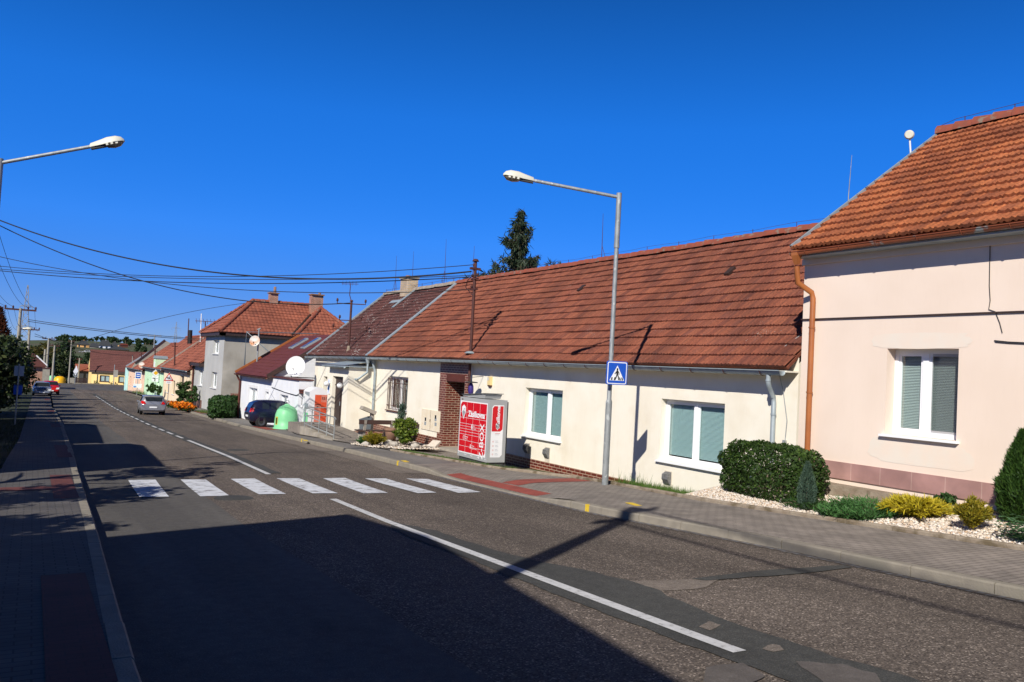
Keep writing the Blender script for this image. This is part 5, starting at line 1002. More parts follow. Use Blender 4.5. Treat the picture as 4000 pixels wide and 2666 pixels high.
# aerials and flues against the sky above the far roofs
def aerial(pb, pt_, Y_, label, bars=0, m='galv', r=.05, cat='antenna', nm='roof_antenna'):
    q = ray(*pb)*Y_; e = ray(*pt_)*Y_; t = thing(nm, q, label, cat); mb = MB(); mb.tube([q+Vector((0, 0, -.8)), e], r, 6); mb.build('pole', M[m], t)
    if bars:
        mb = MB(); mb.tube([e-_r0*1.0, e+_r0*1.0], .03, 5)
        for k in range(bars): c_ = e+_r0*(-.9+1.8*k/(bars-1)); mb.tube([c_+Vector((0, -.3, -.25)), c_+Vector((0, .3, .25))], .025, 4)
        mb.build('aerial_bars', M[m], t)
aerial(z1(1920, 690), z1(1928, 510), 90, 'thin dark rod aerial left of the black flue', 0, 'rust_metal'); aerial(z1(2050, 670), z1(2057, 460), 90, 'tall white rod aerial right of the black flue', 0, 'white_paint')
aerial(z2(228, 545), z2(230, 462), 86, 'flat television aerial beside the grey house roof', 6, 'rust_metal'); aerial(z1(1943, 690), z1(1943, 628), 92, 'black flue pipe on the apricot house ridge', 0, 'black', .22, 'flue', 'flue_pipe')
aerial(zd(1580, 770), zd(1590, 590), 128, 'mast with two curled insulators above the pale gable', 3, 'galv', .08)

# ------------------------------------------------------------------ yellow house across the junction
YH = thing('yellow_house', (14, 200, -7.25), 'yellow house with big dark brown roof facing down the street', 'house')
o = ray(355, 1503)*200; du = _r0.copy(); dn = Vector((_r0.y*-1, _r0.x, 0)); dn = Vector((math.sin(YAW), math.cos(YAW), 0)); F = Frame(o, du, dn)
gz_ = zr(200); et = -4.25; wl_ = 17; yw = [(1.8, 3.95, gz_+.60, gz_+2.0), (5.85, 7.15, gz_+.60, gz_+2.0), (9.5, 11, gz_+.60, gz_+2)]
mb = MB(); wallmesh(mb, F, 0, wl_, gz_-.5, et+.1, yw, .2); FL = Frame(F(0, 0), dn*.85-du*.55, du); wallmesh(mb, FL, 0, 8, gz_-.5, et+.1); mb.add([FL(0, et), FL(8, et), FL(4, .15)], [(0, 1, 2)]); mb.build('wall', M['stucco_yellow'], YH)
ry = tile_roof('roof', F(-.3, et, -.5), F(wl_, et, -.5), FL(4, .25)-du*.2, F(wl_, .25, 4), M['tile_brown'], YH, course=.5, tw=.45, amp=.03, simple=True)
mb = MB(); mb.quad(FL(4, .2), F(wl_, .2, 4), F(wl_, et, 8.5), FL(8.4, et)); mb.build('roof_back', M['tile_brown'], YH)
mb = MB(); fbox(mb, F, -.3, wl_, et-.45, et-.05, -.55, .0); mb.build('eave_board', M['darkbrown'], YH)
for h in yw: window(YH, F, *h, depth=.15, mull=(.5,) if h[1]-h[0] > 2 else (), fm='darkbrown', blind='curtain', slats=False, fw=.12, sillm='darkbrown')
mb = MB(); fbox(mb, F, -.05, wl_, gz_-.2, gz_+.14, -.06, .0); mb.build('plinth', M['darkbrown'], YH)
mb = MB(); fbox(mb, F, -3, wl_, gz_-.1, gz_+.12, -3.6, -.2); tag(mb.build('pavement', M['kerb']), 'pale pavement in front of the yellow house', kind='structure')
for k in range(9):
    u = [1.5, 4.3, 4.8, 5.5, 7.4, 7.9, 8.4, 8.9, 1.0][k]; c_ = F(u, gz_+.45, -.5); p, d = ellipsoid_pts(24, c_, (.22, .22, .38), .3); tag(quadcloud('flowering_plant', leaves(p, .11), M['leaf_red'] if k % 2 else M['leaf_hedge']), 'small flowering plant at the foot of the yellow wall', 'plant', 'plants along the yellow wall')

# ================================================================== STREET OBJECTS
def lamp_head(parent, c, ax):
    """cobra-head lantern: cream lid, brown bowl below, three small cream boxes a side; ax points away from the pole"""
    ax = Vector(ax).normalized(); s_ = ax.cross(Vector((0, 0, 1))).normalized(); u_ = s_.cross(ax); c = Vector(c); ax, s_, u_ = ax*.72, s_*.85, u_*.92
    prof = [(0, .045, .05, .0), (.05, .075, .10, .0), (.35, .10, .14, .0), (.55, .155, .17, .0), (.8, .17, .165, .0), (.95, .13, .12, .0), (1.02, .05, .05, .0)]
    mb = MB(); V = []; K = 9
    for (t, wd, ht, z0) in prof:
        for k in range(K): th = math.pi*k/(K-1); V.append(c+ax*t+s_*(math.cos(th)*wd)+u_*(math.sin(th)**.6*ht-.02))
    F_ = [(i*K+k, (i+1)*K+k, (i+1)*K+k+1, i*K+k+1) for i in range(len(prof)-1) for k in range(K-1)]; mb.add(V, F_, 0, True)
    mb.add([V[i*K] for i in range(len(prof))]+[V[i*K+K-1] for i in reversed(range(len(prof)))], [tuple(range(2*len(prof)))], 0); hd = mb.build('lamp_head', M['lamp_cream'], parent)
    mb = MB(); V = []; bp = [(.42, .08, .03), (.52, .14, .09), (.7, .155, .12), (.88, .13, .10), (.98, .06, .03)]
    for (t, wd, ht) in bp:
        for k in range(K): th = math.pi*k/(K-1); V.append(c+ax*t+s_*(math.cos(th)*wd)-u_*(math.sin(th)*ht+.018))
    mb.add(V, [(i*K+k, i*K+k+1, (i+1)*K+k+1, (i+1)*K+k) for i in range(len(bp)-1) for k in range(K-1)], 0, True); mb.build('bowl', M['lamp_bowl'], hd)
    mb = MB(); mb.obox(c+ax*.24-u_*.045, ax*.22, s_*.06, u_*.03); mb.build('lamp_neck', M['plastic_black'], hd)
    for sd in (-1, 1):
        for k in range(3): mb = MB(); mb.obox(c+ax*(.52+k*.14)+s_*sd*(.145+.01*(k == 1))-u_*.045, ax*.035, s_*.008, u_*.026); mb.build('clip', M['lamp_cream'], hd)  # small cream boxes along both sides of the bowl
def street_lamp(label, base, top, head, arm_r=.04):
    base, top, head = Vector(base), Vector(top), Vector(head); t = thing('street_lamp', base, label, 'street lamp', 'street lamps with a white head on a bent arm')
    h = top.z-base.z; lv = lambda z: base.lerp(top, z/h); mb = MB()
    mb.tube([lv(-.1), lv(2.0), lv(2.06), lv(2.12), lv(h*.82)], [.076, .074, .074, .054, .050], 14); mb.tube([lv(h*.82), lv(h*.83), lv(h)], [.060, .062, .062], 14); mb.tube([lv(h*.815), lv(h*.83)], .066, 14); mb.build('post', M['galv'], t)
    ax = head-top; mb = MB(); mb.tube([top+Vector((0, 0, -.10)), top+Vector((0, 0, -.10))+ax], arm_r, 10); mb.build('arm', M['galv'], t); lamp_head(t, top+Vector((0, 0, -.10))+ax, ax); return t
LB = Vector((11.60, 15.38, -2.62))
street_lamp('galvanised street lamp carrying the blue crossing sign on the right pavement', LB, ray(2419, 755)*15.22, ray(2088, 690)*16.18)
street_lamp('street lamp whose arm reaches in at the left edge of the photo', (-.95, 21.3, zr(21.3)+.1), ray(2, 620)*21.0, ray(352, 557)*20.6)
# pedestrian crossing sign on the lamp post
sc_ = ray(2410, 1458)*15.12; sg = thing('crossing_sign', sc_, 'blue square pedestrian crossing sign fixed to the lamp post', 'sign')
sn = Vector((-.14, -1, 0)).normalized(); sx = Vector((1, -.14, 0)).normalized(); sz = Vector((0, 0, 1)); sz = (sz+sx*.012).normalized()
def rrect(c, w_, h_, r_, sx, sz, n=5):
    P_ = []
    for (qx, qz, a0) in ((w_/2-r_, h_/2-r_, 0), (-w_/2+r_, h_/2-r_, 90), (-w_/2+r_, -h_/2+r_, 180), (w_/2-r_, -h_/2+r_, 270)):
        for k in range(n+1): th = R(a0+90*k/n); P_.append(c+sx*(qx+r_*math.cos(th))+sz*(qz+r_*math.sin(th)))
    return P_
def flat(name, P_, m, parent): mb = MB(); mb.add(P_, [tuple(range(len(P_)))]); return mb.build(name, m, parent)
mb = MB(); mb.prism(rrect(sc_, .545, .545, .047, sx, sz), -sn*.02); mb.build('plate', M['sign_blue'], sg)
flat('border', rrect(sc_+sn*.003, .507, .507, .043, sx, sz), M['sign_white'], sg); flat('field', rrect(sc_+sn*.006, .463, .463, .028, sx, sz), M['sign_blue'], sg)
S_ = lambda x, z, d=.012: sc_+sn*d+sx*x*.945+sz*z*.945
flat('triangle', [S_(-.205, -.185, .009), S_(.205, -.185, .009), S_(0, .185, .009)], M['sign_white'], sg)
mb = MB()
for x in (-.165, -.085, .075, .135): mb.quad(S_(x, -.175), S_(x+.04, -.175), S_(x+.045-.03*(x > 0), -.105), S_(x+.015-.03*(x > 0), -.105))
def limb(pts, w_): 
    for (a, b) in zip(pts, pts[1:]):
        a, b = Vector((a[0], 0, a[1])), Vector((b[0], 0, b[1])); d = (b-a).normalized(); n_ = Vector((-d.z, 0, d.x))*w_/2; a = a-d*w_*.2; b = b+d*w_*.2
        mb.quad(S_(a.x-n_.x, a.z-n_.z, .014), S_(b.x-n_.x, b.z-n_.z, .014), S_(b.x+n_.x, b.z+n_.z, .014), S_(a.x+n_.x, a.z+n_.z, .014))
limb([(0, .055), (.0, -.02)], .05); limb([(.0, -.02), (-.02, -.09), (-.055, -.165)], .027); limb([(.005, -.02), (.035, -.09), (.05, -.165)], .027); limb([(-.01, .05), (-.045, .0), (-.065, -.02)], .02); limb([(.012, .05), (.045, .01), (.05, -.035)], .02)
mb.add([S_(.0+.023*math.cos(R(k*30)), .095+.026*math.sin(R(k*30)), .014) for k in range(12)], [tuple(range(12))]); mb.build('pictogram', M['black'], sg)
mb = MB(); 
for dz in (-.16, .16): mb.tube([sc_-sn*.02+sz*dz, Vector((11.57, 15.3, sc_.z+dz))], .025, 6)
mb.build('clamp', M['galv'], sg)

# ------------------------------------------------------------------ parcel locker
LX = 11.45; p0 = onX((1900, 1812), LX); p1 = onX((1912, 1563), LX); pL = onX((1787, 1790), LX)
ly0, ly1, lz0, lz1, lx1 = p0.y, pL.y+.02, p0.z, p1.z, LX+.60
LK = thing('parcel_locker', (LX, (ly0+ly1)/2, lz0), 'grey and red parcel locker with white lettering standing before the cream wall', 'parcel locker')
LH, LW_ = lz1-lz0, ly1-ly0; mb = MB(); mb.box(LX, lx1, ly0, ly1, lz0+.03, lz1); mb.build('cabinet', M['locker_grey'], LK)
mb = MB(); mb.box(LX+.04, lx1-.03, ly0+.04, ly1-.04, lz0-.1, lz0+.03); mb.box(lx1, lx1+.07, ly0+.06, ly1, lz0-.1, lz1-.05); mb.build('base_frame', M['locker_dark'], LK)
mb = MB(); mb.add([(LX+.08, ly1-.02, lz1+.02), (lx1, ly1-.02, lz1+.02), (lx1, ly1-1.45, lz1+.02), (LX+.08, ly1-1.45, lz1+.02), (LX+.08, ly1-.02, lz1+.06), (lx1, ly1-.02, lz1+.06), (lx1+.03, ly1-1.5, lz1+.15), (LX+.05, ly1-1.5, lz1+.15)], [(0, 1, 5, 4), (1, 2, 6, 5), (2, 3, 7, 6), (3, 0, 4, 7)]); mb.build('solar_box', M['locker_grey'], LK)
mb = MB(); mb.prism([(LX+.04, ly1, lz1+.065), (lx1+.04, ly1, lz1+.065), (lx1+.06, ly1-1.54, lz1+.162), (LX+.02, ly1-1.54, lz1+.162)], (0, 0, .02)); mb.build('solar_panel', M['solar'], LK)
# front: coordinates u (0 at the left edge = far end, 1 at the near end), v (0 bottom, 1 top)
LF = lambda u, v, d=0: Vector((LX-d, ly1-u*LW_, lz0+v*LH))
flat('front_panel', [LF(.025, .085, .003), LF(.95, .085, .003), LF(.95, .94, .003), LF(.025, .94, .003)], M['white_paint'], LK)
rows = [185, 105, 105, 48, 48, 48, 52, 110, 105, 105]; tot = sum(rows); v = .925
for r_i, rr in enumerate(rows):
    hgt = .825*rr/tot
    for c_i in range(4):
        u0 = .040+c_i*.224+.005; u1 = u0+.212; a0, a1 = v-hgt+.006, v-.002; mb = MB(); ch = .05
        P_ = [LF(u0, a0, .006), LF(u1, a0, .006), LF(u1, a1, .006), LF(u0, a1, .006)]
        if r_i == 0 and c_i == 0: P_ = [LF(u0, a0, .006), LF(u1, a0, .006), LF(u1, a1, .006), LF(u0+.05, a1, .006), LF(u0, a1-.05, .006)]
        if r_i == 9 and c_i == 3: P_ = [LF(u0, a0, .006), LF(u1-.05, a0, .006), LF(u1, a0+.04, .006), LF(u1, a1, .006), LF(u0, a1, .006)]
        mb.prism(P_, (-.006, 0, 0)); mb.build('locker_door', M['locker_red'], LK)
    v -= hgt
fu, fn_ = Vector((0, -1, 0)), Vector((0, 0, 1))
text('Zásilkovna', .245, LF(.605, .735, .016), fu, fn_, M['sign_white'], 'lettering', LK, bold=.008)
text('Z-BOX', .34, LF(.825, .325, .016), fn_, -fu, M['sign_white'], 'lettering', LK, bold=.004)
for (b, u, v_, sz_) in (('Rychle', .52, .548, .066), ('bez čekání', .54, .503, .066), ('Nonstop', .30, .355, .066), ('provoz', .29, .322, .066), ('Podací', .54, .225, .066), ('i výdejní místo', .57, .185, .066)): text(b, sz_, LF(u, v_, .016), fu, fn_, M['sign_white'], 'lettering', LK)
def ring(c, r, a, b, m, parent, w_=.012, n=18, name='icon'):
    mb = MB(); P_ = [Vector(c)+Vector(a)*math.cos(2*math.pi*k/n)*r+Vector(b)*math.sin(2*math.pi*k/n)*r for k in range(n)]; Q_ = [Vector(c)+Vector(a)*math.cos(2*math.pi*k/n)*(r-w_)+Vector(b)*math.sin(2*math.pi*k/n)*(r-w_) for k in range(n)]
    mb.add(P_+Q_, [(k, (k+1) % n, n+(k+1) % n, n+k) for k in range(n)]); return mb.build(name, m, parent)
ring(LF(.215, .338, .016), .068, fu, fn_, M['sign_white'], LK); text('24', .06, LF(.215, .338, .017), fu, fn_, M['sign_white'], 'lettering', LK)
mb = MB(); mb.quad(LF(.455, .49, .016), LF(.485, .49, .016), LF(.485, .565, .016), LF(.455, .565, .016)); mb.quad(LF(.44, .18, .016), LF(.47, .18, .016), LF(.46, .245, .016), LF(.445, .245, .016)); mb.build('icon', M['sign_white'], LK)
def shield(c, s, a, b, parent, d=Vector((-1, 0, 0))):
    c = Vector(c); P_ = lambda x, y, k=0: c+Vector(a)*x*s+Vector(b)*y*s+d*k
    flat('emblem', [P_(0, -.62), P_(.33, -.05), P_(.36, .42), P_(0, .62), P_(-.36, .42), P_(-.33, -.05)], M['sign_white'], parent)
    flat('emblem_fold', [P_(0, -.5, .002), P_(.27, 0, .002), P_(.0, .18, .002), P_(-.27, 0, .002)], M['sign_back'], parent); flat('emblem_fold', [P_(-.05, .12, .004), P_(.22, .26, .004), P_(.22, .40, .004), P_(-.05, .26, .004)], M['text_grey'], parent)
shield(LF(.165, .755, .016), .36, fu, fn_, LK)
mb = MB(); mb.quad(LF(.06, .955, .004), LF(.11, .955, .004), LF(.11, .972, .004), LF(.06, .972, .004)); mb.build('badge', M['rust'], LK)
# side panel
LS = lambda u, v, d=0: Vector((LX+u*.60, ly0-d, lz0+v*LH)); su = Vector((1, 0, 0))
flat('side_panel', [LS(.16, .095, .003), LS(.70, .095, .003), LS(.82, .135, .003), LS(.82, .92, .003), LS(.26, .92, .003), LS(.16, .885, .003)], M['white_paint'], LK)
flat('side_red', [LS(.19, .505, .006), LS(.66, .505, .006), LS(.785, .54, .006), LS(.785, .905, .006), LS(.28, .905, .006), LS(.19, .87, .006)], M['locker_red'], LK)
text('Zásilkovna', .155, LS(.52, .735, .008), fn_, -su, M['sign_white'], 'lettering', LK, bold=.005); shield(LS(.50, .58, .008), .17, su, fn_, LK, Vector((0, -1, 0)))
for k, v_ in enumerate((.47, .45)): mb = MB(); mb.quad(LS(.38, v_, .006), LS(.66-.05*k, v_, .006), LS(.66-.05*k, v_+.006, .006), LS(.38, v_+.006, .006)); mb.build('small_print', M['text_red'] if k == 0 else M['text_grey'], LK)
for k, v_ in enumerate((.345, .275, .21, .145)):
    ring(LS(.30, v_, .006), .022, su, fn_, M['text_red'], LK, .006); mb = MB()
    for q_ in range(2): mb.quad(LS(.42, v_-.012+.02*q_, .006), LS(.60-.04*q_, v_-.012+.02*q_, .006), LS(.60-.04*q_, v_-.006+.02*q_, .006), LS(.42, v_-.006+.02*q_, .006))
    mb.build('small_print', M['text_grey'], LK)
for u in (.03, .25, .30, .47, .51, .70, .74, .95): mb = MB(); mb.obox(LF(u, .062, .003), Vector((.003, 0, 0)), Vector((0, .012, 0)), Vector((0, 0, .012))); mb.build('bolt', M['white_paint'], LK)

# ------------------------------------------------------------------ bell bank and clothes bin
zg = zr(41.2)+.13; bc = gr(1116, 1676, .13); bw = .70
BB = thing('bottle_bank', (bc.x, bc.y, bc.z), 'pale green bell shaped bottle bank beside the dark parked car', 'bottle bank')
prof = [(.80, 0), (.80, .05), (.74, .07), (.72, .5), (.69, .8), (.60, 1.05), (.44, 1.24), (.24, 1.32), (.16, 1.36), (.14, 1.40), (0, 1.41)]
mb = MB(); mb.lathe([(r_*.80, h_*.90) for r_, h_ in prof], bc, 40); mb.build('bell', M['bell_green'], BB)
mb = MB(); c_ = bc+Vector((0, 0, 1.27))
for th in (0, .5): d_ = Vector((math.cos(th-.3), math.sin(th-.3), 0)); mb.tube([c_+d_*(.09*math.cos(a))+Vector((0, 0, .09+.09*math.sin(a))) for a in np.linspace(0, 6.28, 16)], .012, 5)
mb.build('lifting_ring', M['galv'], BB)
mb = MB(); n_ = 4
def onbell(a, z, rr): return bc+Vector((math.cos(a)*rr, math.sin(a)*rr, z))
a0 = math.atan2(-bc.y, -bc.x); lab = []
for (aa, ab, za0, zb0, m_) in ((a0-1.08, a0-.80, .22, .62, 'tin_yellow'), (a0+.45, a0+.95, .24, .31, 'tin_yellow'), (a0+.62, a0+.95, .07, .10, 'sign_back')):
    mb = MB(); r_ = .588
    for k in range(4): p, q = aa+(ab-aa)*k/4, aa+(ab-aa)*(k+1)/4; mb.quad(onbell(p, za0, r_), onbell(q, za0, r_), onbell(q, zb0, r_), onbell(p, zb0, r_))
    lb = mb.build('sticker', M[m_], BB)
    if zb0 > .5:
        mb = MB(); mb.quad(onbell(aa+.05, za0+.04, .592), onbell(ab-.05, za0+.04, .592), onbell(ab-.05, zb0-.05, .592), onbell(aa+.05, zb0-.05, .592)); mb.build('sticker_print', M['leaf_hedge'], lb)
c_ = bc+Vector((.05, .55, 0)); t = None
bx = ray(1207, 1600); by = 40.2; X0 = bx.x*by-.0; X1 = ray(1277, 1600).x*by; zb_ = ray(1245, 1659).z*by; zt_ = ray(1240, 1512).z*by-.02
TB = thing('clothes_bin', ((X0+X1)/2, by, zb_), 'white arched clothes bin with salmon red front panel numbered 151', 'donation bin'); D_ = 1.1
mb = MB(); P_ = [(X0, by, zb_), (X1, by, zb_)]+[(X1+(X0-X1)*k/10, by, zt_-.22+.22*math.sin(math.pi*k/10)) for k in range(11)]; mb.prism(P_, (0, D_, 0)); mb.build('shell', M['bin_white'], TB)
TU = lambda u, v, d=.006: Vector((X0+(X1-X0)*u, by-d, zb_+(zt_-zb_)*v))
flat('front_panel', [TU(.29, .0), TU(.97, .0), TU(.97, .80), TU(.29, .80)], M['bin_salmon'], TB)
for (u0, u1, v0, v1, m_) in ((.65, .965, .01, .60, 'bin_red'), (.31, .64, .535, .785, 'bin_red')): flat('front_insert', [TU(u0, v0, .009), TU(u1, v0, .009), TU(u1, v1, .009), TU(u0, v1, .009)], M[m_], TB)
flat('chute_painted_shadow', [TU(.31, .52, .012), TU(.64, .52, .012), TU(.64, .54, .012), TU(.31, .54, .012)], M['darkbrown'], TB); flat('lock_plate', [TU(.41, .44, .012), TU(.51, .44, .012), TU(.51, .49, .012), TU(.41, .49, .012)], M['rust'], TB)  # dark strip painted as the shadow under the chute
text('151', .19, TU(.81, .70, .012), su, fn_, M['black'], 'lettering', TB, bold=.004)
TL_ = lambda u, v, d=.006: Vector((X0-d, by+D_*(1-u), zb_+(zt_-zb_)*v))
flat('chute', [TL_(.2, .66), TL_(.95, .66), TL_(.95, .86), TL_(.2, .86)], M['white_paint'], TB); flat('chute_flap', [TL_(.25, .80, .01), TL_(.95, .74, .01), TL_(.95, .86, .01), TL_(.25, .86, .01)], M['sign_back'], TB)
flat('leaflet', [TL_(.25, .04), TL_(.9, .04), TL_(.9, .30), TL_(.25, .30)], M['bell_green'], TB); flat('leaflet_band', [TL_(.35, .05, .012), TL_(.55, .05, .012), TL_(.62, .29, .012), TL_(.42, .29, .012)], M['text_blue'], TB); flat('notice', [TL_(.3, .40), TL_(.85, .40), TL_(.85, .55), TL_(.3, .55)], M['sign_back'], TB)
# ramp with railing
rz0, rz1 = 31.9, 36.5; rxl = 10.42; gzr = lambda y: zr(y)+.14
RM = thing('access_ramp', (rxl, 34, gzr(34)), 'concrete ramp with grey pipe railing leading to the porch', 'ramp')
mb = MB(); top = lambda y: gzr(rz0)+.02+.16*(y-rz0)/(rz1-rz0)
V = []
for y in (rz0, rz1): V += [(rxl, y, gzr(y)-.3), (rxl, y, top(y)), (rxl+.28, y, top(y)), (rxl+.28, y, gzr(y)-.3)]
mb.add(V, [(0, 1, 5, 4), (1, 2, 6, 5), (2, 3, 7, 6), (0, 3, 2, 1), (4, 5, 6, 7)]); mb.build('ramp_wall', M['concrete'], RM)
mb = MB(); mb.add([(rxl+.28, rz0, top(rz0)-.02), (rxl+1.9, rz0, top(rz0)-.02), (rxl+2.0, rz1, top(rz1)-.02), (rxl+.28, rz1, top(rz1)-.02), (rxl+2.0, 39.5, top(rz1)-.02), (rxl+.28, 39.5, top(rz1)-.02), (rxl+.28, 39.5, gzr(39.5)-.3), (rxl+.28, rz1, gzr(rz1)-.3)], [(0, 1, 2, 3), (3, 2, 4, 5), (3, 5, 6, 7)]); mb.build('ramp_deck', M['paver'], RM)
mb = MB(); xr_ = rxl+.16
pys = [32.15, 33.1, 34.2, 35.3, 36.35]
for y in pys: mb.tube([(xr_, y, top(y)-.05), (xr_, y, top(y)+.86)], .022, 6)
for h_ in (.86, .50, .14): mb.tube([(xr_, pys[0]-.15*(h_ > .8), top(pys[0])+h_-.06*(h_ > .8)), (xr_, pys[0], top(pys[0])+h_), (xr_, pys[-1], top(pys[-1])+h_)], .024, 6)
xe = xr_+1.15
for h_ in (.86, .50, .14): mb.tube([(xr_, pys[-1], top(36.3)+h_), (xe, pys[-1], top(36.3)+h_)], .02, 6)
mb.tube([(xe, pys[-1], top(36.3)-.05), (xe, pys[-1], top(36.3)+.86)], .022, 6); mb.build('railing', M['galv'], RM)

# ------------------------------------------------------------------ benches, bin, pot, planting bed before the cream house
def bench(label, c, ang, L=1.7):
    c = Vector(c); a = Vector((math.cos(ang), math.sin(ang), 0)); b = Vector((-a.y, a.x, 0)); t = thing('park_bench', c, label, 'bench', 'benches of dark planks on concrete legs')
    for k, (dy, zz, tl) in enumerate(((-.08, .42, 0), (.14, .42, 0), (.36, .43, 0))): mb = MB(); mb.obox(c+b*dy+Vector((0, 0, zz)), a*(L/2), b*.095, Vector((0, 0, .022))); mb.build('seat_plank', M['wood_bench'], t)
    mb = MB(); mb.obox(c+b*.46+Vector((0, 0, .78)), a*(L/2+.05), b*.022, Vector((0, 0, .085))); mb.build('backrest', M['wood_bench'], t)
    mb = MB(); mb.obox(c+b*.15+Vector((0, 0, .16)), a*(L/2-.2), b*.03, Vector((0, 0, .04))); mb.build('stretcher', M['wood_bench'], t)
    for s_ in (-1, 1):
        mb = MB(); q = c+a*s_*(L/2-.26); mb.prism([q-b*.2, q+b*.30, q+b*.52+Vector((0, 0, .86)), q+b*.40+Vector((0, 0, .86)), q+b*.36+Vector((0, 0, .40)), q-b*.18+Vector((0, 0, .40))], a*.1); mb.build('leg', M['concrete'], t)
q = onY((1455, 1716), 31.3); zq = zr(31.3)+.155; bench('dark plank bench standing behind the golden bush', ((ray(1400, 1660).x+ray(1535, 1660).x)/2*31.3, 31.3, zq), 0.0+math.pi, 1.65)
bench('dark plank bench half hidden behind the leafy green shrub', (13.2, 31.7, zr(31.7)+.1), math.pi/2+math.pi, 1.5)
q = gr(1432, 1702, .155); q.y = 33.6; q.x = ray(1426, 1690).x*q.y; q.z = zr(q.y)+.155; t = thing('litter_bin', q, 'grey litter bin hung on a concrete stand with a slanting slab', 'bin')
mb = MB(); mb.prism([q+Vector(v_) for v_ in ((-.24, -.2, .34), (.2, -.2, .34), (.2, .2, .34), (-.24, .2, .34))], (0, 0, .02)); mb.add([q+Vector(v_) for v_ in ((-.2, -.18, .36), (.17, -.18, .36), (.17, .18, .36), (-.2, .18, .36), (-.24, -.2, .78), (.2, -.2, .92), (.2, .2, .92), (-.24, .2, .78))], [(0, 1, 5, 4), (1, 2, 6, 5), (2, 3, 7, 6), (3, 0, 4, 7), (0, 3, 2, 1)]); mb.build('bin', M['bin_grey'], t)
mb = MB(); mb.box(q.x+.2, q.x+.32, q.y-.08, q.y+.08, q.z-.1, q.z+1.12); mb.build('post', M['concrete'], t); mb = MB(); mb.obox(q+Vector((.08, 0, 1.18)), Vector((.30, 0, -.11)), Vector((0, .2, 0)), Vector((.03, 0, .07))); mb.build('slab', M['concrete'], t)
bed = [gr(*p, .155) for p in ((1383, 1738), (1450, 1748), (1560, 1755), (1708, 1757), (1680, 1742), (1600, 1728), (1560, 1716), (1480, 1720), (1410, 1727))]
mb = MB(); mb.add([(v.x, v.y, zr(v.y)+.165) for v in bed], [tuple(range(len(bed)))]); tag(mb.build('planting_bed', M['soil']), 'small planting bed with stones in front of the benches', kind='structure')
pts = []
while len(pts) < 1500:
    i = random.randrange(len(bed)); j = random.randrange(len(bed)); v = bed[i].lerp(bed[j], random.random()); pts.append((v.x+random.gauss(0, .05), v.y+random.gauss(0, .08), zr(v.y)+.175))
tag(pebblemesh('gravel', np.array(pts), .035, M['pebble']), 'pale gravel covering the small planting bed', 'gravel', kind='stuff')
def boulder(c, r, label, m='rock', flat_=.7):
    mb = MB(); V = []; F_ = []; K, J = 10, 6
    for j in range(J+1):
        for k in range(K):
            ph = math.pi*j/J; th = 2*math.pi*k/K; d = Vector((math.sin(ph)*math.cos(th), math.sin(ph)*math.sin(th), math.cos(ph)*flat_)); V.append(Vector(c)+d*r*(1+.28*noise.noise(d*1.6+Vector(c))))
    for j in range(J):
        for k in range(K): F_.append((j*K+k, (j+1)*K+k, (j+1)*K+(k+1) % K, j*K+(k+1) % K))
    mb.add(V, F_, 0, False); return tag(mb.build('boulder', M[m]), label, 'stone')
for p, r_, lab in (((1515, 1740), .20, 'pale boulder directly below the terracotta pot'), ((1541, 1743), .16, 'pale boulder beside the foot of the leafy shrub'), ((1622, 1749), .15, 'round pale boulder near the brick plinth'), ((1428, 1742), .14, 'pale boulder left of the golden bush'), ((1419, 1741), .09, 'little stone at the left corner of the planting bed')):
    q = gr(*p, .17); q.z += r_*.4; boulder(q, r_, lab)
q = gr(1695, 1748, .18); mb = MB(); mb.obox(q+Vector((.05, .1, .1)), Vector((.08, -.17, 0)), Vector((.15, .08, .1)), Vector((-.02, -.01, .03))); tag(mb.build('stone_slab', M['gravelbase']), 'pale square stone slab leaning at the right end of the bed', 'slab')
q = gr(1526, 1727, .16); t = thing('flower_pot', q, 'large brown terracotta pot in front of the bench', 'flower pot'); mb = MB(); mb.lathe([(0, 0), (.18, 0), (.25, .42), (.25, .44), (.285, .44), (.285, .54), (.24, .54), (.23, .46)], q, 22); mb.build('pot', M['terracotta'], t); mb = MB(); mb.lathe([(0, .49), (.235, .49)], q, 16); mb.build('soil', M['soil'], t)
def bush(name, c, r, n, leaf, m, label, cat='shrub', clumps=26, crad=.35, group=None, up=.3, stems=True):
    c = Vector(c); t = thing(name, c, label, cat, group); cc = c+Vector((0, 0, r[2])); k = crad*min(r[0], r[2])
    p, d = clump_crown(cc, (r[0]-k*.7, r[1]-k*.7, r[2]-k*.6), clumps, n//clumps, k); p[:, 2] = np.maximum(p[:, 2], c.z+.02); quadcloud('foliage', leaves(p, leaf, d, up=up), M[m], t)
    if stems:
        mb = MB()
        for i in range(6): a = i*1.05; mb.tube([c-Vector((0, 0, .05)), c+Vector((math.cos(a)*r[0]*.3, math.sin(a)*r[1]*.3, r[2]*.8)), c+Vector((math.cos(a)*r[0]*.55, math.sin(a)*r[1]*.55, r[2]*1.35))], [.02, .014, .006], 5)
        mb.build('stems', M['bark'], t)
    return t
q = gr(1580, 1741, .16); bush('leafy_shrub', q, (.50, .50, .60), 3600, .048, 'leaf_shrub', 'bright green leafy shrub with a feathery top beside the pot', clumps=34)
q2 = q+Vector((.05, .55, 0)); t = thing('feathery_conifer', q2, 'grey green feathery conifer rising behind the leafy shrub', 'shrub'); P = np.array(q2)+np.stack([rng.normal(size=900)*.07, rng.normal(size=900)*.07, .2+rng.random(900)*1.25], 1); D = rng.normal(size=(900, 3))*.4; D[:, 2] += 1; quadcloud('foliage', needles(P, D, .16, .022), M['needle_blue'], t); mb = MB(); mb.tube([q2, q2+Vector((0, 0, 1.3))], [.02, .006], 5); mb.build('stems', M['bark'], t)
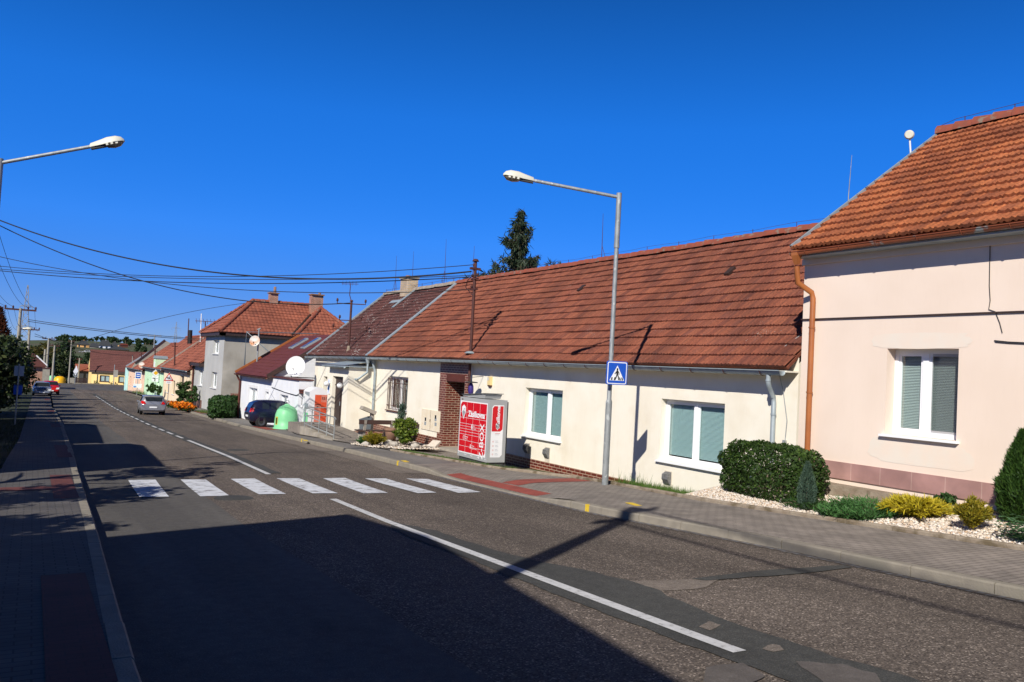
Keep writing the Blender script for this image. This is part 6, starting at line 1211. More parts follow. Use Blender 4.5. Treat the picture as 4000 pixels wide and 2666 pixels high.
def needlebush(name, c, r, n, ln, wd, m, label, spread=.8, base=.1, cat='shrub', droop=0.0, branches=40, group=None):
    """a low conifer: needle sprays carried on arching branches"""
    c = Vector(c); t = thing(name, c, label, cat, group); P = []; D = []; mb = MB()
    for i in range(branches):
        a = i*2.39996+random.uniform(-.3, .3); k = math.sqrt((i+.5)/branches); e = Vector((math.cos(a)*r[0]*k*spread, math.sin(a)*r[1]*k*spread, r[2]*(1.1-.55*k*k)*random.uniform(.75, 1.15)-droop*k)); m_ = Vector((e.x*.45, e.y*.45, e.z*.75)); mb.tube([c, c+m_, c+e], [.012, .008, .003], 4)
        q_ = n//branches; tt = rng.random(q_)**.6; b = np.outer((1-tt)**2, (0, 0, 0))+np.outer(2*tt*(1-tt), m_)+np.outer(tt**2, e); P.append(np.array(c)+b+rng.normal(size=(q_, 3))*np.array(r)*.06*[1, 1, .7]); dv = np.array(e-m_*.5)/max(.01, (e-m_*.5).length); D.append(dv+rng.normal(size=(q_, 3))*.45)
    P = np.concatenate(P); P[:, 2] = np.maximum(P[:, 2], c.z+.01); quadcloud('foliage', needles(P, np.concatenate(D), ln, wd), M[m], t); mb.build('stems', M['bark'], t); return t
q = gr(1462, 1741, .16); needlebush('golden_conifer', q, (.44, .40, .40), 4200, .07, .016, 'needle_olive', 'golden brown dwarf conifer in the small planting bed', 1)
q = gr(1415, 1739, .16); needlebush('green_conifer', q, (.22, .2, .26), 1600, .06, .014, 'needle_juniper', 'small green dwarf conifer left of the golden one', 1)

# ================================================================== PLANTS BY THE PINK HOUSE
# clipped box hedge: leaves on a rounded box
def hedge(name, cx, cy, hx, hy, z0, h, ang, n, leaf, m, label, cat='hedge', group=None, bump=.09, zf=None):
    t = thing(name, (cx, cy, z0), label, cat, group); ca, sa = math.cos(ang), math.sin(ang); P = []; Nn = []
    d = rng.normal(size=(n, 3)); d /= np.linalg.norm(d, axis=1)[:, None]; k = 1/ (np.abs(d)**4).sum(1)**.25; s = d*k[:, None]
    for i in range(n):
        b = 1+bump*(noise.noise(Vector(s[i])*2.3+Vector((cx, cy, 0)))+.6*noise.noise(Vector(s[i])*6.0+Vector((cy, 0, cx)))); f = b*(1-.16*random.random()**2)
        x, y, z = s[i]*f; P.append((cx+ca*x*hx-sa*y*hy, cy+sa*x*hx+ca*y*hy, z0+h*.5+z*h*.5)); Nn.append((ca*d[i][0]-sa*d[i][1], sa*d[i][0]+ca*d[i][1], d[i][2]))
    P = np.array(P); P[:, 2] = np.maximum(P[:, 2], z0+.02); quadcloud('foliage', leaves(P, leaf, np.array(Nn), up=.35), M[m], t)
    mb = MB()
    for i in range(12):
        u, v = random.uniform(-.75, .75)*hx, random.uniform(-.7, .7)*hy; q = Vector((cx+ca*u-sa*v, cy+sa*u+ca*v, z0)); mb.tube([q-Vector((0, 0, .1)), q+Vector((random.uniform(-.1, .1), random.uniform(-.1, .1), h*.85))], [.022, .01], 5)
    mb.build('stems', M['bark'], t); return t
qa, qb = gon(2865, 1945), gon(3170, 1900)
hc_ = Vector((12.62, 12.05, 0)); hz = gz(12.3, 12.0)-.03
hedge('box_hedge', 12.68, 11.44, .52, 1.16, hz, 1.12, -.12, 21000, .028, 'leaf_box', 'clipped dark green box hedge between the cream and the pink house', bump=.10)
def cone_tree(name, c, r, h, n, ln, wd, m, label, cat='shrub', bulge=.35, tuft=.12):
    c = Vector(c); t = thing(name, c, label, cat); P = []; D = []
    u = rng.random(n); zz = u**1.0; prof = np.where(zz < bulge, .72+.28*zz/bulge, 1-((zz-bulge)/(1-bulge))**1.45); a = rng.random(n)*6.283
    cl = np.array([noise.noise((math.cos(x)*1.6*1.3, math.sin(x)*1.6*1.3, z_*h*3.2+c.x)) for x, z_ in zip(a, zz)]); rr = r*prof*(1+tuft*1.8*cl)*(1-.35*rng.random(n)**2)
    P = np.stack([c.x+np.cos(a)*rr, c.y+np.sin(a)*rr, c.z+.03+zz*h], 1); D = np.stack([np.cos(a)*.5, np.sin(a)*.5, np.full(n, .9)], 1)+rng.normal(size=(n, 3))*.35
    quadcloud('foliage', needles(P, D, ln, wd), M[m], t); mb = MB(); mb.tube([c-Vector((0, 0, .1)), c+Vector((0, 0, h*.9))], [r*.12, .005], 6); mb.build('trunk', M['bark'], t); return t
dq = ray(3151, 1942); q = dq*(11.98/dq.x); q.z = gz(q.x, q.y); cone_tree('dwarf_spruce', q, .15, .80, 5200, .045, .012, 'needle_blue', 'slender blue green dwarf conifer in front of the box hedge', bulge=.35, tuft=.08)
def creeper(name, pxs, n, ln, wd, m, label, h=.16):
    cs = [gon(*p) for p in pxs]; c0 = sum(cs, Vector())/len(cs); c0.z = gz(c0.x, c0.y); t = thing(name, c0, label, 'shrub'); P = []; D = []
    mb = MB()
    for c in cs:
        for k in range(7):
            a = random.random()*6.28; L = random.uniform(.14, .34); e = c+Vector((math.cos(a)*L, math.sin(a)*L, h*random.uniform(.5, 1.2))); mb.tube([c, c.lerp(e, .5)+Vector((0, 0, .05)), e], [.01, .007, .003], 4)
            q_ = max(8, n//(7*len(cs))); tt = rng.random(q_); P.append(np.outer(1-tt, c)+np.outer(tt, e)+rng.normal(size=(q_, 3))*[.05, .05, .025]); D.append(np.array((math.cos(a)*.6, math.sin(a)*.6, .55))+rng.normal(size=(q_, 3))*.35)
    P = np.concatenate(P); P[:, 2] = np.maximum(P[:, 2], [gz(x, y)+.015 for x, y, _ in P]); quadcloud('foliage', needles(P, np.concatenate(D), ln, wd), M[m], t); mb.build('stems', M['bark'], t)
creeper('creeping_juniper', [(3250, 2020), (3290, 2028), (3330, 2030), (3370, 2032), (3410, 2030), (3440, 2022), (3330, 2008), (3400, 2008), (3290, 2006), (3370, 1998), (3420, 2000)], 9000, .07, .018, 'needle_juniper', 'spreading blue green creeping juniper on the pale gravel', .17)
creeper('creeping_plant', [(3120, 1985), (3150, 1990), (3185, 1990), (3215, 1995), (3170, 1978)], 3000, .05, .02, 'leaf_hedge', 'low dark green creeper left of the juniper', .10)
q = gon(3585, 2018); needlebush('golden_juniper', q, (.60, .52, .25), 7000, .10, .020, 'needle_gold', 'bright yellow spreading juniper in front of the pink plinth', 1.05, branches=46)
q = gon(3700, 1990); bush('small_green_shrub', q, (.24, .2, .15), 700, .045, 'leaf_hedge', 'small green shrub right behind the yellow juniper', clumps=12)
q = gon(3655, 2003); bush('reddish_groundcover', q, (.22, .16, .07), 500, .03, 'leaf_red', 'reddish ground cover between yellow juniper and olive globe shrub', clumps=10, stems=False)
q = gon(3795, 2078); t = needlebush('globe_conifer', q+Vector((0, 0, .05)), (.27, .27, .37), 6500, .05, .016, 'needle_olive', 'olive yellow globe shaped dwarf conifer on a short stem', 1)
q = gon(3970, 2050); cone_tree('thuja', q+Vector((.12, 0, 0)), .31, 1.34, 16000, .07, .018, 'needle_green', 'tall dark green thuja at the right edge of the gravel bed', 'tree', .3, .20)
q = gon(3985, 2115); t = thing('sage_plant', q, 'broad leaved green sage plant at the lower right of the bed', 'plant'); P = []; D = []
for i in range(40):
    a = random.random()*6.28; L = random.uniform(.03, .22); b = q+Vector((math.cos(a)*L, math.sin(a)*L, 0)); h_ = random.uniform(.16, .34)
    for k in range(8): P.append(b+Vector((math.cos(a)*.1*k/8, math.sin(a)*.1*k/8, h_*(k+1)/8))); th = k*2.4+a; D.append((math.cos(th), math.sin(th), .35))
P = np.array([tuple(p) for p in P]); D = np.array(D); D /= np.linalg.norm(D, axis=1)[:, None]; e = np.cross(D, (0, 0, 1.)); e /= np.linalg.norm(e, axis=1)[:, None]; L_ = .10
quadcloud('foliage', np.stack([P, P+D*L_*.5+e*.024, P+D*L_-[0, 0, .02], P+D*L_*.5-e*.024], 1).reshape(-1, 3), M['leaf_sage'], t)
for p, r_, lab in (((3355, 1950), .12, 'flat reddish stone beside the concrete ledge'), ((3405, 1948), .07, 'small grey stone right of the flat reddish stone'), ((3705, 2100), .07, 'little grey stone by the pavement edging')):
    q = gon(*p); q.z += r_*.2; boulder(q, r_, lab, 'mosskerb', .45)

# ================================================================== STREET PLANTS FURTHER ON
qa, qb = gr(782, 1626, .15), gr(893, 1636, .15); c_ = (qa+qb)/2; hedge('street_hedge', 11.0, 56.4, .85, 2.6, zr(56.4)+.14, 1.35, -.28, 5200, .09, 'leaf_hedge', 'bushy green hedge in front of the grey house', bump=.14)
q = gr(716, 1588, .15); bush('rose_bush', Vector((11.3, 75.2, zr(75)+.15)), (.95, .95, 1.30), 2400, .10, 'leaf_rose', 'tall loose rose bush before the apricot house', clumps=26, crad=.3); bush('rose_bush', Vector((11.7, 73.6, zr(73.5)+.15)), (.6, .7, .95), 1100, .10, 'leaf_rose', 'lower rose bush between its taller neighbour and the grey wall', clumps=14, crad=.3)
for (px_, lab) in (((685, 1598), 'left'), ((722, 1606), 'right')):
    q = gr(*px_, .15); t = thing('marigold_bed', q, 'mass of orange marigolds, the '+lab+' of two beside the pavement', 'flower bed', 'orange flower beds'); p, d = clump_crown(q+Vector((.1, .4, .2)), (.75, 1.1, .22), 40, 14, .22); quadcloud('leaves', leaves(p, .07, d), M['leaf_hedge'], t); p, d = clump_crown(q+Vector((.1, .4, .34)), (.78, 1.15, .22), 46, 14, .18); quadcloud('blossoms', leaves(p, .075, d, aspect=.9), M['flower'], t)
grass('grass', 900, lambda y, u: 10.6+u*1.6, 62, 66, lambda x, y: zr(y)+.14, .14, 'grass patch between marigolds and hedge')
for (x, y) in ((11.3, 92.5), (11.2, 96.5), (11.4, 100)): bush('window_shrub', (x, y, zr(y)+.15), (.5, .8, .9), 380, .12, 'leaf_rose', {92.5: 'dark shrub nearest the apricot wall', 96.5: 'dark shrub before the first green wall window', 100: 'dark shrub furthest along the green wall'}[y], group='shrubs along the row houses', clumps=10, stems=False)
grass('grass', 500, lambda y, u: 11.0+u*.9, 108, 116, lambda x, y: zr(y)+.14, .35, 'tufts of grass at the foot of the peach house')

# spruce behind the long house
def spruce(x, y, zb, h, r, label, n=24):
    t = thing('spruce_tree', (x, y, zb), label, 'tree'); mb = MB(); mb.tube([(x, y, zb-.5), (x, y, zb+h*.6), (x, y, zb+h)], [.28, .14, .015], 8); P = []; D = []
    for i in range(n):
        k = .30+.70*(i/(n-1))
        for j in range(5):
            a = i*1.1+j*1.2566+random.uniform(-.35, .35); L = r*((1-k)**.92*1.35+.035)*random.choice((.35, .55, .75, .9, 1.05, 1.4)); z0 = zb+h*k; b = Vector((x, y, z0)); e = b+Vector((math.cos(a)*L, math.sin(a)*L, L*random.uniform(.05, .45))); m_ = b.lerp(e, .55)+Vector((0, 0, -.18*L)); mb.tube([b, m_, e], [.05, .03, .01], 4)
            q_ = int(95*L+20); tt = rng.random(q_); bb = np.outer((1-tt)**2, b)+np.outer(2*tt*(1-tt), m_)+np.outer(tt**2, e); bb[:, 2] -= rng.random(q_)*.55*L*.45; P.append(bb+rng.normal(size=bb.shape)*.07); D.append(np.stack([rng.normal(size=q_)*.35+math.cos(a)*.25, rng.normal(size=q_)*.35+math.sin(a)*.25, -.7+rng.normal(size=q_)*.45+.5*(tt > .85)], 1))
    mb.build('trunk', M['bark'], t); quadcloud('crown', needles(np.concatenate(P), np.concatenate(D), .34, .075), M['needle_spruce'], t)
ys_ = 44; q = ray(2022, 1085)*ys_; qt = ray(2015, 828)*ys_; spruce(q.x, ys_, -2.5, qt.z+2.5, 3.3, 'tall spruce with drooping branches behind the red ridge', 26)
q = ray(1905, 1085)*47; p, d = clump_crown((q.x, 47, q.z-.2), (1.7, 1.0, .7), 14, 60, .45); tag(quadcloud('conifer_top', needles(p, d+np.array((0, 0, -.5)), .3, .06), M['needle_spruce']), 'tip of another conifer left of the tall spruce', 'tree')
q = ray(2170, 1045)*44; p, d = clump_crown((q.x, 44, q.z-.1), (.5, .5, .35), 5, 40, .25); tag(quadcloud('conifer_top', needles(p, d, .3, .06), M['needle_spruce']), 'small conifer tip right of the tall spruce', 'tree')

# ================================================================== CARS
def car(label, o, fwd, L, W, Hh, paint, kind='hatch', rim='rim', name='parked_car', plate=True):
    """lofted body; local x forward from the rear bumper, y left, z up"""
    f = Vector(fwd).normalized(); lft = Vector((-f.y, f.x, 0)); t = thing(name, o, label, 'car'); o = Vector(o)
    T = lambda x, y, z: o+f*(x*L)+lft*(y*W/2)+Vector((0, 0, z*Hh))
    S = {'hatch': [(0, .30, .50, .52, .55, .93), (.02, .22, .62, .66, .70, .97), (.06, .18, .64, .90, .80, 1), (.14, .17, .65, .98, .76, 1), (.30, .16, .66, 1.0, .76, 1), (.48, .16, .66, 1.0, .77, 1), (.60, .16, .65, .94, .77, 1), (.72, .16, .64, .68, .84, 1), (.82, .17, .62, .65, .86, 1), (.93, .19, .53, .56, .86, .97), (.985, .24, .42, .44, .75, .88), (1, .28, .36, .37, .7, .82)],
         'estate': [(0, .26, .52, .54, .6, .92), (.015, .2, .60, .68, .70, .97), (.05, .18, .62, .93, .78, 1), (.12, .17, .63, .99, .76, 1), (.30, .16, .64, 1.0, .76, 1), (.46, .16, .64, .99, .77, 1), (.56, .16, .63, .92, .77, 1), (.68, .16, .62, .66, .84, 1), (.80, .17, .60, .63, .86, 1), (.93, .19, .53, .56, .86, .97), (.985, .24, .42, .44, .75, .88), (1, .28, .36, .37, .7, .82)]}[kind]
    mb = MB(); V = []; K = 13
    for (x, zl, zb_, zt_, wt, wb_) in S:
        half = [(0, zl), (wb_*.80, zl), (wb_*.95, zl+.05), (wb_*1.0, (zl+zb_)/2+.04), (wb_*.95, zb_), (wt, zt_-.02 if zt_-zb_ > .1 else zt_-.004), (wt*.55, zt_+.012)]
        for (y, z) in half: V.append(T(x, -y, z))
        V.append(T(x, 0, zt_+.016))
        for (y, z) in reversed(half[1:]): V.append(T(x, y, z))
    K = 14; F_ = [(i*K+k, i*K+(k+1) % K, (i+1)*K+(k+1) % K, (i+1)*K+k) for i in range(len(S)-1) for k in range(K)]; mb.add(V, F_, 0, True); mb.add(V[:K], [tuple(range(K-1, -1, -1))]); mb.add(V[-K:], [tuple(range(K))]); body = mb.build('body', paint, t)
    def band(i, sd):   # side glass between belt and roof at station i
        x, zl, zb_, zt_, wt, wb_ = S[i]; return (x, wb_*.95*sd, zb_), (x, wt*sd, zt_-.02)
    def glass(name, q4, push): mbb = MB(); mbb.add([p+push for p in q4], [(0, 1, 2, 3)]); return mbb.build(name, M['glass_dark'], t)
    for sd in (-1, 1):
        for (i, j, s0, s1) in ((3, 4, .25, .92), (4, 5, .06, .93), (5, 6, .06, .95)):
            (b0, t0), (b1, t1) = band(i, sd), band(j, sd); mix = lambda a, b, k: Vector(a).lerp(Vector(b), k)
            B0, B1, T0, T1 = mix(b0, b1, s0), mix(b0, b1, s1), mix(t0, t1, s0), mix(t0, t1, s1); P_ = [mix(B0, T0, .10), mix(B1, T1, .10), mix(B1, T1, .86), mix(B0, T0, .86)]
            glass('side_window', [T(*p) for p in P_], lft*sd*.012+Vector((0, 0, .004)))
    x1, x2 = S[1], S[2]; glass('rear_window', [T(x1[0], -x1[4]*.86, x1[3]+.03), T(x1[0], x1[4]*.86, x1[3]+.03), T(x2[0], x2[4]*.86, x2[3]-.03), T(x2[0], -x2[4]*.86, x2[3]-.03)], -f*.03+Vector((0, 0, .02)))
    a_, b_ = S[7], S[6]; glass('windscreen', [T(a_[0], -a_[4]*.9, a_[3]+.03), T(a_[0], a_[4]*.9, a_[3]+.03), T(b_[0], b_[4]*.9, b_[3]-.01), T(b_[0], -b_[4]*.9, b_[3]-.01)], f*.02+Vector((0, 0, .025)))
    for x in (.175, .81):
        for sd in (-1, 1):
            rw = .205*Hh; c = T(x, sd*.97, 0)+Vector((0, 0, rw)); mbb = MB(); ax = lft*sd; a, b = f, Vector((0, 0, 1)); V = []; KK = 22
            pr = [(rw*.66, .0), (rw*.94, .012), (rw, -.02), (rw, -.15), (rw*.9, -.17)]
            for (r_, d_) in pr:
                for k in range(KK): th = 6.2832*k/KK; V.append(c+a*math.cos(th)*r_+b*math.sin(th)*r_+ax*d_)
            mbb.add(V, [(i*KK+k, i*KK+(k+1) % KK, (i+1)*KK+(k+1) % KK, (i+1)*KK+k) for i in range(len(pr)-1) for k in range(KK)], 0, True); wh = mbb.build('wheel', M['tyre'], t)
            mbb = MB(); V = [c+a*math.cos(6.2832*k/KK)*rw*.67+b*math.sin(6.2832*k/KK)*rw*.67+ax*.002 for k in range(KK)]+[c+a*math.cos(6.2832*k/KK)*rw*.2+b*math.sin(6.2832*k/KK)*rw*.2-ax*.02 for k in range(KK)]; mbb.add(V, [(k, (k+1) % KK, KK+(k+1) % KK, KK+k) for k in range(KK)]+[tuple(range(KK, 2*KK))], 0); mbb.build('rim', M[rim], wh)
            mbb = MB(); V = [c+a*math.cos(6.2832*k/KK)*rw*1.12+b*math.sin(6.2832*k/KK)*rw*1.12-ax*.012 for k in range(KK)]; mbb.add(V, [tuple(range(KK))]); mbb.build('wheel_arch', M['plastic_black'], wh)
    for sd in (-1, 1):
        mbb = MB(); mbb.add([T(-.004, sd*.58, .56), T(-.004, sd*.88, .56), T(.05, sd*.99, .60), T(.05, sd*.93, .72), T(.012, sd*.70, .70)], [(0, 1, 4), (1, 2, 3, 4)]); mbb.build('tail_light', M['lens_red'], t)
        mbb = MB(); mbb.add([T(1.001, sd*.52, .40), T(.992, sd*.86, .42), T(.95, sd*.95, .54), T(.968, sd*.60, .53)], [(0, 1, 2, 3)]); mbb.build('headlight', M['lens_clear'], t)
        mbb = MB(); mbb.obox(T(.60, sd*1.06, .66), f*.05, lft*.07, Vector((0, 0, .05))); mbb.build('mirror', paint, t)
    mbb = MB(); mbb.obox(T(-.006, 0, .40), f*.008, lft*.24, Vector((0, 0, .05))); mbb.build('number_plate', M['sign_white'], t); mbb = MB(); mbb.obox(T(1.0, 0, .30), f*.01, lft*.24, Vector((0, 0, .05))); mbb.build('number_plate', M['sign_white'], t)
    mbb = MB(); mbb.obox(T(.985, 0, .38), f*.03, lft*.38*W, Vector((0, 0, .035*Hh))); mbb.build('grille', M['plastic_black'], t)
    mbb = MB(); mbb.tube([T(.42, 0, 1.015), T(.36, 0, 1.22)], .008, 4); mbb.build('aerial', M['plastic_black'], t); return t
q = gr(1022, 1670, .12); car('dark navy hatchback parked nose in beside the bottle bank', (q.x-.62, q.y+.72, q.z), (1, .0, 0), 3.35, 1.52, 1.38, M['car_navy'], 'hatch')
q = gr(600, 1614, 0); car('silver estate car driving away on the road', (7.15, 60.5, zr(60.5)), (.05, 1, -.03), 4.0, 1.62, 1.34, M['car_silver'], 'estate', 'rim_silver', 'car')
car('pale blue car facing us on the shaded side of the street', (.72, 96.0, zr(94)+.02), (.02, -1, .02), 3.9, 1.62, 1.42, M['car_blue'], 'hatch', 'rim_silver'); car('red car half hidden behind the pale blue one', (1.55, 103, zr(101)+.02), (.03, -1, .02), 3.9, 1.62, 1.42, M['car_red'], 'hatch', 'rim_silver')

# ================================================================== SIGNS ALONG THE STREET
def signpost(name, x, y, zg, ztop, label, cat='sign', m='galv', r=.035):
    t = thing(name, (x, y, zg), label, cat); mb = MB(); mb.tube([(x, y, zg-.1), (x, y, ztop)], r, 8); mb.build('post', M[m], t); return t
def PY_(px, Y): q = ray(*px)*Y; return q
Y = 80.0; b = PY_((654, 1578), Y); c = PY_(zc(1357, 650), Y); t = signpost('warning_sign', b.x, Y, zr(Y)+.12, c.z+.45, 'red triangle warning sign with two children above a small white plate')
tri = lambda s, d, dz=0: [Vector((c.x-s*.5, Y-d, c.z-s*.40+dz)), Vector((c.x+s*.5, Y-d, c.z-s*.40+dz)), Vector((c.x, Y-d, c.z+s*.47+dz))]
mb = MB(); mb.prism(tri(.86, .05), (0, .02, 0)); mb.build('plate', M['sign_red'], t); flat('field', tri(.60, .056, -.015), M['sign_white'], t)
mb = MB()
for (dx, s_) in ((-.07, .75), (.07, 1.0)):
    hx = lambda x, z: (c.x+dx+x*s_, Y-.062, c.z-.06+z*s_)
    mb.add([hx(.035*math.cos(k), .105+.035*math.sin(k)) for k in np.linspace(0, 5.6, 9)], [tuple(range(9))]); mb.quad(hx(-.03, -.02), hx(.03, -.02), hx(.03, .07), hx(-.03, .07)); mb.quad(hx(-.09, -.15), hx(-.06, -.15), hx(.0, -.01), hx(-.03, -.01)); mb.quad(hx(.05, -.15), hx(.08, -.15), hx(.03, -.01), hx(.0, -.01)); mb.quad(hx(.02, .05), hx(.09, .0), hx(.09, .02), hx(.02, .07)); mb.quad(hx(-.02, .05), hx(-.09, .0), hx(-.09, .02), hx(-.02, .07))
mb.build('pictogram', M['black'], t); p = PY_(zc(1352, 752), Y); flat('supplementary_plate', rrect(Vector((p.x, Y-.05, p.z)), .46, .26, .03, su, fn_), M['sign_white'], t); mb = MB(); mb.box(p.x-.14, p.x+.14, Y-.058, Y-.052, p.z-.015, p.z+.015); mb.build('dash', M['black'], t)
Y = 98.0; c = PY_(zc(1090, 565), Y); t = signpost('priority_sign', c.x, Y, zr(Y)+.12, c.z+.4, 'yellow diamond priority road sign above a bend plate')
dm = lambda s, d: [Vector((c.x+s*a_, Y-d, c.z+s*b_)) for a_, b_ in ((-1, 0), (0, -1), (1, 0), (0, 1))]
mb = MB(); mb.prism(dm(.45, .06), (0, .02, 0)); mb.build('plate', M['sign_back'], t); flat('border', dm(.43, .066), M['sign_white'], t); flat('field', dm(.25, .07), M['sign_yellow'], t)
p = PY_(zc(1073, 680), Y); flat('bend_plate', rrect(Vector((p.x, Y-.06, p.z)), .68, .68, .04, su, fn_), M['sign_white'], t); mb = MB(); mb.box(p.x-.25, p.x+.02, Y-.068, Y-.063, p.z-.0, p.z+.09); mb.box(p.x-.05, p.x+.04, Y-.068, Y-.063, p.z-.28, p.z); mb.box(p.x+.05, p.x+.28, Y-.068, Y-.063, p.z+.02, p.z+.05); mb.build('bend_line', M['black'], t)
Y = 108.0; c = PY_(zc(730, 613), Y); t = signpost('bus_stop_sign', c.x, Y, zr(Y)+.12, c.z+.4, 'white bus stop sign with blue emblem and a lower white board')
flat('plate', rrect(Vector((c.x, Y-.06, c.z)), .72, .86, .06, su, fn_), M['sign_white'], t); mb = MB(); 
for k in (-1, 1): mb.box(c.x-.24, c.x+.24, Y-.068, Y-.063, c.z+k*.26-.08, c.z+k*.26+.08)
mb.box(c.x-.26, c.x-.18, Y-.068, Y-.063, c.z-.3, c.z+.3); mb.box(c.x+.18, c.x+.26, Y-.068, Y-.063, c.z-.3, c.z+.3); mb.box(c.x-.16, c.x+.16, Y-.068, Y-.063, c.z-.06, c.z+.08); mb.build('emblem', M['sign_blue'], t)
p = PY_(zc(712, 825), Y); flat('timetable_board', rrect(Vector((p.x, Y-.06, p.z)), .95, .48, .02, su, fn_), M['sign_white'], t); mb = MB(); mb.box(p.x-.42, p.x-.12, Y-.07, Y-.064, p.z-.2, p.z-.02); mb.build('blue_corner', M['text_blue'], t)
Y = 190.0; b = PY_((443, 1503), Y); c = PY_((445, 1460), Y); t = signpost('road_sign', b.x, Y, zr(Y), PY_((443, 1425), Y).z, 'grey sign back on a tall post before the yellow house', r=.08); mb = MB(); mb.box(c.x-.1, c.x+.75, Y-.1, Y-.05, c.z-.75, c.z+.75); mb.build('plate', M['stucco_grey'], t)
Y = 43.6; c = PY_((75, 1450), Y); t = signpost('road_sign', PY_((70, 1500), Y).x, Y, zr(Y)+.1, c.z+.32, 'square sign seen from behind in front of the dark bushes', r=.03); mb = MB(); mb.box(c.x-.195, c.x+.195, Y+.03, Y+.05, c.z-.23, c.z+.23); mb.build('plate', M['sign_back'], t)
c = PY_((70, 1524), Y+.15); t = thing('post_bin', c, 'small dark blue litter bin below the square sign back', 'bin'); mb = MB(); mb.box(c.x-.17, c.x+.17, Y+.06, Y+.3, c.z-.21, c.z+.21); mb.build('bin', M['sign_blue'], t); mb = MB(); mb.box(c.x-.18, c.x+.18, Y+.05, Y+.31, c.z+.21, c.z+.25); mb.build('lid', M['plastic_black'], t)
Y = 192.0; c = PY_((296, 1447), Y); t = signpost('sign_cluster', c.x, Y, zr(Y), c.z+.9, 'pale diamond sign over a round sign at the junction', r=.07); flat('plate', [Vector((c.x+a_, Y-.1, c.z+b_)) for a_, b_ in ((-.45, -.3), (.0, -1.1), (.45, -.2), (.1, 1.0))], M['sign_white'], t); ring(Vector((c.x, Y-.12, PY_((296, 1465), Y).z)), .42, su, fn_, M['sign_back'], t, .12)

# ================================================================== UTILITY POLES, WIRES
def upole(x, y, zb, zt_, label, r=.16, arms=((-.35, 1.5),), m='polecrete', lamp=None, arm_dir=None, low=()):
    t = thing('utility_pole', (x, y, zb), label, 'utility pole', 'concrete poles carrying the wires'); mb = MB(); mb.tube([(x, y, zb-.4), (x, y, zt_)], [r*1.2, r*.75], 10); mb.build('pole', M[m], t); ad = (arm_dir or Vector((1, 0, 0))).normalized()
    for (dz, w_) in arms:
        mb = MB(); mb.obox((x, y, zt_+dz), ad*w_, Vector((-ad.y, ad.x, 0))*.07, Vector((0, 0, .07)))
        for k in (-1, -.5, .5, 1): mb.lathe([(0, 0), (.07, .02), (.05, .1), (.08, .14), (.04, .24), (0, .25)], Vector((x, y, zt_+dz+.07))+ad*k*w_*.95, 8)
        mb.build('crossarm', M['rust_metal'], t)
    for dz in low: mb = MB(); mb.obox((x, y, zt_+dz), ad*.55, Vector((-ad.y, ad.x, 0))*.3, Vector((0, 0, .06))); mb.build('bracket', M['rust_metal'], t)
    if lamp: c = Vector((x, y, zt_+lamp)); mb = MB(); mb.tube([c, c+Vector((.25, 0, .05))], .03, 5); mb.build('lamp_arm', M['galv'], t); lamp_head(t, c+Vector((.22, 0, .05)), Vector((1, 0, .05)))
    return t
def upx(px_t, px_b, Y, label, **k): q = ray(*px_t)*Y; upole(q.x, Y, zr(Y), q.z, label, **k); return q
BP = upx((81, 1205), (70, 1480), 80, 'tallest concrete pole with dark crossarm and a street lantern', r=.15, arms=((-.12, 1.15),), lamp=-1.75, low=(-4.9,))
P2 = upx((116, 1285), (112, 1480), 120, 'second concrete pole with a crossarm behind the tallest one', r=.17, arms=((-.1, 1.1),))
for (pt_, Y, lab, kw) in (((191, 1322), 150, 'thick pale pole left of the red roofed shed', dict(r=.19, arms=((-.1, .9),))), ((214, 1350), 165, 'pale pole with a small crossarm before the autumn tree', dict(r=.19, arms=((-.1, .8),))), ((177, 1365), 150, 'short pale pole behind the left shed', dict(r=.2, arms=())), ((280, 1330), 195, 'slim pole in front of the dark round tree', dict(r=.15, arms=((-.3, .6),))), ((311, 1400), 205, 'short wooden looking pole beside the low garage roof', dict(r=.16, arms=((-.3, .5),)))): upx(pt_, None, Y, lab, **kw)
NP = Vector((-2.3, 2.58, 8.0)); upole(-2.3, 2.58, zr(2.6), 8.0, 'concrete pole outside the photo whose shadow crosses the road', r=.17, arms=((-.55, .85),), arm_dir=Vector((1, .25, 0)))
NQ = Vector((-2.9, 45, ray(-60, 838).z*45)); upole(-2.9, 45, zr(45), NQ.z, 'concrete pole just outside the left edge of the photo', r=.17, arms=((-.2, .9),))
def proj(p): d = p.dot(_f); return Vector((WPX/2+FPX*p.dot(_r)/d, HPX/2-FPX*p.dot(_u)/d))
def cable(p0, p1, r, sag, label, thru=None, n=40, grp='overhead cables above the street'):
    p0, p1 = Vector(p0), Vector(p1); cur = lambda s: [p0.lerp(p1, i/n)-Vector((0, 0, 4*s*(i/n)*(1-i/n))) for i in range(n+1)]
    if thru:
        def err(s):
            P_ = [proj(p) for p in cur(s) if p.dot(_f) > 1]
            for a_, b_ in zip(P_, P_[1:]):
                if (a_.x-thru[0])*(b_.x-thru[0]) <= 0 and a_.x != b_.x: return a_.y+(b_.y-a_.y)*(thru[0]-a_.x)/(b_.x-a_.x)-thru[1]
            return 0
        lo_, hi_ = -1.0, 6.0
        for _ in range(40):
            m_ = (lo_+hi_)/2
            if err(m_) < 0: lo_ = m_
            else: hi_ = m_
        sag = (lo_+hi_)/2
    mb = MB(); mb.tube(cur(sag), r, 5, cap=False); return tag(mb.build('overhead_cable', M['cable']), label, 'cable', grp)
mst = Vector((13.62, 26.45, 0)); P0 = lambda y: ray(-60, y)*45
for k in (0, 1): cable(NP+Vector((.5-k*.9, 0, -.5)), (-1.4-k*.9, -36, 9.2), .04, 1.1+.2*k, ['cable bundle running back from the near pole over the pavement', 'second cable bundle running back from the near pole'][k], grp='cable bundles behind the photographer')
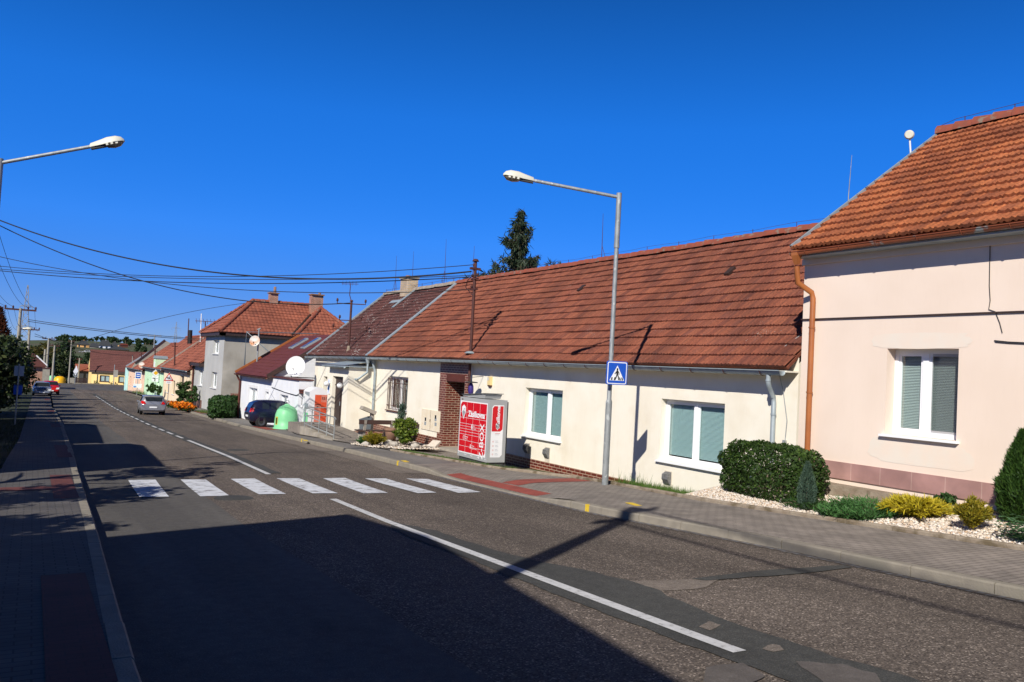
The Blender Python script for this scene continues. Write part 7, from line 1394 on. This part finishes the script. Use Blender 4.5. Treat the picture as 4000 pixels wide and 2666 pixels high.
cable(P0(838), mst+Vector((-.1, .1, 3.60)), .030, 0, 'thickest black cable sagging from the left to the roof mast', (1000, 1080))
cable(P0(852), (mx2, my2, topz-1.0), .024, 0, 'black cable dropping steeply to the slim mast on the dark roof', (568, 1101))
cable(P0(990), mst+Vector((0, .2, 2.95)), .015, 0, 'lowest thin wire reaching the foot of the mast bracket', (800, 1123))
cable(P0(1034), mst+Vector((-.05, .1, 3.85)), .014, 0, 'topmost thin wire running to the mast cap', (700, 1080)); cable(P0(1047), mst+Vector((0, -.2, 3.45)), .014, 0, 'thin wire just below the topmost one', (700, 1088)); cable(P0(1052), mst+Vector((0, .2, 3.42)), .018, 0, 'middle wire of the bundle reaching the roof mast', (700, 1104))
for k, (yo, X_) in enumerate(((915, -1.05), (1010, -.5), (1108, .5), (1140, 1.05))): cable(NQ+Vector((X_*.8, 0, -.1)), BP+Vector((X_, 0, .1)), .012, .9, ['outermost line wire on the left of the tall pole', 'second line wire from the left on the tall pole', 'third line wire from the left on the tall pole', 'rightmost line wire of the tall pole'][k], grp='line wires between the utility poles')
for k, X_ in enumerate((-1.0, -.5, .5, 1.0)): cable(BP+Vector((X_, 0, .1)), P2+Vector((X_, 0, .1)), .012, 1.0, ['far line wire leftmost between the two crossarms', 'far line wire second between the two crossarms', 'far line wire third between the two crossarms', 'far line wire rightmost between the two crossarms'][k], grp='line wires between the utility poles')
e_ = Vector((GX-.1, 73.5, ray(800, 1326).z*73.5)); cable(BP+Vector((.6, 0, -.9)), e_, .026, 0, 'upper of two cables from the tall pole to the grey house', (417, 1291)); cable(BP+Vector((.6, 0, -1.05)), e_+Vector((0, .3, -.1)), .026, 0, 'lower of two cables from the tall pole to the grey house', (417, 1297))
cable(BP+Vector((.3, 0, -4.8)), Vector((15.0, 68, 4.6)), .018, 0, 'long level wire crossing the sky above the far roofs', (417, 1303)); cable(P2+Vector((.6, 0, -.6)), ray(1140/5.2275+300, 985/5.2275+1200)*138, .03, 0, 'sagging wire above the brown roof of the yellow house', (330, 1368)); cable(P2+Vector((.6, 0, -.9)), ray(1322/5.2275+300, 930/5.2275+1200)*122, .03, 0, 'second sagging wire above the brown roof', (400, 1362))
cable(ray(-60, 1228)*70, BP+Vector((-1.1, 0, -.3)), .03, .2, 'short dark cable entering from the left to the tall pole')

# ================================================================== SHADED SIDE OF THE STREET (mostly outside the photo; it throws the shadows on the road)
def sidehouse(label, y0, y1, xf, rxx, rzz, eave, depth, wm, rm):
    g = zr((y0+y1)/2)+.1; t = thing('roadside_house', (xf, (y0+y1)/2, g), label, 'house', 'houses on the shaded side of the street'); xb = 2*rxx-xf; mb = MB(); F = Frame((xf, 0, 0), (0, 1, 0), (-1, 0, 0)); wn_ = [(y, y+1.2, g+1.0, g+2.3) for y in np.arange(y0+1.2, y1-1.5, 3.0)]
    wallmesh(mb, F, y0, y1, g-.8, eave, wn_, .15); mb.quad((xb, y0, g-.8), (xb, y1, g-.8), (xb, y1, eave), (xb, y0, eave))
    for yy in (y0, y1): mb.quad((xf, yy, g-.8), (xb, yy, g-.8), (xb, yy, eave), (xf, yy, eave)); mb.add([(xf, yy, eave), (xb, yy, eave), (rxx, yy, rzz-.1)], [(0, 1, 2)])
    mb.build('wall', wm, t)
    for h in wn_: window(t, F, *h, depth=.12, blind='curtain', slats=False)
    k = (rzz-eave)/(xf-rxx); mb = MB(); mb.prism([(xf+.35, y0-.15, eave-.35*k), (rxx, y0-.15, rzz), (rxx, y0-.15, rzz+.1), (xf+.35, y0-.15, eave-.35*k+.1)], (0, y1-y0+.3, 0)); mb.prism([(xb-.35, y0-.15, eave-.35*k), (rxx, y0-.15, rzz), (rxx, y0-.15, rzz+.1), (xb-.35, y0-.15, eave-.35*k+.1)], (0, y1-y0+.3, 0)); mb.build('roof', rm, t); return t
hA = sidehouse('two storey house beside the photographer throwing the big shadow', -16, 5.05, -2.7, -5.6, 6.38, 4.18, 6, M['stucco_cream'], M['ridge_red']); hA.rotation_euler.z = -.105; hA.location.x -= 1.10
sidehouse('low house whose roof throws the square shadow on the road', 18.9, 26.5, -2.25, -3.55, 2.45, 1.6, 3, M['stucco_white'], M['ridge_red'])
sidehouse('long low house casting the dark strip over the shaded pavement', 28.6, 42.5, -2.4, -4.3, 2.0, .7, 4, M['stucco_apricot'], M['ridge_red'])
sidehouse('house behind the dark roadside bushes', 47.5, 55.0, -4.6, -7.2, 2.2, .2, 5, M['stucco_cream'], M['ridge_red'])
tree('garden_tree', -4.7, 9.4, zr(9.4)+.1, 4.7, 1.5, M['leaf_hedge'], 'leafy garden tree standing just past the first house', nclump=30, per=70, crad=.65, leaf=.13, group='garden trees on the shaded side')
tree('garden_tree', -3.3, 13.6, zr(13.6)+.1, 5.0, 1.6, M['leaf_hedge'], 'thin garden tree between the first two houses', nclump=24, per=60, crad=.6, leaf=.12, group='garden trees on the shaded side')
tree('garden_tree', -2.9, 16.6, zr(16.6)+.1, 7.6, 1.5, M['leaf_hedge'], 'tall thin garden tree beside the low second house', nclump=15, per=50, crad=.5, leaf=.12, group='garden trees on the shaded side')
# dark bushes along the left edge
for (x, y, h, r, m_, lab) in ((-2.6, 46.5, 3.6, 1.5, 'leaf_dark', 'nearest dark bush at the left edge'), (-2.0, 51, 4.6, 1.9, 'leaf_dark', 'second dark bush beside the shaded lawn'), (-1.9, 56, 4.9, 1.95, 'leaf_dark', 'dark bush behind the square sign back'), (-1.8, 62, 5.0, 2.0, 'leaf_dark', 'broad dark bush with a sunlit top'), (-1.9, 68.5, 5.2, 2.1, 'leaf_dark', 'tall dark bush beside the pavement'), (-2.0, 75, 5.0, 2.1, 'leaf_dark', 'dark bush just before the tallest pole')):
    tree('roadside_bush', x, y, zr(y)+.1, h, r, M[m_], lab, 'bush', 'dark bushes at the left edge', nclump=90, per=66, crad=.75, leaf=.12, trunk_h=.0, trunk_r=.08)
cone_tree('red_thuja', (-2.95, 84, zr(84)+.1), 1.45, 7.7, 7000, .34, .09, 'leaf_red', 'reddish brown conical conifer at the left edge behind the bushes', 'tree', .3, .12)
for k, (x, y) in enumerate(((-1.0, 84), (-1.1, 88))): tree('roadside_bush', x-1.2, y+3, zr(y)+.1, 3.6, 1.5, M['leaf_dark'], ('smaller dark bush close behind the parked cars', 'last small dark bush before the shed')[k], 'bush', 'dark bushes at the left edge', nclump=40, per=50, crad=.6, leaf=.13, trunk_h=.02, trunk_r=.07)
# red roofed shed beyond the bushes
t = thing('garden_shed', (.2, 132, zr(132)), 'shed with dark red roof and white verge behind the bushes', 'shed'); g = zr(132); a = ray(143, 1391)*130; b = ray(183, 1428)*130
mb = MB(); mb.box(-3.5, b.x-.25, 130.2, 136, g-.5, b.z-.2); mb.build('wall', M['brick_plain'], t); mb = MB(); mb.prism([(a.x-.4, 129.6, a.z+.35), (b.x, 129.6, b.z), (b.x, 129.6, b.z-.22), (a.x-3.4, 129.6, b.z-.22)], (0, 6.8, 0)); mb.build('roof', M['tile_brown'], t); mb = MB(); mb.obox(((a+b)/2+Vector((0, -.5, .02))), (b-a)/2*1.06, Vector((0, .06, 0)), Vector((.05, 0, .06))); mb.build('verge', M['white_paint'], t)
q = ray(178, 1462)*131; t = thing('gate_pillar', (q.x, 128, q.z), 'pale rendered pillar right of the shed', 'pillar'); mb = MB(); mb.box(q.x-.4, q.x+.45, 127.6, 128.4, zr(128)-.3, ray(178, 1440).z*128); mb.build('pillar', M['polecrete'], t); mb = MB(); mb.box(q.x-.5, q.x+.55, 127.5, 128.5, ray(178, 1440).z*128, ray(178, 1437).z*128); mb.build('cap', M['tile_brown'], t)

# ================================================================== BEYOND THE JUNCTION
def far_tree(px_, pyt, Y, w_px, m_, label, name='broadleaf_tree', n=70, th=.06, zb=None, cat='tree', per=46, leaf=.32):
    q = ray(px_, pyt)*Y; r = w_px/2*Y/4267; zg = zb if zb is not None else zt(q.x, Y); tree(name, q.x, Y, zg, q.z-zg, r, M[m_], label, cat, None, nclump=n, per=per, crad=max(.35, r*.42), leaf=leaf*max(.6, min(2.2, r/3)), trunk_h=th, trunk_r=.18)
for args in ((262, 1314, 262, 84, 'leaf_far', 'dark round tree left of the orange hill house'), (145, 1335, 232, 110, 'leaf_autumn', 'autumn tinted tree behind the left poles'), (192, 1328, 250, 84, 'leaf_autumn', 'yellowing tree between the thick poles'), (216, 1352, 216, 100, 'leaf_autumn', 'big autumn tree in front of the hill'), (248, 1372, 213, 104, 'leaf_dark', 'dark spreading tree behind the slim pole'), (280, 1392, 222, 60, 'leaf_dark', 'darker tree right of the slim pole'), (328, 1395, 240, 60, 'leaf_far', 'green bush on the slope above the garage'), (172, 1385, 209, 90, 'leaf_dark', 'dark tree over the shed roof'), (112, 1345, 240, 90, 'leaf_far', 'green tree at the far left between two poles'), (232, 1420, 210, 80, 'leaf_dark', 'low dark shrubbery behind the yellow container'), (132, 1350, 330, 90, 'leaf_far', 'hillside tree furthest left above the shed'), (172, 1344, 370, 84, 'leaf_autumn', 'hillside tree between the short pole and the thick pole'), (222, 1338, 410, 70, 'leaf_far', 'hillside tree right behind the dark round tree'), (305, 1388, 340, 64, 'leaf_far', 'hillside bush below the white vehicles'), (352, 1372, 520, 50, 'leaf_far', 'bush beside the pale hillside track')): far_tree(*args)
# garage, gate, wall and bin at the junction
Y = 206.0; A = ray(300, 1436)*Y; B = ray(352, 1432)*Y; zg = zr(Y); t = thing('garage', ((A.x+B.x)/2, Y, zg), 'low garage with red roof left of the yellow house', 'garage'); mb = MB(); mb.box(A.x, B.x, Y, Y+4, zg-.5, ray(320, 1450).z*Y); mb.build('wall', M['interior'], t); mb = MB(); mb.prism([(A.x-.3, Y-.5, ray(320, 1450).z*Y), (B.x, Y-.5, ray(320, 1450).z*Y), (B.x, Y+2.5, ray(320, 1429).z*Y+.2), (A.x-.3, Y+2.5, ray(320, 1429).z*Y+.2)], (0, 0, .12)); mb.build('roof', M['tile_far'], t)
Y = 199.5; A = ray(291, 1490)*Y; B = ray(341, 1490)*Y; mb = MB(); zg = zr(Y); n_ = 16
for k in range(n_): xa = A.x+(B.x-A.x)*k/n_; mb.box(xa, xa+(B.x-A.x)/n_-.04, Y, Y+.06, zg, ray(316, 1478).z*Y+.05*math.sin(k))
mb.box(A.x, B.x, Y+.06, Y+.12, zg+.4, zg+.5); mb.box(A.x, B.x, Y+.06, Y+.12, zg+1.1, zg+1.2); tag(mb.build('board_gate', M['darkbrown']), 'dark board gate left of the yellow house', 'gate')
A = ray(264, 1490)*Y; B = ray(290, 1490)*Y; mb = MB(); mb.box(A.x, B.x, Y, Y+.4, zg-.4, ray(277, 1477).z*Y); tag(mb.build('stone_wall', M['polecrete']), 'pale stone wall section left of the dark gate', 'wall')
c = ray(233, 1492)*196; t = thing('yellow_container', (c.x, 196, zr(196)), 'yellow bell container in front of the autumn trees', 'container'); mb = MB(); mb.lathe([(1.15, 0), (1.1, .7), (.9, 1.15), (.5, 1.4), (0, 1.45)], (c.x, 196, zr(196)), 18); mb.build('bell', M['sign_yellow'], t); mb = MB(); mb.lathe([(.2, 1.42), (.2, 1.62), (0, 1.62)], (c.x, 196, zr(196)), 8); mb.build('lid', M['plastic_black'], t)
c = ray(254, 1492)*197; p, d = clump_crown((c.x, 197, c.z+.3), (.7, .7, .7), 14, 26, .3); tag(quadcloud('round_shrub', leaves(p, .16, d), M['leaf_hedge']), 'round green shrub beside the yellow container', 'shrub')
c = ray(205, 1480)*197; t = thing('green_container', (c.x, 197, zr(197)), 'green container in the shade behind the thick pole', 'container'); mb = MB(); mb.lathe([(.8, 0), (.8, .9), (.6, 1.4), (0, 1.6)], (c.x, 197, zr(197)), 14); mb.build('bell', M['bell_green'], t); mb = MB(); mb.lathe([(.15, 1.58), (.15, 1.7), (0, 1.7)], (c.x, 197, zr(197)), 8); mb.build('lid', M['plastic_black'], t)
# houses on the hill
def hillhouse(name, x0, x1, ytop, yeave, ybase, Y, wm, rm, label, wins=(), ridge=.3, gable=None):
    A, B = ray(x0, yeave)*Y, ray(x1, yeave)*Y; zb = ray((x0+x1)/2, ybase).z*Y; zt_ = ray((x0+x1)/2, ytop).z*Y; t = thing(name, ((A.x+B.x)/2, Y, zb), label, 'house'); D_ = (B.x-A.x)*.8; ze = (A.z+B.z)/2; mb = MB(); F = FS(Y)
    W_ = [(A.x+(B.x-A.x)*a, A.x+(B.x-A.x)*b, zb+(ze-zb)*c, zb+(ze-zb)*d) for a, b, c, d in wins]; wallmesh(mb, F, A.x, B.x, zb-3, ze, W_, .4); mb.quad((A.x, Y, zb-3), (A.x, Y+D_, zb-3), (A.x, Y+D_, ze), (A.x, Y, ze)); mb.quad((B.x, Y, zb-3), (B.x, Y+D_, zb-3), (B.x, Y+D_, ze), (B.x, Y, ze)); mb.build('wall', wm, t)
    for w_ in W_: mb = MB(); mb.quad(F(w_[0], w_[2], .3), F(w_[1], w_[2], .3), F(w_[1], w_[3], .3), F(w_[0], w_[3], .3)); mb.build('window', M['glass_dark'], t)
    o = (B.x-A.x)*.07; L = (B.x-A.x); R0, R1 = Vector((A.x+L*ridge, Y+D_/2, zt_)), Vector((B.x-L*ridge, Y+D_/2, zt_)); c = [Vector((A.x-o, Y-o, ze)), Vector((B.x+o, Y-o, ze)), Vector((B.x+o, Y+D_+o, ze)), Vector((A.x-o, Y+D_+o, ze))]; mb = MB(); mb.add(c+[R0, R1], [(0, 1, 5, 4), (1, 2, 5), (2, 3, 4, 5), (3, 0, 4), (3, 2, 1, 0)]); mb.build('roof', rm, t)
    mb = MB(); q = R0.lerp(R1, .6); s_ = L*.025; mb.box(q.x-s_, q.x+s_, q.y-s_, q.y+s_, zt_-2, zt_+L*.05); mb.build('chimney', wm, t); return t
hillhouse('hill_house', 303, 349, 1330, 1347, 1366, 720, M['stucco_orange'], M['tile_slate'], 'orange house with dark hipped roof on the hill', [(.08, .22, .45, .85), (.55, .72, .45, .85)], .35)
hillhouse('hill_house', 352, 386, 1340, 1356, 1366, 715, M['polecrete'], M['tile_slate'], 'grey and white annex right of the orange hill house', [(.1, .9, .1, .5)], .2)
hillhouse('hill_house', 389, 432, 1329, 1352, 1366, 720, M['stucco_white'], M['tile_slate'], 'white hill house with dark roof and a square dormer', [(.1, .3, .3, .8), (.55, .75, .3, .8)], .2); hillhouse('hill_house', 432, 466, 1335, 1352, 1366, 722, M['polecrete'], M['tile_slate'], 'grey gabled hill house right of the white one', [(.2, .5, .4, .8)], .48)
hillhouse('hill_house', 420, 506, 1353, 1367, 1380, 560, M['stucco_orange'], M['tile_slate'], 'house showing only its black hipped roof above the brown roof', (), .45); hillhouse('hill_house', 470, 500, 1343, 1349, 1352, 760, M['rust'], M['roof_sheet'], 'low brown shed right of the grey gabled hill house', (), .1)
for k, (px_, lab) in enumerate(((315, 'white car on the hill road leftmost of three'), (328, 'white car in the middle of the three on the hill road'), (343, 'white van on the hill road rightmost of three'))):
    q = ray(px_, 1382)*640; t = thing('far_car', q, lab, 'car', 'white vehicles on the hill road'); w_ = 1.9 if k < 2 else 3.0; h_ = 1.4 if k < 2 else 2.4; mb = MB()
    mb.prism([q+Vector((x*w_, 0, z*h_)) for x, z in ((-.9, .15), (.9, .15), (.92, .6), (.5, .65), (.3, 1), (-.5, 1), (-.85, .6))], (0, 2.0, 0)); mb.build('body', M['car_white'], t); mb = MB(); mb.prism([q+Vector((x*w_, -.02, z*h_)) for x, z in ((-.7, .62), (.4, .64), (.25, .93), (-.45, .93))], (0, 2.04, 0)); mb.build('windows', M['glass_dark'], t)
    for x in (-.55, .55): mb = MB(); mb.lathe([(0, -.05), (.34, -.05), (.34, .2), (0, .2)], q+Vector((x*w_, 0, .3)), 10, axis='Y'); mb.build('wheel', M['tyre'], t)
mb = MB(); a = [ray(x, y)*Y for x, y, Y in ((290, 1386, 640), (352, 1381, 640), (352, 1388, 600), (292, 1394, 600))]; mb.add([v+Vector((0, 0, .1)) for v in a], [(0, 1, 2, 3)]); mb.box(a[3].x, a[2].x, 602, 640, a[3].z-6, a[3].z-.1); tag(mb.build('hill_road', M['gravelbase']), 'pale track across the hillside', kind='structure')
for k in range(42):
    px_ = random.uniform(225, 600); Y = random.uniform(900, 1010); h = random.uniform(3, 6.5); q = ray(px_, 1340)*Y; zg = zt(q.x, Y); r = random.uniform(2.2, 4.6)
    t = thing('hilltop_tree', (q.x, Y, zg), 'dark tree of the row along the hilltop', 'tree', 'trees along the hilltop'); p, d = clump_crown((q.x, Y, zg+h*.5), (r, r, h*.5), 16, 26, r*.36); quadcloud('crown', leaves(p, .75, d), M['leaf_far'], t); mb = MB(); mb.tube([(q.x, Y, zg-1), (q.x, Y, zg+h*.6)], .35, 5); mb.build('trunk', M['bark'], t)
for (px_, pyt, h0, lab) in ((398, 1317, 1333, 'lone umbrella shaped tree on the skyline left'), (446, 1316, 1336, 'taller flat topped tree above the white hill house'), (569, 1322, 1345, 'flat topped tree on the skyline right'), (492, 1318, 1340, 'tall uneven tree right of the grey hill house')):
    Y = 880; q = ray(px_, pyt)*Y; b = ray(px_, 1345)*Y; t = thing('skyline_tree', b, lab, 'tree'); p, d = clump_crown((q.x, Y, q.z-1.8), (2.8, 2.8, 1.6), 12, 30, 1.1); quadcloud('crown', leaves(p, .9, d), M['leaf_far'], t); mb = MB(); mb.tube([b-Vector((0, 0, 4)), Vector((q.x, Y, q.z-1.5))], .4, 5); mb.build('trunk', M['bark'], t)
for (px_, pyt, w_, Y, lab) in ((540, 1335, 40, 640, 'rounded green bush on the slope right'), (560, 1345, 40, 620, 'dark bush at the end of the red roofs'), (505, 1330, 26, 800, 'bush between the sheds and the skyline trees')): far_tree(px_, pyt, Y, w_, 'leaf_far', lab, n=30, per=40, leaf=.5)
# lattice pylons
def pylon(px_, pyt, pyb, Y, label, arms):
    q, b = ray(px_, pyt)*Y, ray(px_, pyb)*Y; t = thing('lattice_pylon', b, label, 'pylon'); H_ = q.z-b.z; mb = MB(); w0 = H_*.055; n = 12; cs = []
    for i in range(n+1):
        k = i/n; w_ = w0*(1-k)**.8+.12; z = b.z+H_*k; cs.append([Vector((b.x+sx_*w_, Y+sy_*w_, z)) for sx_, sy_ in ((-1, -1), (1, -1), (1, 1), (-1, 1))])
    rr = H_*.0045
    for i in range(n):
        for k in range(4): mb.tube([cs[i][k], cs[i+1][k]], rr, 4); mb.tube([cs[i][k], cs[i+1][(k+1) % 4]], rr*.7, 4)
    mb.build('lattice', M['polecrete'], t)
    for (za_, L) in arms: mb = MB(); z = b.z+H_*za_; mb.tube([(b.x-L, Y, z), (b.x, Y, z+.6), (b.x+L, Y, z)], rr*.9, 4); mb.tube([(b.x-L, Y, z), (b.x+L, Y, z-.3)], rr*.9, 4); mb.tube([(b.x+L, Y, z), (b.x+L, Y, z-1.8)], rr*.8, 4); mb.tube([(b.x-L, Y, z), (b.x-L, Y, z-1.8)], rr*.8, 4); mb.build('crossarm', M['polecrete'], t)
pylon(88, 1113, 1400, 420, 'steel lattice pylon behind the tallest pole', ((.71, 2.4), (.43, 3.2))); pylon(684, 1258, 1345, 700, 'small distant lattice pylon above the far red roofs', ((.72, 3.2), (.35, 4.0)))
